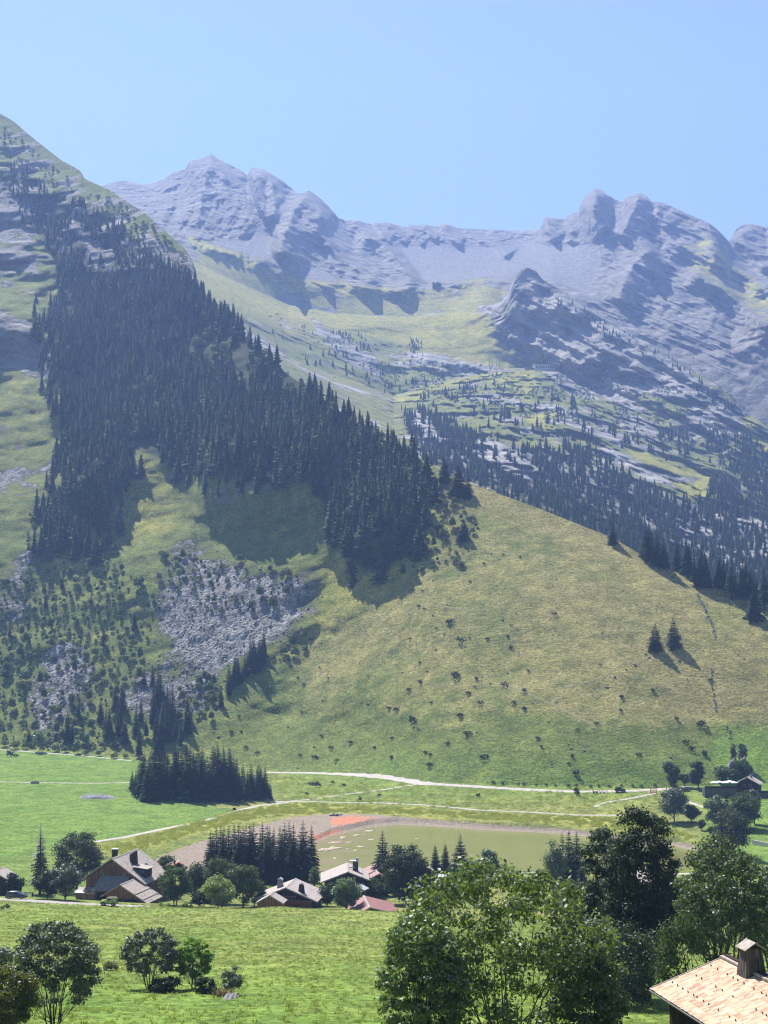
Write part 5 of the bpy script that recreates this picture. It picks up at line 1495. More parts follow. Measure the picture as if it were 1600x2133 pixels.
# around the far chalet on the right
far_r = [("ash_tree", "upright dark tree left of the white parasols' terrace", 1398, 1640, 1586, 36, 'leaf_dark', None), ("ash_tree", "tall dark tree at the end of the parasol terrace", 1454, 1642, 1582, 36, 'leaf_dark', None),
         ("alder_tree", "light green slender tree between the two upright dark trees", 1427, 1640, 1604, 20, 'leaf_pale', None), ("poplar_tree", "large grey-green poplar above the lake's right end", 1405, 1712, 1636, 54, 'leaf_willow', None),
         ("apple_tree", "small round tree beside the large poplar", 1441, 1712, 1672, 32, 'leaf_shrub', None), ("maple_tree", "rounded tree with light trunk right of the path", 1490, 1722, 1656, 46, 'leaf_pale', None),
         ("maple_tree", "broad grey-green tree below the far chalet", 1548, 1726, 1652, 76, 'leaf_shrub', None), ("poplar_tree", "slim pointed tree behind the broad tree below the far chalet", 1571, 1716, 1643, 26, 'leaf_willow', None),
         ("beech_tree", "dark dome-shaped tree at the lake's right end", 1528, 1778, 1690, 92, 'leaf_dark', 470), ("yew_bush", "small dark bush on the bank right of the lake", 1462, 1730, 1706, 14, 'leaf_dark', None),
         ("hazel_bush", "round bush on the bank beside the dome-shaped tree", 1485, 1742, 1722, 22, 'leaf_shrub', None), ("alder_tree", "leafy bush behind the far chalet's terrace", 1505, 1626, 1594, 40, 'leaf_pale', None),
         ("alder_tree", "dark leafy clump behind the far chalet's roof", 1545, 1622, 1585, 44, 'leaf_shrub', None), ("birch_tree", "thin birch on the rocky knob above the far chalet", 1548, 1596, 1540, 15, 'leaf_willow', None), ("birch_tree", "second and sparser thin birch on the rocky knob", 1529, 1598, 1546, 11, 'leaf_willow', None)]
for i, (nm, lb, u, vb, vt, w, mt, Y) in enumerate(far_r):
    tree_at(nm, lb, u, vb, vt, w, mt, Y, base=0.08, n=int(np.clip(w * (vb - vt) * 0.9, 350, 4500)), seed=700 + i, cat="bush" if "bush" in nm else "tree", leaf=1.35 if False else max(0.3, 3.4 * mpp((ground(u, vb).y if Y is None else Y))))
# larch beside the barn
cr, tk = spruce_near(51, 18, 2.4, 0.16, 30, 8)
cr.materials.clear(); cr.materials.append(M['needle_larch'])
p = at(83, 1850, 384); p.z = ground_z(p.x, 384)
o = empty("larch_tree", p); k_ = (at(83, 1711, 384).z - p.z) / 18.0; o.scale = (k_ * 1.25, k_ * 1.25, k_)
mobj("crown", cr, o); mobj("trunk", tk, o)
tag(o, "tall feathery larch left of the round dark tree", "tree")

# ------------------------------------------------------------------ shrubs
shrub_meshes = [shrub_mesh(61 + i, 2.2, (2.4, 3.0, 2.0, 2.6)[i], 'leaf_shrub', 130, 0.5) for i in range(4)]
small_trees = []
for i in range(3):
    rs = rs_(90 + i); n = 220
    small_trees.append(shrub_mesh(71 + i, 4.5, (2.6, 3.2, 2.2)[i], 'leaf_shrub', 240, 0.6))
jun_meshes = [shrub_mesh(81 + i, 1.5, (2.2, 2.8, 1.8)[i], 'juniper', 80, 0.42) for i in range(3)]
def shrub(meshes, p, s, name, label, group, rs, cat="shrub"):
    o = mobj(name, meshes[rs.randint(len(meshes))], None, (p[0], p[1], p[2] - 0.12 * s), rs.uniform(0, 6.28))
    o.scale = (s * rs.uniform(0.85, 1.2), s * rs.uniform(0.85, 1.2), s * rs.uniform(0.85, 1.15))
    return tag(o, label, cat, group)
# dark junipers dotted over the grassy hill
rs = rs_(31)
hill_pts = [(935, 1300, 1.9), (961, 1336, 2.3), (1015, 1333, 1.2), (1065, 1350, 1.1), (948, 1412, 2.2), (875, 1424, 1.3), (992, 1416, 1.1), (1050, 1430, 1.7), (1092, 1442, 1.2), (852, 1440, 1.2), (825, 1482, 1.5), (958, 1495, 1.6), (975, 1447, 1.3), (1000, 1467, 1.2), (1070, 1467, 1.2), (1092, 1480, 1.4), (860, 1508, 2.2), (975, 1531, 1.6), (932, 1552, 1.1), (1007, 1581, 1.8),
            (886, 1570, 1.2), (895, 1597, 1.5), (815, 1580, 1.2), (1120, 1540, 1.1), (1242, 1508, 1.0), (1192, 1578, 1.0), (1200, 1616, 1.7), (1295, 1455, 1.2), (1293, 1482, 1.0), (1462, 1512, 1.8), (1430, 1548, 1.3), (1442, 1565, 1.7), (1468, 1574, 1.6), (1410, 1500, 1.1), (1155, 1281, 1.3), (1480, 1418, 1.0), (1100, 1400, .9), (780, 1560, 1.1), (730, 1550, 1.3), (690, 1560, 1.2), (655, 1580, 1.3), (670, 1535, 1.1), (810, 1478, 1.2), (512, 1560, 1.3), (482, 1528, 1.4), (536, 1570, 1.2), (1360, 1440, 1.0), (1200, 1650, 1.2), (1330, 1575, 1.2)]
for u, v, s in hill_pts:
    shrub(jun_meshes, ground(u, v), s, "juniper_bush", "small dark juniper bush dotted on the grassy hill", "junipers on the grassy hill", rs)
def hillw(u, v):
    return smooth(inpoly(u, v, [(560, 1590), (460, 1500), (620, 1340), (820, 1230), (960, 1110), (1100, 1150), (1300, 1260), (1500, 1420), (1600, 1560), (1380, 1620), (900, 1610)]), 0, 20) * smooth(u, 1500, 700) + 0.15 * smooth(inpoly(u, v, [(560, 1590), (1400, 1620), (1600, 1560), (1600, 1300), (1300, 1250), (1000, 1120), (600, 1400)]), 0, 10)
PJ = sample(75, hillw, (2,), rs, 6.0, R_FOOT, R_RIDGE)
for p in PJ:
    shrub(jun_meshes, p, rs.uniform(0.4, 1.0), "juniper_bush", "small dark juniper bush dotted on the grassy hill", "junipers on the grassy hill", rs)
# bushes and young trees between the scree and the wood
def bushw(u, v):
    w = 1.0 * smooth(inpoly(u, v, [(0, 1220), (110, 1140), (250, 1160), (350, 1260), (310, 1330), (280, 1440), (200, 1500), (240, 1560), (120, 1575), (-60, 1555), (-60, 1300)]), -10, 25)
    w = np.maximum(w, 0.5 * smooth(inpoly(u, v, [(330, 1150), (430, 1170), (660, 1210), (650, 1250), (520, 1280), (400, 1290), (340, 1230)]), -10, 20))
    w = np.maximum(w, 0.9 * smooth(inpoly(u, v, [(360, 1440), (440, 1400), (470, 1470), (430, 1530), (370, 1510)]), -6, 14))
    w = np.maximum(w, 0.9 * smooth(inpoly(u, v, [(560, 1370), (640, 1310), (670, 1330), (600, 1400)]), -6, 10))
    w = np.maximum(w, 1.0 * smooth(inpoly(u, v, [(860, 980), (920, 1010), (1000, 1090), (960, 1180), (860, 1200), (800, 1220), (850, 1120)]), -8, 16))
    w = np.maximum(w, 0.5 * smooth(inpoly(u, v, [(60, 1060), (130, 1050), (140, 1160), (40, 1200)]), -8, 16))
    return w * (1 - 0.5 * smooth(inpoly(u, v, [(60, 1370), (130, 1340), (170, 1420), (130, 1500), (80, 1470)]), -8, 14))
rs = rs_(32)
PB = sample(2100, bushw, (2,), rs, 3.4, R_FOOT, R_RIDGE)
big = rs.uniform(0, 1, len(PB)) ** 2
order = np.argsort(PB[:, 1] - 220 * big)
for q in order[:170]:
    st = rs.rand() < 0.4
    shrub(small_trees if st else shrub_meshes, PB[q], (1.0 if st else 1.1) + 0.8 * big[q], "alder_shrub", "green alder bush on the stony slope left of the grassy hill", "alder bushes on the stony slope", rs)
restb = order[170:]
src_sh = []
for me in shrub_meshes + small_trees:
    for o in COL.objects:
        if o.type == 'MESH' and o.data == me: src_sh.append(o); break
PBr = PB[restb]
scatter_stuff("scrub", PBr, 0.6 + 0.9 * big[restb], rs.uniform(0, 6.28, len(PBr)), src_sh, "low green scrub between the scree and the wood", "scrub")
PD = sample(900, lambda u, v: smooth(inpoly(u, v, FOREST), -4, 12) * smooth(pn(u / 34.0, v / 50.0, u * 0 + 12.0), -0.05, 0.3) * smooth(v, 600, 700), (2,), rs, 4.0, R_FOOT, R_RIDGE)
scatter_stuff("scrub", PD, rs.uniform(1.0, 2.4, len(PD)), rs.uniform(0, 6.28, len(PD)), src_sh[4:], "pale green young broadleaved trees growing within the dark forest", "scrub")
# willows along the mountain's foot
for i, (u, v, s) in enumerate([(80, 1566, 3.0), (30, 1560, 2.0), (10, 1556, 1.8), (52, 1560, 1.6), (115, 1566, 2.0), (135, 1568, 1.7), (160, 1570, 2.1), (178, 1573, 1.5), (205, 1575, 1.5), (238, 1580, 1.6), (262, 1580, 1.2), (-15, 1556, 2.0), (100, 1552, 1.7), (190, 1558, 1.7), (245, 1560, 1.6)]):
    mts = small_trees if i in (0, 6) else shrub_meshes
    o = shrub(mts, ground(u, v), s * (0.75 if i in (0, 6) else 1), "willow_shrub", "pale willow bush on the track at the mountain's foot" if i else "big pale rounded willow bush where the meadow meets the mountain", "willow bushes at the mountain's foot" if i else None, rs)
    if i in (0, 6, 8, 4):
        o.data = o.data.copy(); o.data.materials[0] = M['leaf_pale']
for i, (u, v, s, lb) in enumerate([(22, 1576, 2.2, "dark low bush alone on the upper left meadow"), (34, 1577, 1.2, "small dark bush beside the low bush on the upper left meadow"), (18, 1570, 1.4, "dark bush touching the low bush at the meadow's upper left edge")]):
    shrub(jun_meshes, ground(u, v), s, "juniper_bush", lb, None, rs)
# scrub on the rocky slope across the valley
rs = rs_(33)
def fw(u, v): return 0.5 * smooth(inpoly(u, v, [(560, 660), (700, 690), (850, 740), (1100, 780), (1250, 740), (1450, 800), (1600, 800), (1600, 900), (1450, 960), (1250, 900), (1000, 860), (800, 790)]), -10, 30) * smooth(pn(u / 40.0, v / 26.0, u * 0 + 5.0), -0.1, 0.3)
PS = sample(1800, fw, (3,), rs, 4.0, R_RIDGE, R_KN + 8)
scatter_stuff("scrub", PS, rs.uniform(0.7, 1.6, len(PS)), rs.uniform(0, 6.28, len(PS)), [o for o in src_sh[:4]], "dwarf pine scrub on the rocky slope across the valley", "scrub")
# upper left mountain scrub
def uw(u, v): return smooth(inpoly(u, v, [(180, 400), (260, 430), (390, 530), (410, 580), (350, 570), (250, 490), (150, 420), (80, 380), (0, 340), (0, 260), (120, 350)]), -4, 10) * (0.25 + 0.75 * smooth(u, 150, 300)) * smooth(pn(u / 30.0, v / 20.0, u * 0 + 5.0), -0.15, 0.3)
PS = sample(700, uw, (2,), rs, 4.0, R_FOOT, R_RIDGE)
scatter_stuff("scrub", PS, rs.uniform(0.7, 1.7, len(PS)), rs.uniform(0, 6.28, len(PS)), [o for o in src_sh[:4]], "dark dwarf scrub on the upper left mountain flank", "scrub")

# ------------------------------------------------------------------ stones
rock_ms = [rock_mesh(201 + i) for i in range(5)]
rs = rs_(41)
# boulders one can tell apart
bl = [(1305, 1395, 1.6), (1322, 1385, 1.8), (1344, 1362, 1.9), (1352, 1370, 1.6), (1280, 1410, 1.7), (1262, 1432, 1.5), (1415, 1377, 1.7), (1550, 1372, 1.5), (655, 1557, 2.0), (455, 1535, 2.2), (445, 1525, 1.8), (1190, 1560, 1.6), (1216, 1563, 1.5), (1236, 1575, 1.5), (820, 1700, 1.2), (1058, 1402, 1.3), (1110, 1465, 1.4), (1265, 1432, 1.5), (1397, 1578, 1.6), (700, 1590, 1.5), (620, 1600, 1.5), (980, 1560, 1.4)]
def boulder(p, s, label, group=None):
    o = mobj("boulder", rock_ms[rs.randint(5)], None, (p[0], p[1], p[2] + 0.1 * s), rs.uniform(0, 6.28))
    o.scale = (s * rs.uniform(.8, 1.3), s * rs.uniform(.8, 1.3), s * rs.uniform(.6, 1.0))
    return tag(o, label, "boulder", group)
for u, v, s in bl:
    boulder(ground(u, v), s * 0.8, "small grey boulder lying in the grass of the hill", "boulders on the grassy hill")
def scw(u, v): return smooth(inpoly(u, v, SCREE), -20, 60) * (0.35 + smooth(v, 1250, 1400)) + 0.45 * smooth(inpoly(u, v, [(60, 1370), (130, 1340), (200, 1420), (170, 1540), (80, 1520)]), -20, 40) + 0.25 * smooth(inpoly(u, v, [(-40, 1200), (60, 1180), (60, 1270), (-40, 1340)]), -10, 20)
PC = sample(6500, scw, (2,), rs, 0.0, R_FOOT, R_RIDGE)
ss_ = 0.28 + 1.5 * rs.uniform(0, 1, len(PC)) ** 6
od = np.argsort(-ss_)
for q in od[:110]: boulder(PC[q], ss_[q], "large angular limestone block on the grey scree", "blocks on the scree")
src_r = []
for me in rock_ms:
    for o in COL.objects:
        if o.type == 'MESH' and o.data == me: src_r.append(o); break
scatter_stuff("rubble", PC[od[110:]], ss_[od[110:]], rs.uniform(0, 6.28, len(od) - 110), src_r, "broken limestone rubble of the grey scree", "rubble", rs.uniform(-0.6, 0.6, len(od) - 110))
# scattered stones of the hill, too small to count
PH = sample(900, lambda u, v: hillw(u, v) + 0.25 * smooth(inpoly(u, v, [(1000, 1350), (1600, 1350), (1600, 1640), (900, 1640)]), 0, 20), (2,), rs, 0.0, R_FOOT, R_RIDGE)
scatter_stuff("stones", PH, rs.uniform(0.25, 0.75, len(PH)), rs.uniform(0, 6.28, len(PH)), src_r, "small pale stones strewn over the grassy hill", "stones", rs.uniform(-0.4, 0.4, len(PH)))
# rock hump on the left meadow
def hump(u0, u1, v, hgt, name, label):
    a = ground(u0, v); b = ground(u1, v)
    L = (b - a).length; W = 7.0
    n, m = 26, 12
    V = []
    for i in range(n):
        for j in range(m):
            s, t = i / (n - 1) * 2 - 1, j / (m - 1) * 2 - 1
            r = max(0, 1 - s * s * s * s - t * t)
            z = hgt * (r ** 0.6) * (0.75 + 0.5 * float(pn(s * 3.1 + 5, t * 2.0, 0.5)) + 0.25 * float(pn(s * 9, t * 6, 1.5))) - 0.25
            V.append((a.x + (b.x - a.x) * (s + 1) / 2, a.y + t * W / 2, a.z + z))
    Fq = np.array([(i * m + j, (i + 1) * m + j, (i + 1) * m + j + 1, i * m + j + 1) for i in range(n - 1) for j in range(m - 1)])
    return tag(mobj(name, npmesh(name, np.array(V), Fq, [M['boulder']], False)), label, "rock")
hump(164, 242, 1662, 1.9, "rock_outcrop", "long low rock outcrop in the green left meadow")
hump(1512, 1572, 1612, 7.0, "rock_outcrop", "dark rocky knob above the far chalet")
hump(462, 492, 2082, 0.5, "rock_outcrop", "grey rocks with dry grass at the end of the field clump")
# ------------------------------------------------------------------ buildings
def set_uv(me, fn):
    """uv of every face from its own plane: u along the horizontal, v up the slope (metres)"""
    uvl = me.uv_layers.new(name="UVMap")
    for pl in me.polygons:
        n = pl.normal
        h = Vector((-n.y, n.x, 0))
        if h.length < 1e-4: h = Vector((1, 0, 0))
        h.normalize(); t = n.cross(h)
        for li in pl.loop_indices:
            c = me.vertices[me.loops[li].vertex_index].co
            uvl.data[li].uv = (c.dot(h), c.dot(t))

def uvbuild(mb, name, mat, parent):
    me = mb.mesh(name, mat); set_uv(me, None)
    return mobj(name, me, parent)

def gable_roof(parent, x0, x1, xa, za, zl, zr, y0, y1, mat, th=0.22, name="roof_slope", ridge=True, trim='trim'):
    """two slopes meeting at xa: apex height za, left eave (x0, zl), right eave (x1, zr), from y0 (front) to y1"""
    for (xe, ze) in ((x0, zl), (x1, zr)):
        mb = MB()
        q = [(xe, y0, ze), (xa, y0, za), (xa, y1, za), (xe, y1, ze)]
        if xe > xa: q = [q[1], q[0], q[3], q[2]]
        mb.slab(*q, th)
        s = uvbuild(mb, name, mat, parent)
        # verge boards along the front edge
        vb = MB()
        e = -1 if xe < xa else 1
        vb.hexa([(xa, y0 - 0.06, za - th - 0.06), (xe, y0 - 0.06, ze - th - 0.06), (xe, y0 - 0.005, ze - th - 0.06), (xa, y0 - 0.005, za - th - 0.06)] if e > 0 else
                [(xe, y0 - 0.06, ze - th - 0.06), (xa, y0 - 0.06, za - th - 0.06), (xa, y0 - 0.005, za - th - 0.06), (xe, y0 - 0.005, ze - th - 0.06)],
                [(xa, y0 - 0.06, za + 0.03), (xe, y0 - 0.06, ze + 0.03), (xe, y0 - 0.005, ze + 0.03), (xa, y0 - 0.005, za + 0.03)] if e > 0 else
                [(xe, y0 - 0.06, ze + 0.03), (xa, y0 - 0.06, za + 0.03), (xa, y0 - 0.005, za + 0.03), (xe, y0 - 0.005, ze + 0.03)])
        vb.build("verge_board", M[trim], s)
    if ridge:
        MB().prism([(xa - 0.28, za - 0.08), (xa + 0.28, za - 0.08), (xa, za + 0.10)], y0 - 0.02, y1 + 0.02).build("ridge_cap", M[trim], parent)

def gable_wall(parent, x0, x1, xa, za, ze0, ze1, y0, y1, mat, zb=-2.0, name="wall"):
    MB().prism([(x0, zb), (x1, zb), (x1, ze1), (xa, za), (x0, ze0)], y0, y1).build(name, mat, parent)

def plank_front(parent, x0, x1, xa, za, ze0, ze1, y, mat, w=0.34, zb=0.0, seed=1):
    """boards of different tone and depth on a gable front, one by one"""
    rs = rs_(seed)
    x = x0
    me_cache = None
    while x < x1 - 0.05:
        ww = w * rs.uniform(0.8, 1.25); xe = min(x + ww, x1)
        xc = (x + xe) / 2
        top = lambda q: (ze0 + (za - ze0) * (q - x0) / (xa - x0)) if q < xa else (ze1 + (za - ze1) * (x1 - q) / (x1 - xa))
        d = rs.uniform(0.02, 0.06)
        z0 = zb + rs.uniform(0, 0.1)
        mb = MB().add([(x + 0.012, y - d, z0), (xe - 0.012, y - d, z0), (xe - 0.012, y + 0.02, z0), (x + 0.012, y + 0.02, z0),
                       (x + 0.012, y - d, top(x + 0.012) - 0.05), (xe - 0.012, y - d, top(xe - 0.012) - 0.05), (xe - 0.012, y + 0.02, top(xe - 0.012) - 0.05), (x + 0.012, y + 0.02, top(x + 0.012) - 0.05)],
                      [(0, 3, 2, 1), (4, 5, 6, 7), (0, 1, 5, 4), (1, 2, 6, 5), (2, 3, 7, 6), (3, 0, 4, 7)])
        mb.build("plank", mat, parent)
        x = xe

def window(parent, x, z, w, h, y, frame='trim'):
    f = MB()
    f.box(x - w / 2 - .08, x + w / 2 + .08, y - .08, y - .003, z - .08, z); f.box(x - w / 2 - .08, x + w / 2 + .08, y - .08, y - .003, z + h, z + h + .08)
    f.box(x - w / 2 - .08, x - w / 2, y - .08, y - .003, z, z + h); f.box(x + w / 2, x + w / 2 + .08, y - .08, y - .003, z, z + h); f.box(x - .03, x + .03, y - .075, y - .003, z, z + h)
    o = f.build("window", M[frame], parent)
    MB().box(x - w / 2, x + w / 2, y - .04, y - .004, z, z + h).build("pane", M['glass'], o)
    return o

def wood_chimney(parent, x, y, z0, z1, b, t, mat='dark_wood', cap='shingle_dark', name="chimney"):
    """tapering boarded chimney with a little saddle roof"""
    mb = MB().hexa([(x - b, y - b, z0), (x + b, y - b, z0), (x + b, y + b, z0), (x - b, y + b, z0)], [(x - t, y - t, z1), (x + t, y - t, z1), (x + t, y + t, z1), (x - t, y + t, z1)])
    c = mb.build(name, M[mat], parent)
    k = t * 1.25
    uvbuild(MB().prism([(x - k, z1 + 0.02), (x + k, z1 + 0.02), (x, z1 + t * 0.9)], y - k, y + k), "chimney_cap", M[cap], c)
    return c

# --- the large old farmhouse with its barn
pA = at(234, 1880, 372); zA = ground_z(pA.x, 372) - 0.2
A = empty("farmhouse", (pA.x, 372, zA), math.radians(-13))
H = at(234, 1787, 372).z - zA
tag(A, "large old wooden farmhouse with grey shingle roof and barn wing by the road", "house")
gable_wall(A, -6.9, 7.4, 0, H - 0.55, H - 5.0, H - 5.4, 0, 15.5, M['old_wood'])
plank_front(A, -6.7, 6.2, 0, H - 0.7, H - 5.0, H - 4.9, -0.02, M['old_wood'], 0.42, H - 5.3, 3)
gable_roof(A, -8.0, 8.8, 0, H, H - 5.35, H - 5.85, -0.9, 16.2, M['shingle_grey'])
MB().box(-6.8, 6.6, -0.16, -0.06, H - 5.5, H - 5.2).build("beam", M['old_wood'], A)
window(A, -2.9, H - 4.4, 0.7, 0.7, -0.08); window(A, 3.6, H - 4.3, 0.9, 0.9, -0.08)
# pent roof over the entrance
mb = MB().slab((-3.9, -3.4, H - 7.35), (4.4, -3.4, H - 7.35), (4.4, -0.1, H - 4.25), (-2.9, -0.1, H - 4.25), 0.2)
uvbuild(mb, "pent_roof", M['shingle_dark'], A)
MB().box(-3.85, 4.4, -3.48, -3.4, H - 7.6, H - 7.3).build("fascia", M['old_wood'], A)
MB().box(-2.6, 1.6, -1.0, -0.05, -1.0, H - 6.2).build("entrance", M['dark_wood'], A)
MB().box(-3.0, -2.75, -3.2, -2.95, -1.0, H - 7.4).build("post", M['old_wood'], A)
# low wing on the left
gable_wall(A, -8.2, -3.3, -5.7, H - 7.6, H - 8.3, H - 8.3, -3.0, -0.05, M['barn_wood'])
mb = MB().slab((-8.6, -3.3, H - 8.15), (-3.2, -3.3, H - 8.15), (-3.2, 0, H - 7.2), (-8.6, 0, H - 7.2), 0.15)
uvbuild(mb, "wing_roof", M['shingle_grey'], A)
MB().slab((-8.4, -3.4, H - 8.02), (-5.9, -3.4, H - 8.02), (-5.9, -2.2, H - 7.66), (-8.4, -2.2, H - 7.66), 0.06).build("tarpaulin", M['white_cloth'], A)
# chimneys and dormer
c = MB().box(-2.15, -1.05, 4.4, 5.5, H - 2.2, H + 1.3).build("chimney", M['dark_wood'], A)
MB().box(-2.3, -0.9, 4.25, 5.65, H + 1.305, H + 1.5).build("chimney_cap", M['white_cloth'], c)
c = MB().add([(2.4, 5.0, H - 2.6), (3.7, 5.0, H - 3.0), (3.7, 7.0, H - 3.0), (2.4, 7.0, H - 2.6), (2.2, 5.1, H + 0.1), (3.5, 5.1, H + 0.9), (3.5, 6.9, H + 0.9), (2.2, 6.9, H + 0.1)],
             [(0, 3, 2, 1), (4, 5, 6, 7), (0, 1, 5, 4), (1, 2, 6, 5), (2, 3, 7, 6), (3, 0, 4, 7)]).build("chimney", M['dark_wood'], A)
d = MB().box(5.1, 7.6, 2.4, 6.4, H - 4.9, H - 3.0).build("dormer", M['dark_wood'], A)
uvbuild(MB().slab((4.0, 2.1, H - 2.25), (8.1, 2.1, H - 2.75), (8.1, 6.7, H - 2.75), (4.0, 6.7, H - 2.25), 0.14), "dormer_roof", M['shingle_grey'], d)
MB().box(5.4, 7.3, 2.32, 2.395, H - 4.6, H - 3.1).build("opening", M['glass'], d)
for (x, y) in ((3.6, 3.6), (4.4, 9.5)):
    MB().slab((x, y, H - 0.62 * x + 0.10 - 0.0), (x + 0.9, y, H - 0.62 * (x + 0.9) - 0.02 + 0.12), (x + 0.9, y + 1.1, H - 0.62 * (x + 0.9) + 0.10), (x, y + 1.1, H - 0.62 * x + 0.10), 0.1).build("skylight", M['glass'], A)
# barn wing in front
xb, yb = 6.0, -9.2
Hb = H - 4.6
gable_wall(A, xb - 3.9, xb + 5.9, xb, Hb - 0.35, Hb - 2.6, Hb - 3.6, yb + 0.35, yb + 9.0, M['barn_wood'], name="barn_wall")
plank_front(A, xb - 3.8, xb + 5.8, xb, Hb - 0.45, Hb - 2.6, Hb - 3.6, yb + 0.33, M['barn_wood'], 0.36, Hb - 3.35, 8)
gable_roof(A, xb - 4.9, xb + 7.0, xb, Hb, Hb - 2.85, Hb - 4.1, yb - 0.6, yb + 9.2, M['shingle_grey'], name="barn_roof_slope")
for t in (0.52, 0.80):
    q = 7.0 * t
    MB().slab((xb + q, yb - 0.6, Hb - 4.1 * t + 0.14), (xb + q + 0.25, yb - 0.6, Hb - 4.1 * (q + .25) / 7.0 + 0.14), (xb + q + 0.25, yb + 9.2, Hb - 4.1 * (q + .25) / 7.0 + 0.14), (xb + q, yb + 9.2, Hb - 4.1 * t + 0.14), 0.13).build("roof_batten", M['trim'], A)
MB().box(xb - 2.6, xb + 0.5, yb + 0.16, yb + 0.25, -0.6, Hb - 3.45).build("doorway_shade_panel", M['dark_wood'], A)  # dark panels put in for the shade of the recessed door openings
MB().box(xb + 0.95, xb + 4.0, yb + 0.16, yb + 0.25, -0.6, Hb - 3.45).build("doorway_shade_panel", M['dark_wood'], A)
MB().box(xb + 0.55, xb + 0.9, yb + 0.05, yb + 0.3, -0.6, Hb - 3.4).build("post", M['barn_wood'], A)
MB().box(xb - 3.9, xb + 5.9, yb + 0.2, yb + 0.34, -1.2, 0.45).build("plinth", M['stone_base'], A)

# --- chalet behind the crest of the field
def chalet(name, label, u, vapex, Y, rot, hl, hr, dl, dr, depth, hgt, roof, wall, over=0.9):
    p = at(u, vapex, Y)
    z0 = p.z - hgt
    o = empty(name, (p.x, Y, z0), math.radians(rot))
    tag(o, label, "house")
    f = lambda s: 1 - over / s
    gable_wall(o, -hl * f(hl), hr * f(hr), 0, hgt - 0.4, hgt - 0.35 - dl * f(hl), hgt - 0.35 - dr * f(hr), over, depth - 0.5, M[wall])
    gable_roof(o, -hl, hr, 0, hgt, hgt - dl, hgt - dr, 0, depth, M[roof])
    return o
B = chalet("chalet", "wooden chalet with pale roof and red-brown balcony half hidden by the field's crest", 595, 1849, 358, -7, 7.4, 7.6, 2.9, 3.1, 13.5, 6.0, 'shingle_pale', 'dark_wood', 1.2)
window(B, -0.9, 3.0, 0.8, 0.8, 1.2, 'trim'); window(B, 0.4, 3.0, 0.8, 0.8, 1.2, 'trim'); window(B, 1.7, 2.7, 0.8, 1.1, 1.2, 'trim')
bal = MB().box(-0.3, 6.2, -0.1, 1.15, 1.9, 2.0).build("balcony", M['red_wood'], B)
for i in range(22): MB().box(-0.28 + i * 0.295, -0.28 + i * 0.295 + 0.27, -0.12, -0.06, 2.01, 2.95).build("slat", M['red_wood'], bal)
MB().box(-0.3, 6.2, -0.16, -0.02, 2.955, 3.03).build("rail", M['trim'], bal)
for (x, w) in ((0.6, 1.7), (3.6, 1.5), (5.4, 1.2)): MB().box(x - w / 2, x + w / 2, 1.08, 1.19, -0.4, 1.6).build("plaster_panel", M['plaster'], B)
for x in (1.7, 4.6): MB().box(x - .12, x + .12, 0.0, 0.24, -1, 1.9).build("post", M['trim'], B)
wood_chimney(B, -2.4, 6.0, 4.2, 6.9, 0.75, 0.5, 'stone_base', 'pale_metal'); wood_chimney(B, 3.3, 2.6, 3.9, 6.3, 0.75, 0.5, 'dark_wood', 'shingle_dark')
porch = chalet("woodshed", "small gabled woodshed with pale roof in front of the balcony chalet", 562, 1865, 349, -7, 3.5, 3.2, 1.9, 1.8, 5.0, 3.0, 'shingle_pale', 'barn_wood', 0.5)
C = chalet("chalet", "lakeside chalet with broad pale roof and a twin-cap metal chimney", 725, 1816, 384, 2, 6.9, 5.4, 2.6, 2.1, 15.0, 7.0, 'shingle_pale', 'dark_wood', 1.0)
window(C, -3.0, 2.2, 0.9, 1.0, 1.0); window(C, 1.5, 3.0, 0.9, 1.0, 1.0)
for x in (-4.6, -1.7, 3.6): MB().slab((x, -0.05, 7.0 - abs(x) * 2.6 / 6.9 + 0.06), (x + 0.22, -0.05, 7.0 - abs(x + .22) * 2.6 / 6.9 + 0.06), (x + 0.22, 15.05, 7.0 - abs(x + .22) * 2.6 / 6.9 + 0.06), (x, 15.05, 7.0 - abs(x) * 2.6 / 6.9 + 0.06), 0.05).build("roof_batten", M['trim'], C)
ch = MB().box(1.3, 2.7, 6.6, 8.0, 5.6, 8.4).build("chimney", M['dark_metal'], C)
MB().box(0.6, 2.8, 6.4, 8.2, 8.405, 8.7).build("chimney_cap", M['pale_metal'], ch); MB().box(2.1, 2.75, 7.0, 7.6, 8.705, 9.4).build("flue", M['pale_metal'], ch)
MB().box(0.4, 1.8, 6.2, 6.58, 7.0, 7.25).build("chimney_ledge", M['pale_metal'], ch)
sh = chalet("garden_shed", "little shed with white sheet roof before the lakeside chalet", 744, 1846, 378, -20, 1.9, 1.9, 0.6, 0.9, 3.4, 3.0, 'pale_metal', 'dark_wood', 0.3)
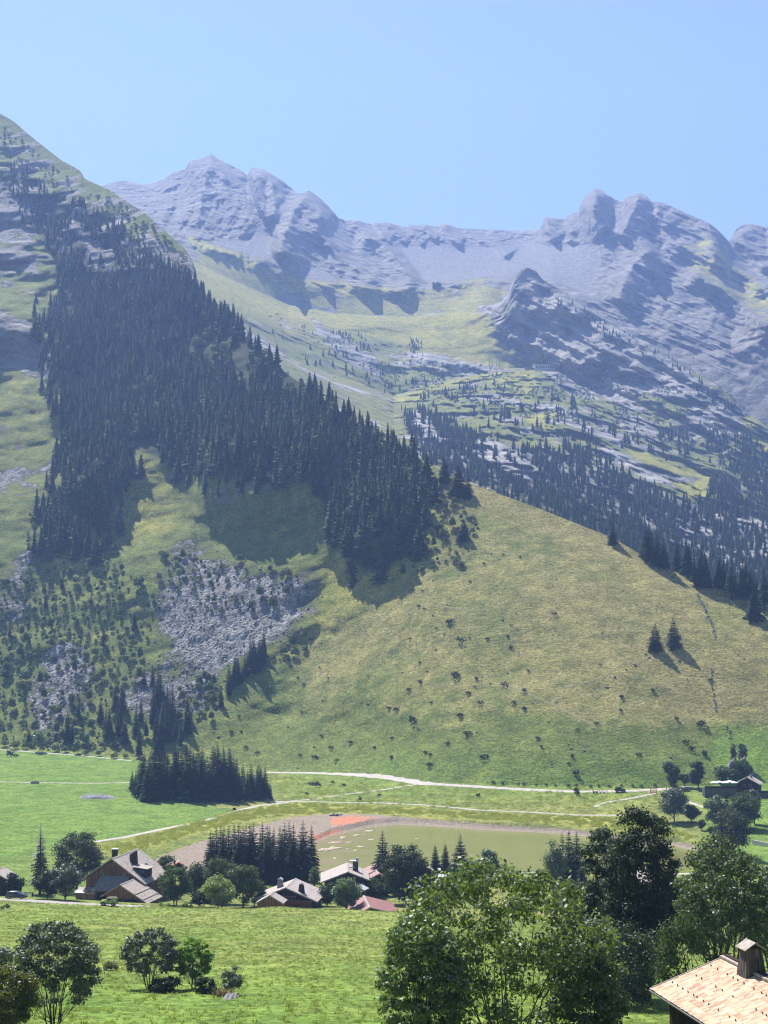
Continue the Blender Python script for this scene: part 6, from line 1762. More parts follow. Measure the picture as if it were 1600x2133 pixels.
# red roofs beyond it
def roof_house(name, label, u, v, Y, rot, hl, hr, dl, dr, depth, hgt, roof, wall):
    return chalet(name, label, u, v, Y, rot, hl, hr, dl, dr, depth, hgt, roof, wall, 0.6)
R1 = roof_house("red_roofed_house", "house with faded red roof half hidden behind the lone lakeside spruce", 800, 1806, 402, 8, 5.2, 5.0, 2.0, 2.0, 9.0, 6.0, 'red_metal', 'dark_wood')
R2 = roof_house("red_roofed_house", "lower red roof tucked in front of the half-hidden red-roofed house", 790, 1820, 392, 8, 3.4, 3.0, 1.6, 1.6, 5.0, 4.0, 'red_metal', 'dark_wood')
D = roof_house("red_roofed_house", "low building with wide faded red sheet roof at the field's upper edge", 771, 1890, 339, 6, 4.2, 6.6, 2.2, 1.7, 15.0, 4.2, 'red_metal', 'dark_wood')
for i in range(9):   # standing seams
    x = 0.6 + i * 0.7
    MB().slab((x, -0.02, 4.2 - 1.7 * x / 6.6 + 0.05), (x + 0.06, -0.02, 4.2 - 1.7 * (x + .06) / 6.6 + 0.05), (x + 0.06, 15.02, 4.2 - 1.7 * (x + .06) / 6.6 + 0.05), (x, 15.02, 4.2 - 1.7 * x / 6.6 + 0.05), 0.045).build("seam", M['red_metal'], D)
E = chalet("chalet", "dark chalet with grey roof and white parasol terrace behind the great round tree", 868, 1795, 392, 9, 6.5, 6.0, 3.2, 3.4, 12.0, 9.0, 'shingle_grey', 'dark_wood', 0.9)
for x in (2.2, 3.8): MB().box(x, x + 0.12, 0.1, 0.25, 0.5, 5.2).build("post", M['trim'], E)
MB().box(1.5, 6.2, -1.2, 0.8, 2.3, 2.45).build("balcony", M['old_wood'], E)
for t in (0.55, 0.95):
    x = 6.0 * t
    MB().slab((x - .2, -0.05, 9.0 - 3.4 * (x - .2) / 6 + 0.06), (x, -0.05, 9.0 - 3.4 * x / 6 + 0.06), (x, 12.05, 9.0 - 3.4 * x / 6 + 0.06), (x - .2, 12.05, 9.0 - 3.4 * (x - .2) / 6 + 0.06), 0.05).build("roof_batten", M['trim'], E)
def parasol(u, v, Y, w, label, group=None, rot=0.0, hh=2.4):
    p = at(u, v, Y)
    o = empty("parasol", (p.x, Y, p.z - hh), rot)
    tag(o, label, "parasol", group)
    V = [(0, 0, hh)] + [(sx * w / 2, sy * w / 2, hh - 0.55) for sx, sy in ((-1, -1), (1, -1), (1, 1), (-1, 1))] + [(sx * w / 2, sy * w / 2, hh - 0.75) for sx, sy in ((-1, -1), (1, -1), (1, 1), (-1, 1))]
    Fq = [(0, 1, 2), (0, 2, 3), (0, 3, 4), (0, 4, 1), (1, 5, 6, 2), (2, 6, 7, 3), (3, 7, 8, 4), (4, 8, 5, 1)]
    MB().add(V, Fq).build("canopy", M['white_cloth'], o)
    MB().tube([(0, 0, 0), (0, 0, hh - 0.05)], 0.04, 6).build("pole", M['grey_metal'], o)
    MB().box(-.3, .3, -.3, .3, 0, .08).build("base", M['dark_metal'], o)
    return o
zt = at(920, 1840, 392).z
ter = empty("terrace", (at(922, 1845, 392).x, 392, zt - 3.0)); tag(ter, "wooden terrace with railing under the white parasol", "terrace")
MB().box(-2.6, 2.9, -2.0, 3.0, 2.6, 2.8).build("deck", M['old_wood'], ter)
MB().box(-2.6, 2.9, -2.05, -1.98, 3.55, 3.65).build("rail", M['trim'], ter)
for i in range(8): MB().box(-2.55 + i * 0.76, -2.45 + i * 0.76, -2.04, -1.99, 2.81, 3.55).build("slat", M['old_wood'], ter)
for x in (-2.4, 0.2, 2.7): MB().box(x - .1, x + .1, -1.9, -1.7, -1.0, 2.6).build("post", M['old_wood'], ter)
parasol(918, 1820, 393, 3.0, "big white parasol on the terrace beside the great round tree", None, 0.3, 3.2)
parasol(937, 1830, 394, 1.5, "small white parasol at the right end of the wooden terrace", None, 0.5, 2.0)
# --- far chalet on the right
pF = ground(1556, 1655)
Fc = chalet("chalet", "far wooden chalet on the hillside above the lake's right end", 1556, 1619, pF.y - 2, -22, 4.9, 5.0, 2.6, 2.7, 9.0, 7.2, 'shingle_grey', 'dark_wood', 0.8)
MB().box(-5.0, 9.0, -2.5, 0.75, -1.5, 1.7).build("terrace_wall", M['dark_stone'], Fc)
MB().box(-5.0, 9.0, -2.55, -2.45, 1.705, 2.6).build("railing", M['dark_wood'], Fc)
window(Fc, -1.2, 3.4, 1.0, 0.9, 0.8); window(Fc, 1.0, 3.4, 1.0, 0.9, 0.8)
MB().box(0.6, 1.4, 4, 4.8, 5.0, 8.0).build("chimney", M['stone_base'], Fc)
for i, (u, v) in enumerate([(1488, 1627), (1499, 1626), (1510, 1627), (1520, 1625), (1528, 1627)]):
    parasol(u, v, pF.y - 1 + (i % 2), 2.7, f"white terrace parasol, {ords[i]} from the left in the row by the far chalet", "terrace parasols by the far chalet", 0.1 * i)
tw = empty("terrace", at(1506, 1648, pF.y - 3)); tag(tw, "stone-walled terrace under the row of white parasols", "terrace")
MB().box(-7, 6.0, 0, 5, -3, 1.0).build("terrace_wall", M['dark_stone'], tw); MB().box(-7, 6.0, -0.05, 0.05, 1.005, 1.9).build("railing", M['dark_wood'], tw)
# --- small buildings
hut = chalet("hut", "hut with pale roof corner cut off at the left border", -14, 1815, 372, -8, 4.0, 3.7, 1.5, 1.9, 7.0, 5.2, 'shingle_pale', 'dark_wood', 0.5)
orr = chalet("hut", "tiny hut with bright red roof behind the village trees", 372, 1796, 438, 10, 1.7, 1.7, 1.0, 1.0, 3.2, 2.9, 'red_metal_b', 'dark_wood', 0.3)
MB().box(-1.4, -0.9, 0.8, 1.3, 1.8, 3.3).build("chimney", M['dark_wood'], orr)
lh = chalet("chalet", "chalet eave showing between the tall dark tree and the fan-shaped tree", 1388, 1818, 330, 12, 6.0, 5.0, 2.6, 2.2, 10.0, 6.0, 'shingle_pale', 'dark_wood', 0.7)

# --- the near roof with wooden shingles, lower right
P1 = at(1508, 1993, 78.0)                       # far end of the ridge
dR = Vector((0.194, -0.981, 0)); nR = Vector((-0.981, -0.194, 0))
w_sl = 4.05; h_sl = None
# eave point: same line of sight as the corner in the photograph
a2, s2 = px2as(1357, 2058)
best = None
for w_ in np.linspace(2.5, 6, 400):
    q = P1 + nR * w_
    if best is None or abs(q.x / q.y - float(a2)) < best[0]: best = (abs(q.x / q.y - float(a2)), w_)
w_sl = best[1]; q = P1 + nR * w_sl; h_sl = P1.z - (CAMZ + float(s2) * q.y)
Gr = empty("shingled_house", (P1.x, P1.y, P1.z - 6.0), math.atan2(dR.y, dR.x))
tag(Gr, "house with sunlit tan shingle roof and boarded chimney in the lower right corner", "house")
# local frame: x along the ridge towards the viewer, y to the right, z up; the visible slope falls to y = -w
LEN = 13.0
MB().box(0.6, LEN - 0.6, -w_sl + 0.7, w_sl - 0.7, -6, 5.4 - h_sl * 0.85).build("wall", M['dark_wood'], Gr)
MB().prism([(-w_sl + 0.7, 4.5 - h_sl * 0.9), (w_sl - 0.7, 4.5 - h_sl * 0.9), (0, 5.6)], 0.6, LEN - 0.6)
def slope_pt(x, d):   # d: distance down the slope plan-wise
    return Vector((x, -d, 6.0 - h_sl * d / w_sl))
deck = MB().hexa([(0, -w_sl, 5.80 - h_sl), (LEN, -w_sl, 5.80 - h_sl), (LEN, 0, 5.80), (0, 0, 5.80)], [(0, -w_sl, 5.95 - h_sl), (LEN, -w_sl, 5.95 - h_sl), (LEN, 0, 5.95), (0, 0, 5.95)])
deck.build("roof_deck", M['old_wood'], Gr)
MB().hexa([(0, 0.01, 5.80), (LEN, 0.01, 5.80), (LEN, w_sl, 5.80 - h_sl), (0, w_sl, 5.80 - h_sl)], [(0, 0.01, 5.95), (LEN, 0.01, 5.95), (LEN, w_sl, 5.95 - h_sl), (0, w_sl, 5.95 - h_sl)]).build("roof_deck", M['shingle_dark'], Gr)
tones = []
for i, c_ in enumerate([(0.42, 0.285, 0.185), (0.48, 0.345, 0.225), (0.53, 0.40, 0.27), (0.57, 0.45, 0.31), (0.38, 0.225, 0.145)]):
    tones.append(simple("split_shingle", c_, 0.8, 0.2, 0.16, 5.0, 0.25))
SW, SLN, EXP = 0.20, 0.62, 0.33
sl = math.hypot(w_sl, h_sl); ang = math.atan2(h_sl, w_sl)
def shingle_me(mat, w):
    m = MB().hexa([(-w / 2, -SLN, 0.0), (w / 2, -SLN, 0.0), (w / 2, 0, 0.0), (-w / 2, 0, 0.0)], [(-w / 2, -SLN, 0.028), (w / 2, -SLN, 0.028), (w / 2, 0, 0.008), (-w / 2, 0, 0.008)])
    return m.mesh("shingle", mat)
SM = [shingle_me(t, w) for t in tones for w in (0.13, 0.17, 0.22)]
SWD = [0.13, 0.17, 0.22] * 5
rs = rs_(55)
cells = []
nrow = int(sl / EXP) + 1
for r in range(nrow):
    d0 = (r + 1) * EXP                       # lower edge along the slope
    x = rs.uniform(-0.1, 0.0)
    while x < LEN:
        k_ = rs.choice(len(SM), p=np.repeat([.22, .28, .24, .14, .12], 3) / 3)
        x += SWD[k_] + 0.008
        cells.append((r, x - SWD[k_] / 2, min(d0, sl + 0.06) + rs.uniform(-0.02, 0.02), k_))
def sh_mat(r, x, d, k_):
    dd = d - SLN
    y = -(dd) * math.cos(ang); z = 5.955 - (dd) * math.sin(ang) + 0.012 + 0.012 * (r % 2) * 0 
    R = Matrix.Rotation(ang + 0.020, 4, 'X')
    return Matrix.Translation((x, y, z + 0.006)) @ R @ Matrix.Rotation(rs.uniform(-0.03, 0.03), 4, 'Z')
vis = []; hidden = []
for c_ in cells:
    mm = sh_mat(*c_)
    wp = Matrix.Translation(Gr.location) @ Matrix.Rotation(Gr.rotation_euler.z, 4, 'Z') @ mm @ Vector((0, -SLN / 2, 0))
    uu, vv = pix(np.array(wp))
    (vis if (uu < 1625 and vv < 2160) else hidden).append((c_, mm, uu, vv))
vis.sort(key=lambda t: -(t[3]) + abs(t[2] - 1500) * 0.2)
ind = vis[:300]; rest_ = vis[300:] + hidden
for c_, mm, uu, vv in ind:
    o = bpy.data.objects.new("shingle", SM[c_[3]]); link(o, Gr); o.matrix_local = mm
Vs = []; Fs = []; Fm = []
for c_, mm, uu, vv in rest_:
    b = len(Vs); me = SM[c_[3]]
    Vs += [tuple(mm @ v.co) for v in me.vertices]
    Fs += [[b + i for i in p.vertices] for p in me.polygons]; Fm += [c_[3] // 3] * len(me.polygons)
o = mobj("shingles", npmesh("shingles", Vs, Fs, tones, fmat=Fm), Gr); o["kind"] = "stuff"
# ridge board, verge board, snow hooks, chimney
MB().box(-0.06, LEN, -0.20, -0.02, 5.98, 6.07).build("ridge_board", M['trim'], Gr); MB().box(-0.06, LEN, 0.0, 0.24, 5.97, 6.12).build("ridge_cap", M['dark_wood'], Gr)
MB().hexa([(-0.07, -w_sl - 0.05, 5.72 - h_sl), (-0.005, -w_sl - 0.05, 5.72 - h_sl), (-0.005, 0, 5.74), (-0.07, 0, 5.74)], [(-0.07, -w_sl - 0.05, 6.0 - h_sl), (-0.005, -w_sl - 0.05, 6.0 - h_sl), (-0.005, 0, 6.02), (-0.07, 0, 6.02)]).build("verge_board", M['trim'], Gr)
MB().tube([(-0.05, -w_sl - 0.08, 5.86 - h_sl), (LEN, -w_sl - 0.08, 5.86 - h_sl)], 0.06, 6).build("gutter", M['dark_metal'], Gr)
hook = MB().hexa([(-.012, -.04, 0), (.012, -.04, 0), (.012, .04, 0), (-.012, .04, 0)], [(-.01, -.04, .09), (.01, -.04, .09), (.01, -.02, .11), (-.01, -.02, .11)]).mesh("snow_hook", M['dark_metal'])
for row, dd in enumerate((0.95, 2.0, 3.15)):
    for i in range(14):
        x = 0.6 + i * 0.62 + (0.3 if row % 2 else 0) + rs.uniform(-.12, .12)
        if rs.rand() < 0.2: continue
        o = mobj("snow_hook", hook, Gr, (x, -dd * math.cos(ang), 5.99 - dd * math.sin(ang)))
cx, cyy = 3.35, -0.05
c = MB()
cb, ct = 0.56, 0.36
c.hexa([(cx - cb, cyy - cb, 5.5), (cx + cb, cyy - cb, 5.5), (cx + cb, cyy + cb, 5.5), (cx - cb, cyy + cb, 5.5)], [(cx - ct, cyy - ct, 7.15), (cx + ct, cyy - ct, 7.15), (cx + ct, cyy + ct, 7.15), (cx - ct, cyy + ct, 7.15)])
chm = c.build("chimney", M['grey_wood'], Gr)
for s_ in (-1, 1):
    MB().slab(*([(cx - 0.55, cyy + s_ * 0.58, 7.12), (cx + 0.55, cyy + s_ * 0.58, 7.12), (cx + 0.55, cyy, 7.48), (cx - 0.55, cyy, 7.48)] if s_ < 0 else [(cx + 0.55, cyy + 0.58, 7.12), (cx - 0.55, cyy + 0.58, 7.12), (cx - 0.55, cyy, 7.48), (cx + 0.55, cyy, 7.48)]), 0.05).build("chimney_cap", M['trim'], chm)
rsb = rs_(4)
for s_ in range(4):      # boards of the chimney
    for i in range(6):
        f0, f1 = -1 + i / 3, -1 + (i + 1) / 3
        e = 0.012 + rsb.uniform(0, 0.02)
        def cor(f, z):
            r = cb + (ct - cb) * (z - 5.5) / 1.65 + e; t = (cb + (ct - cb) * (z - 5.5) / 1.65) * f * 0.985
            x, y = ((t, -r), (r, t), (-t, r), (-r, -t))[s_]
            return (cx + x, cyy + y, z)
        def inn(f, z):
            r = cb + (ct - cb) * (z - 5.5) / 1.65 - 0.02; t = (cb + (ct - cb) * (z - 5.5) / 1.65) * f * 0.985
            x, y = ((t, -r), (r, t), (-t, r), (-r, -t))[s_]
            return (cx + x, cyy + y, z)
        MB().hexa([cor(f0 + .03, 5.55), cor(f1 - .03, 5.55), inn(f1 - .03, 5.55), inn(f0 + .03, 5.55)], [cor(f0 + .03, 7.1), cor(f1 - .03, 7.1), inn(f1 - .03, 7.1), inn(f0 + .03, 7.1)]).build("plank", M['grey_wood'], chm)
# ------------------------------------------------------------------ roads and paths
def ribbon(name, label, pts, width, mat, lift=0.14, cat="path", step=3.0, taper=False):
    """a strip of gravel laid on the ground along points of the photograph"""
    P = []
    for (u0, v0), (u1, v1) in zip(pts[:-1], pts[1:]):
        n = max(1, int(math.hypot(u1 - u0, v1 - v0) / step))
        for i in range(n): P.append(ground(u0 + (u1 - u0) * i / n, v0 + (v1 - v0) * i / n))
    P.append(ground(*pts[-1]))
    # smooth
    for _ in range(3):
        P = [P[0]] + [(P[i - 1] + P[i] * 2 + P[i + 1]) / 4 for i in range(1, len(P) - 1)] + [P[-1]]
    V = []; rs = rs_(len(P))
    for i, p in enumerate(P):
        d = (P[min(i + 1, len(P) - 1)] - P[max(i - 1, 0)]); d.z = 0
        if d.length < 1e-6: d = Vector((1, 0, 0))
        d.normalize(); s = Vector((-d.y, d.x, 0))
        w = width / 2 * (1 + 0.12 * math.sin(i * 0.7))
        for f in (-1, -0.5, 0, 0.5, 1):
            q = p + s * w * f
            V.append((q.x, q.y, max(ground_z(q.x, q.y), p.z - 0.5 * abs(f) * w) + lift * (1 if abs(f) < 1 else -0.6)))
    Fq = np.array([(i * 5 + j, i * 5 + j + 1, (i + 1) * 5 + j + 1, (i + 1) * 5 + j) for i in range(len(P) - 1) for j in range(4)])
    me = npmesh(name, np.array(V), Fq, [M[mat]], True)
    return tag(mobj(name, me), label, cat, kind="structure")
M['grit'] = path_material("grey_grit", (0.22, 0.205, 0.17), (0.32, 0.29, 0.24))
ribbon("road", "dusty village road with parked cars in front of the farmhouse", [(-60, 1868), (0, 1873), (60, 1876), (120, 1880), (200, 1884), (260, 1887), (312, 1888)], 5.0, 'asphalt', 0.10, "road")
ribbon("path", "pale gravel path along the edge of the left meadow", [(196, 1754), (260, 1744), (330, 1729), (400, 1715), (450, 1703), (490, 1690), (540, 1678), (600, 1672)], 2.6, 'gravel')
ribbon("path", "thin track crossing the left meadow", [(-60, 1628), (0, 1629), (120, 1631), (200, 1632), (280, 1630), (340, 1632)], 1.4, 'gravel')
ribbon("path", "track along the mountain's foot above the left meadow", [(-40, 1560), (20, 1563), (100, 1569), (180, 1575), (275, 1585)], 1.8, 'gravel')
ribbon("road", "pale gravel road along the foot of the grassy hill", [(556, 1609), (640, 1610), (740, 1614), (800, 1619), (880, 1632), (1000, 1639), (1100, 1645), (1200, 1649), (1300, 1648), (1385, 1644), (1440, 1640)], 4.2, 'gravel', 0.14, "road")
ribbon("path", "narrow path slanting up from the lake to the gravel road", [(575, 1672), (640, 1666), (720, 1655), (800, 1645), (870, 1634)], 1.7, 'gravel')
ribbon("path", "footpath along the lake's far bank", [(560, 1670), (640, 1670), (720, 1672), (800, 1673), (900, 1678), (1000, 1688), (1100, 1692), (1200, 1698), (1300, 1699), (1340, 1704)], 1.5, 'gravel')
ribbon("path", "short tan path joining the gravel road near the red barrier", [(1235, 1682), (1260, 1672), (1310, 1664), (1365, 1653)], 2.0, 'gravel')
ribbon("path", "path passing below the parasol terrace", [(1385, 1650), (1428, 1668), (1450, 1676), (1468, 1682)], 1.8, 'gravel')
ribbon("road", "service road of the ski slope winding up to the lift station", [(818, 832), (850, 816), (900, 800), (960, 787), (1020, 776), (1070, 770), (1110, 766)], 6.0, 'grit', 0.8, "road")
ribbon("road", "lower hairpin of the ski slope service road", [(1084, 868), (1110, 864), (1140, 858), (1162, 856)], 5.0, 'grit', 0.8, "road")
ribbon("path", "pale lakeside lane glimpsed between the dark trees", [(1380, 1822), (1440, 1820), (1500, 1815)], 3.0, 'gravel')
ribbon("road", "pale parking area seen through the right-hand trees", [(1380, 1842), (1450, 1848), (1540, 1852), (1640, 1856)], 9.0, 'gravel', 0.15, "road")
ribbon("road", "pale yard between the chalets", [(655, 1872), (690, 1874), (720, 1874)], 5.0, 'asphalt', 0.12, "road")

# low white retaining wall by the lake's right end
p0, p1 = ground(1568, 1758), ground(1640, 1772)
d = p1 - p0; w_ = empty("retaining_wall", p0, math.atan2(d.y, d.x)); tag(w_, "low pale concrete wall at the right border by the lake", "wall")
MB().box(0, d.length, -0.3, 0.3, -1.0, 1.1).build("wall", M['plaster'], w_); MB().box(-0.1, d.length, -0.4, 0.4, 1.105, 1.3).build("coping", M['trim'], w_)

M['trodden'] = path_material("trodden_grass", (0.20, 0.185, 0.085), (0.27, 0.24, 0.12))
ribbon("path", "faint trodden trail slanting down the middle of the grassy hill", [(1040, 1420), (1080, 1436), (1130, 1458), (1180, 1482), (1240, 1512)], 1.3, 'trodden', 0.1)
ribbon("path", "faint cattle trail across the upper grassy hill", [(900, 1262), (930, 1264), (975, 1272), (1010, 1270)], 0.9, 'trodden', 0.1)
ribbon("path", "pale cattle trail rising to the pair of lone spruces", [(1130, 1440), (1200, 1428), (1260, 1410), (1310, 1372)], 1.1, 'trodden', 0.1)
# ------------------------------------------------------------------ dry stone walls on the hill
rs = rs_(66)
def stone_wall(label, pts, s=0.9):
    V = []; Fs = []
    base = rock_ms[0]
    for (u0, v0), (u1, v1) in zip(pts[:-1], pts[1:]):
        a, b = ground(u0, v0), ground(u1, v1)
        n = max(2, int((b - a).length / (0.65 * s)))
        for i in range(n):
            if rs.rand() < 0.12: continue
            t = (i + rs.rand()) / n
            p = a.lerp(b, t); x, y = p.x + rs.normal() * 0.3, p.y + rs.normal() * 0.3; z = ground_z(x, y)
            me = rock_ms[rs.randint(5)]; k_ = s * rs.uniform(0.5, 1.15); r = Matrix.Rotation(rs.uniform(0, 6.28), 3, 'Z')
            bi = len(V)
            V += [tuple(r @ v.co * k_ + Vector((x, y, z + 0.2 * k_))) for v in me.vertices]
            Fs += [[bi + q for q in pl.vertices] for pl in me.polygons]
    o = mobj("dry_stone_wall", npmesh("dry_stone_wall", V, Fs, [M['boulder']]))
    return tag(o, label, "wall")
stone_wall("crooked dry stone wall running down the dry hill from its corner", [(1452, 1236), (1458, 1250), (1468, 1266), (1474, 1285), (1484, 1300), (1488, 1318), (1492, 1334)])
stone_wall("dry stone wall running right from the corner below the hill crest", [(1452, 1236), (1470, 1235), (1500, 1240), (1530, 1246), (1558, 1252)], 0.8)
stone_wall("faint line of stones down the middle of the dry slope", [(1484, 1395), (1483, 1425), (1488, 1450), (1492, 1485)], 0.7)
stone_wall("short tumbled wall above the thin birches", [(1512, 1512), (1518, 1524), (1521, 1540)], 0.9)

# ------------------------------------------------------------------ cars
def car(name, label, u, v, rz, L, W, Hh, paint, boxy=False, Y=None):
    p = ground(u, v) if Y is None else at(u, v, Y)
    if Y is not None: p.z = ground_z(p.x, Y)
    o = empty(name, (p.x, p.y, p.z + 0.12), rz); tag(o, label, "car")
    # x forward
    if boxy: prof = [(-.5, .22), (-.5, .60), (-.47, .64), (-.47, .97), (-.43, 1.0), (.06, 1.0), (.16, .68), (.45, .63), (.5, .57), (.5, .22)]
    else: prof = [(-.5, .24), (-.5, .55), (-.47, .66), (-.40, .93), (-.30, 1.0), (.0, 1.0), (.10, .94), (.24, .66), (.44, .58), (.5, .46), (.5, .22)]
    bm = bmesh.new()
    def ring(y, k):
        return [bm.verts.new((x * L, y, z * Hh if z < .62 else z * Hh)) for x, z in prof]
    hw = W / 2
    rows_ = []
    for y, inset in ((-hw, 0.0), (hw, 0.0)):
        rows_.append([bm.verts.new((x * L, y * (0.86 if z > 0.64 else 1.0), z * Hh)) for x, z in prof])
    n = len(prof)
    bm.faces.new(rows_[0]); bm.faces.new(list(reversed(rows_[1])))
    for i in range(n): bm.faces.new((rows_[0][i], rows_[1][i], rows_[1][(i + 1) % n], rows_[0][(i + 1) % n]))
    bmesh.ops.recalc_face_normals(bm, faces=bm.faces)
    bmesh.ops.bevel(bm, geom=list(bm.edges), offset=0.05, segments=2, affect='EDGES')
    me = bpy.data.meshes.new("body"); bm.to_mesh(me); bm.free(); me.materials.append(M[paint])
    me.polygons.foreach_set("use_smooth", np.ones(len(me.polygons), bool))
    body = mobj("body", me, o)
    zc0, zc1 = 0.66 * Hh, 0.93 * Hh
    cab = ((-.44, .14) if boxy else (-.42, .16))
    for s in (-1, 1):
        xs = [(-.42, -.20), (-.18, .05)] if boxy else [(-.36, -.17), (-.15, .06)]
        for k_, (xa, xb2) in enumerate(xs):
            y = s * (hw * 0.86 + 0.012); y2 = y + s * 0.0
            q = [(xa * L, y + s * .03, zc0 + .02), (xb2 * L + (0.0 if not k_ else .06 * L), y + s * .03, zc0 + .02), (xb2 * L, y, zc1), (xa * L + (0.05 * L if not boxy and not k_ else 0), y, zc1)]
            mb = MB().add(q + [(a, b - s * 0.1, c) for a, b, c in q], [(0, 1, 2, 3), (4, 7, 6, 5), (0, 4, 5, 1), (1, 5, 6, 2), (2, 6, 7, 3), (3, 7, 4, 0)])
            mb.build("side_window", M['glass'], o)
    xw0, xw1 = (.145, .075) if boxy else (.235, .105)
    MB().hexa([(xw0 * L - .1, -hw * .78, zc0 + .03), (xw0 * L + .03, -hw * .78, zc0 + .03), (xw0 * L + .03, hw * .78, zc0 + .03), (xw0 * L - .1, hw * .78, zc0 + .03)],
              [(xw1 * L - .1, -hw * .74, zc1), (xw1 * L + .03, -hw * .74, zc1), (xw1 * L + .03, hw * .74, zc1), (xw1 * L - .1, hw * .74, zc1)]).build("windscreen", M['glass'], o)
    MB().box(-.47 * L - .06, -.47 * L + .02, -hw * .7, hw * .7, zc0 + .05, zc1 - .02).build("rear_window", M['glass'], o)
    rw = 0.21 * Hh if boxy else 0.20 * Hh
    for x in (-.31, .31):
        for s in (-1, 1):
            y = s * (hw - 0.06)
            w_ = MB().tube([(x * L, y - .12, rw), (x * L, y + .12, rw)], rw, 18).build("wheel", M['rubber'], o)
            MB().tube([(x * L, y + s * .10, rw), (x * L, y + s * .135, rw)], rw * .62, 14).build("rim", M['alloy'], w_)
            MB().tube([(x * L, y - .13, rw * 1.05), (x * L, y + .10 * s, rw * 1.05)], rw * 1.22, 18).build("wheel_arch", M['rubber'], o) if boxy else None
    for s in (-1, 1):
        MB().box(.475 * L, .505 * L, s * hw * .62 - .14, s * hw * .62 + .14, .46 * Hh if boxy else .44 * Hh, .56 * Hh if boxy else .52 * Hh).build("headlight", M['lens'], o)
        MB().box(-.505 * L, -.485 * L, s * hw * .8 - .09, s * hw * .8 + .09, .42 * Hh, .55 * Hh).build("tail_light", M['tail'], o)
        MB().box(.12 * L, .16 * L, s * (hw + .02) - .1, s * (hw + .02) + .1, .62 * Hh, .70 * Hh).build("mirror", M[paint], o)
    MB().box(-.51 * L, .51 * L, -hw * .9, hw * .9, .19 * Hh, .27 * Hh).build("bumper", M['dark_metal'], o)
    if boxy:
        MB().tube([(-.5 * L - .12, -.12, .52 * Hh), (-.5 * L - .0, -.12, .52 * Hh)], .3, 16).build("spare_wheel", M['rubber'], o)
        MB().box(-.42 * L, .02 * L, -hw * .7, hw * .7, 1.005 * Hh, 1.03 * Hh).build("roof_panel", M['dark_metal'], o)
    return o
car("car", "dark navy estate car parked on the village road", 34, 1873, math.radians(-4), 4.7, 1.85, 1.65, 'navy_paint')
car("car", "lime green boxy off-road car in front of the barn", 227, 1887, math.radians(176), 3.6, 1.65, 1.75, 'lime_paint', True)
car("car", "small black off-road car on the gravel road under the hill", 1292, 1650, math.radians(-3), 4.0, 1.7, 1.8, 'black_paint', True)
for i, (u, v, pt_, lb) in enumerate([(1492, 1842, 'white_paint', "white car parked behind the fan-shaped tree's left limbs"), (1545, 1845, 'white_paint', "white car parked behind the fan-shaped tree's right limbs"), (1575, 1846, 'navy_paint', "dark blue car parked at the right end behind the fan-shaped tree")]):
    car("car", lb, u, v, math.radians(80 + 8 * i), 4.3, 1.8, 1.5, pt_, False, 345)

# ------------------------------------------------------------------ small things of the valley
# cart and hoops by the road
p = ground(1240, 1652)
ct = empty("handcart", p, 0.1); tag(ct, "small reddish cart at the gravel road's edge left of the black car", "cart")
MB().box(-0.9, 0.9, -0.4, 0.4, 0.5, 0.7).build("bed", M['orange_plastic'], ct); MB().box(-0.95, -0.8, -0.4, 0.4, 0.7, 1.6).build("seat_back", M['dark_metal'], ct)
for x in (-.6, .6): MB().tube([(x, -0.5, 0.35), (x, 0.5, 0.35)], 0.35, 12).build("wheel", M['rubber'], ct)
for i, u in enumerate((1247, 1255, 1263)):
    p = ground(u, 1653)
    o = empty("bike_hoop", p); tag(o, f"metal hoop beside the gravel road, {ords[i]} of three from the left", "hoop", "three roadside hoops")
    MB().tube([(-0.7, 0, 0), (-0.65, 0, 0.5), (-0.35, 0, 0.95), (0, 0, 1.1), (0.35, 0, 0.95), (0.65, 0, 0.5), (0.7, 0, 0)], 0.09, 6).build("hoop", M['dark_metal'], o)
    MB().box(-0.85, 0.85, -0.12, 0.12, 0, 0.1).build("base", M['grey_metal'], o)
p = ground(1361, 1654)
br = empty("barrier", p); tag(br, "red barrier where the tan path meets the gravel road", "barrier")
for x in (-1.2, 1.2): MB().box(x - .12, x + .12, -.12, .12, -0.2, 2.0).build("post", M['orange_plastic'], br)
for z in (0.6, 1.3, 1.9): MB().box(-1.08, 1.08, -.06, .06, z - .1, z + .1).build("bar", M['orange_plastic'], br)
# trough on the meadow track
p = ground(73, 1632)
tr = empty("water_trough", p, 0.05); tag(tr, "grey stone water trough on the meadow track", "trough")
MB().box(-1.7, 1.7, -.8, -.6, -0.2, 0.9).build("side", M['stone_base'], tr); MB().box(-1.7, 1.7, .6, .8, -0.2, 0.9).build("side", M['stone_base'], tr)
MB().box(-1.7, -1.5, -.595, .595, -0.2, 0.9).build("end", M['stone_base'], tr); MB().box(1.5, 1.7, -.595, .595, -0.2, 0.9).build("end", M['stone_base'], tr)
MB().box(-1.495, 1.495, -.595, .595, 0.6, 0.7).build("water", M['water'], tr); MB().tube([(0, 1.0, 0), (0, 1.0, 1.4), (0, 0.5, 1.35)], .08, 6).build("spout", M['dark_metal'], tr)
# dark boulders on the lake mud
for i, (u, v, s) in enumerate([(693, 1699, 2.0), (701, 1699, 2.3), (708, 1698, 1.7)]):
    o = boulder(ground(u, v), s, f"dark boulder on the mud at the lake head, {ords[i]} from the left of three"); o.data = o.data.copy(); o.data.materials[0] = M['dark_metal']
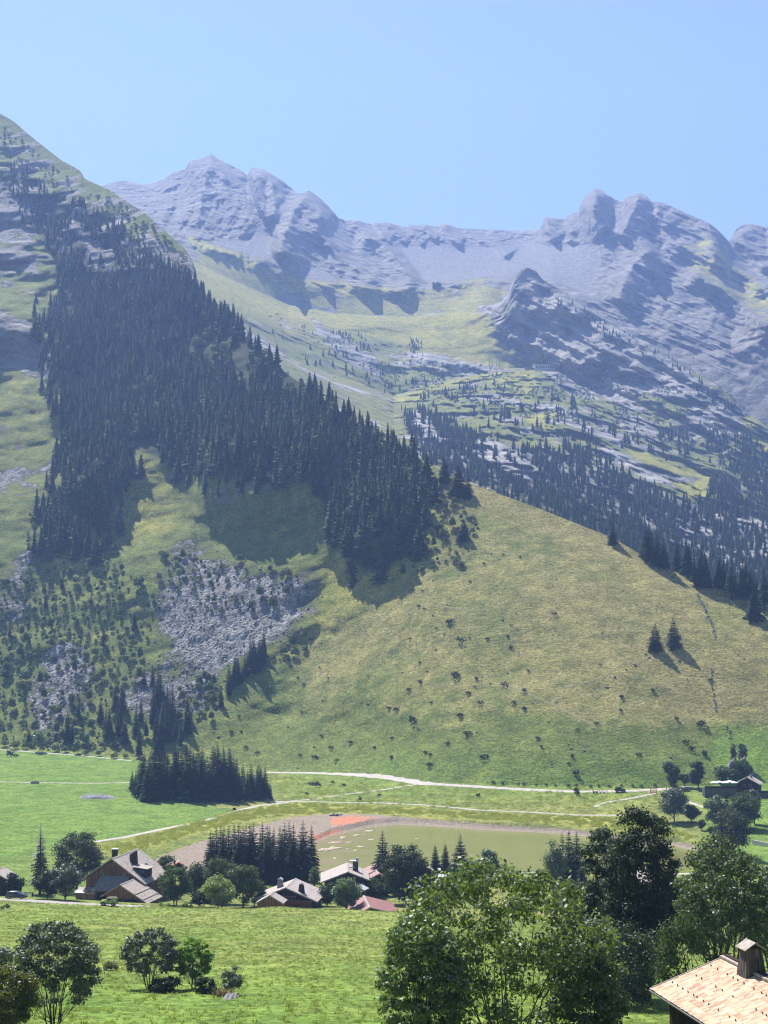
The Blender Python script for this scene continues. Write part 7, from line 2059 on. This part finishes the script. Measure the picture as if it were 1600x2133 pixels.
# dark post at the path bend, bench by the barn
p = ground(488, 1692); o = empty("information_board", p); tag(o, "small dark board at the bend of the meadow path", "sign")
MB().box(-.6, .6, -.05, .05, .8, 1.7).build("panel", M['dark_wood'], o)
for x in (-.5, .5): MB().box(x - .06, x + .06, .06, .16, -.3, 1.7).build("post", M['dark_wood'], o)
p = ground(60, 1868); o = empty("table", p); tag(o, "small dark picnic table behind the parked dark car", "table")
MB().box(-1.1, 1.1, -.45, .45, .95, 1.05).build("table_top", M['dark_wood'], o)
for x in (-.9, .9):
    for y in (-.35, .35): MB().box(x - .07, x + .07, y - .07, y + .07, -.3, .95).build("leg", M['dark_wood'], o)
# mats of pale scum and mud islets on the lake
rs = rs_(72)
def islet(u, v, w, label, mat='mat_scum'):
    a, s = px2as(u, v); Y = -CAMZ / float(s); x = float(a) * Y
    L = w * mpp(Y) / 2; D = L * rs.uniform(1.1, 2.2)
    V = [(x, Y, 0.10)]; n = 22; ph = rs.uniform(0, 6)
    for j in range(n):
        t = 2 * math.pi * j / n; r = 1 + 0.35 * math.sin(2 * t + ph) + 0.25 * math.sin(5 * t + ph * 2) + rs.uniform(-.12, .12)
        V.append((x + math.cos(t) * L * r, Y + math.sin(t) * D * r, 0.03))
    for j in range(n):
        V.append((V[1 + j][0], V[1 + j][1], -0.25))
    Fs = [(0, 1 + j, 1 + (j + 1) % n) for j in range(n)] + [(1 + j, 1 + n + j, 1 + n + (j + 1) % n, 1 + (j + 1) % n) for j in range(n)]
    return tag(mobj("mud_islet", npmesh("mud_islet", V, Fs, [M[mat]], True)), label, "islet", "pale islets in the shallow lake head")
M['mat_scum'] = simple("pale_dry_mud", (0.36, 0.35, 0.25), 0.9, 0.2, 0.2, 0.5, 0.2)
M['mat_mud'] = simple("wet_brown_mud", (0.33, 0.25, 0.17), 0.7, 0.3, 0.25, 0.5, 0.2)
for u, v, w in [(785, 1719, 16), (802, 1721, 6), (770, 1731, 16), (760, 1738, 9), (775, 1749, 12), (752, 1764, 13), (724, 1768, 6), (740, 1772, 9), (698, 1788, 9)]:
    islet(u, v, w, "pale flat mud islet in the shallow head of the lake")
for u, v, w in [(692, 1768, 36), (742, 1740, 14), (700, 1755, 22), (672, 1770, 18), (728, 1755, 14), (715, 1745, 18)]:
    islet(u, v, w, "brown flat mud bank in the shallow head of the lake", 'mat_mud')
for u, v, w in [(869, 1747, 7), (822, 1742, 4), (1428, 1754, 6), (1427, 1765, 5)]:
    islet(u, v, w, "tiny pale islet standing alone in the lake")

# ------------------------------------------------------------------ high up: lift station, pylons, cables, summit cross
p = ground(1137, 770)
st = empty("lift_station", p, 0.15); tag(st, "long pale lift station below the rocky knoll", "building")
MB().box(-19, 17, -5, 5, -6, 7).build("wall", M['plaster'], st)
MB().slab((-20, -6, 7.2), (18, -6, 7.2), (18, 6, 9.0), (-20, 6, 9.0), 0.5).build("roof", M['pale_metal'], st)
for i in range(9): MB().box(-16 + i * 3.6, -14.2 + i * 3.6, -5.15, -5.005, 1.5, 4.2).build("window", M['glass'], st)
MB().box(17.01, 30, -4, 4, -6, 3.5).build("wing", M['stone_base'], st); MB().box(-33, -19.01, -4, 4, -8, 2.0).build("platform", M['stone_base'], st)
p = ground(1146, 762); cr_ = empty("crane", (p.x, p.y + 14, p.z)); tag(cr_, "orange crane beside the lift station", "crane")
MB().box(-.6, .6, -.6, .6, -4, 20).build("mast", M['orange_plastic'], cr_); MB().box(-9, 5, -.4, .4, 20.005, 21).build("jib", M['orange_plastic'], cr_); MB().box(4, 5.5, -.8, .8, 18.4, 20).build("counterweight", M['stone_base'], cr_)
p = ground(912, 598)
h_ = empty("mountain_hut", p); tag(h_, "tiny dark upper lift hut on the far alpine meadow", "hut")
MB().box(-6, 6, -4, 4, -3, 5).build("wall", M['dark_wood'], h_); MB().prism([(-7, 5.005), (7, 5.005), (0, 8.5)], -4.8, 4.8).build("roof", M['dark_metal'], h_)
MB().box(-9.5, -6.01, -1, 1, -3, 9).build("pylon", M['dark_metal'], h_)
pa = at(440, 322, 3400)
cx_ = empty("summit_cross", pa); tag(cx_, "tiny summit cross on the highest left peak", "cross")
MB().box(-.4, .4, -.4, .4, -4, 5.0).build("upright", M['dark_metal'], cx_); MB().box(-1.6, -0.41, -.3, .3, 2.8, 3.6).build("arm", M['dark_metal'], cx_); MB().box(0.41, 1.6, -.3, .3, 2.8, 3.6).build("arm", M['dark_metal'], cx_)
def pylon(u, v, h, label, twin=True):
    p = ground(u, v); o = empty("lift_pylon", p); tag(o, label, "pylon", "ski lift pylons")
    for x in ((-2.2, 2.2) if twin else (0,)): MB().tube([(x, 0, -3), (x * 0.8, 0, h)], [0.75, 0.5], 8).build("leg", M['grey_metal'], o)
    MB().box(-5, 5, -.5, .5, h + .005, h + 1.0).build("crossarm", M['grey_metal'], o)
    for x in (-4.6, 4.6): MB().box(x - .4, x + .4, -2.2, 2.2, h - .9, h - .005).build("sheave", M['dark_metal'], o)
    return Vector((p.x, p.y, p.z + h - 1.0))
tops_ = [pylon(1215, 778, 26, "tall lift pylon right of the lift station"), pylon(1408, 912, 22, "lift pylon on the green knoll in the middle of the rocky slope"), pylon(1502, 990, 18, "lift pylon at the end of the grassy ski run"), pylon(1022, 762, 20, "lift pylon on the yellow meadow left of the station"), pylon(1038, 764, 18, "second lift pylon on the yellow meadow left of the station"), pylon(1445, 760, 16, "lift pylon on the meadow behind the knoll", False)]
M['cable'] = simple("steel_cable", (0.16, 0.16, 0.17), 0.8, 0.1, 0.1)
def cable(a, b, label, off, sag):
    pts = []
    for i in range(15):
        t = i / 14; q = a.lerp(b, t); pts.append((q.x + off, q.y, q.z - sag * 4 * t * (1 - t)))
    tag(MB().tube(pts, 0.11, 4, False).build("lift_cable", M['cable']), label, "cable", "ski lift cables")
far_end = at(1640, 1062, 1250)
for k_, off in enumerate((-4.6, 4.6)):
    sd = ("left", "right")[k_]
    cable(tops_[0], tops_[1], f"{sd} cable between the station pylon and the green knoll pylon", off, 12)
    cable(tops_[1], tops_[2], f"{sd} cable between the green knoll pylon and the ski run pylon", off, 8)
    cable(tops_[2], far_end, f"{sd} cable leaving the ski run pylon toward the right border", off, 14)
cable(tops_[5], at(1412, 830, 2050), "steep thin cable crossing the shaded cliff", 0, 4)

# ------------------------------------------------------------------ grass and weeds
def tuft_mesh(seed, n, h, spread, mat):
    rs = rs_(seed); V = []; T = []
    for i in range(n):
        a = rs.uniform(0, 6.28); r = rs.uniform(0, spread); b = np.array([math.cos(a) * r, math.sin(a) * r, -0.05])
        ln = rs.normal(size=2) * 0.45 * h; hh = h * rs.uniform(0.6, 1.2); w = 0.10 * h + 0.02
        t = rs.uniform(0, 6.28); s = np.array([math.cos(t) * w, math.sin(t) * w, 0])
        V += [b - s, b + s, b + np.array([ln[0], ln[1], hh])]; T.append((3 * i, 3 * i + 1, 3 * i + 2))
    return npmesh("tuft", np.array(V), np.array(T), [M[mat]])
def tuft_src(name, me, label, p):
    o = mobj(name, me, None, p); return o
rs = rs_(81)
def field_w(u, v): return ((u > -80) & (u < 1680) & (v > 1880) & (v < 2190)) * 1.0
PG = sample(24000, field_w, (0,), rs, 0.0, 0, int(np.argmax(SEG == 1)) + 2)
# keep the tufts in drifts
dn = fbm(PG[:, 0], PG[:, 1], PG[:, 2] * 0, 9.0, 3, 0.6, 4.0)
PG = PG[dn > rs.uniform(-1.2, 0.5, len(PG))]
class SrcHolder: pass
def hidden_src(me):
    """source mesh for the scattered tufts: an object that is itself one tuft standing in the field"""
    q = PG[rs.randint(len(PG))]
    return q
g_me = [tuft_mesh(301 + i, 14, 0.24, 0.24, 'tuft') for i in range(3)]
w_me = [tuft_mesh(311 + i, 26, 0.6, 0.8, 'weed') for i in range(3)]
def src_objs(mes, pts, name, label, cat, group):
    out = []
    for me, q in zip(mes, pts):
        o = mobj(name, me, None, q); tag(o, label + ", " + ("leftmost", "middle", "rightmost")[len(out)] + " of three", cat, group); out.append(o)
    return out
gs = src_objs(g_me, [ground(560, 2105), ground(640, 2085), ground(720, 2110)], "grass_tuft", "taller grass tuft at the field's lower edge", "grass tuft", "grass tufts at the field's lower edge")
scatter_stuff("grass", PG, rs.uniform(0.6, 1.5, len(PG)), rs.uniform(0, 6.28, len(PG)), gs, "tussocky grass of the foreground field", "grass")
ws = src_objs(w_me, [ground(640, 1688), ground(760, 1686), ground(900, 1694)], "weed_clump", "clump of yellowish weeds on the lake's far bank", "weeds", "weed clumps on the far bank")
def weed_w(u, v):
    w = 1.0 * smooth(inpoly(u, v, [(480, 1692), (620, 1674), (820, 1682), (1000, 1692), (1300, 1706), (1440, 1738), (1440, 1748), (1330, 1733), (1200, 1718), (1000, 1706), (850, 1696), (700, 1692), (560, 1700), (440, 1726), (330, 1758), (240, 1788), (215, 1765), (330, 1735)]), -3, 5)
    w = np.maximum(w, 0.10 * smooth(inpoly(u, v, [(560, 1615), (900, 1640), (1370, 1655), (1380, 1700), (1000, 1690), (600, 1670)]), -3, 6))
    return w * smooth(pn(u / 22.0, v / 7.0, u * 0 + 2.0), -0.35, 0.15)
PW = sample(5200, weed_w, (1,), rs, 0.0, 60, R_FOOT)
scatter_stuff("weeds", PW, rs.uniform(0.5, 1.3, len(PW)), rs.uniform(0, 6.28, len(PW)), ws, "rank yellow-green weeds along the lake shore", "weeds")
# dark bank of bushes above the gravel road
rs = rs_(82)
for i in range(16):
    u = 1030 + i * 22 + rs.uniform(-6, 6); v = np.interp(u, [1000, 1200, 1380], [1632, 1641, 1638])
    o = shrub(shrub_meshes, ground(u, v), rs.uniform(0.5, 0.8), "bank_shrub", "low dark shrub on the bank above the gravel road", "shrubs on the road bank", rs)
for i, (u, v, s) in enumerate([(648, 1637, 1.0), (660, 1640, 1.3), (693, 1632, .7), (717, 1638, .8), (640, 1655, .7), (790, 1660, .7), (1203, 1657, 1.0), (996, 1660, .9), (750, 1668, .8)]):
    shrub(jun_meshes, ground(u, v), s * 1.3, "juniper_bush", "dark bush on the grass between the gravel road and the lake path", "bushes between road and lake path", rs)
for i, (u, v, s) in enumerate([(335, 1890, 1.0), (350, 1890, .8), (385, 1891, 1.0), (398, 1891, .7), (15, 1893, .9), (5, 1895, .7)]):
    o = shrub(shrub_meshes, ground(u, v), s * .55, "rhubarb_plant", "bright green leafy plant at the field's upper edge" if i < 4 else "leafy dark plant by the road at the left border", "leafy plants below the barn" if i < 4 else "leafy plants by the road", rs, "plant")
    if i < 4: o.data = o.data.copy(); o.data.materials[0] = M['leaf_bright']
# dry grass heap
me = tuft_mesh(333, 60, 1.0, 1.0, 'straw')
tag(mobj("dry_grass", me, None, ground(462, 2076)), "bleached clump of dry grass beside the grey rocks", "grass clump")

# ------------------------------------------------------------------ single out the members of the smaller groups by their place in the row
def number_groups():
    bpy.context.view_layer.update()
    by = {}
    for o in COL.objects:
        if o.parent is None and "label" in o and "group" in o: by.setdefault((o["group"], o["label"]), []).append(o)
    for (g, lb), os_ in by.items():
        if not 2 <= len(os_) <= 60: continue
        os_.sort(key=lambda o: o.location.x / max(o.location.y, 1.0))
        for i, o in enumerate(os_):
            n = i + 1
            sfx = "th" if 10 <= n % 100 <= 20 else {1: "st", 2: "nd", 3: "rd"}.get(n % 10, "th")
            t = f"{lb}, {n}{sfx} from left"
            o["label"] = t if len(t.split()) <= 16 else " ".join(lb.split()[:12]) + f", {n}{sfx} from left"
number_groups()
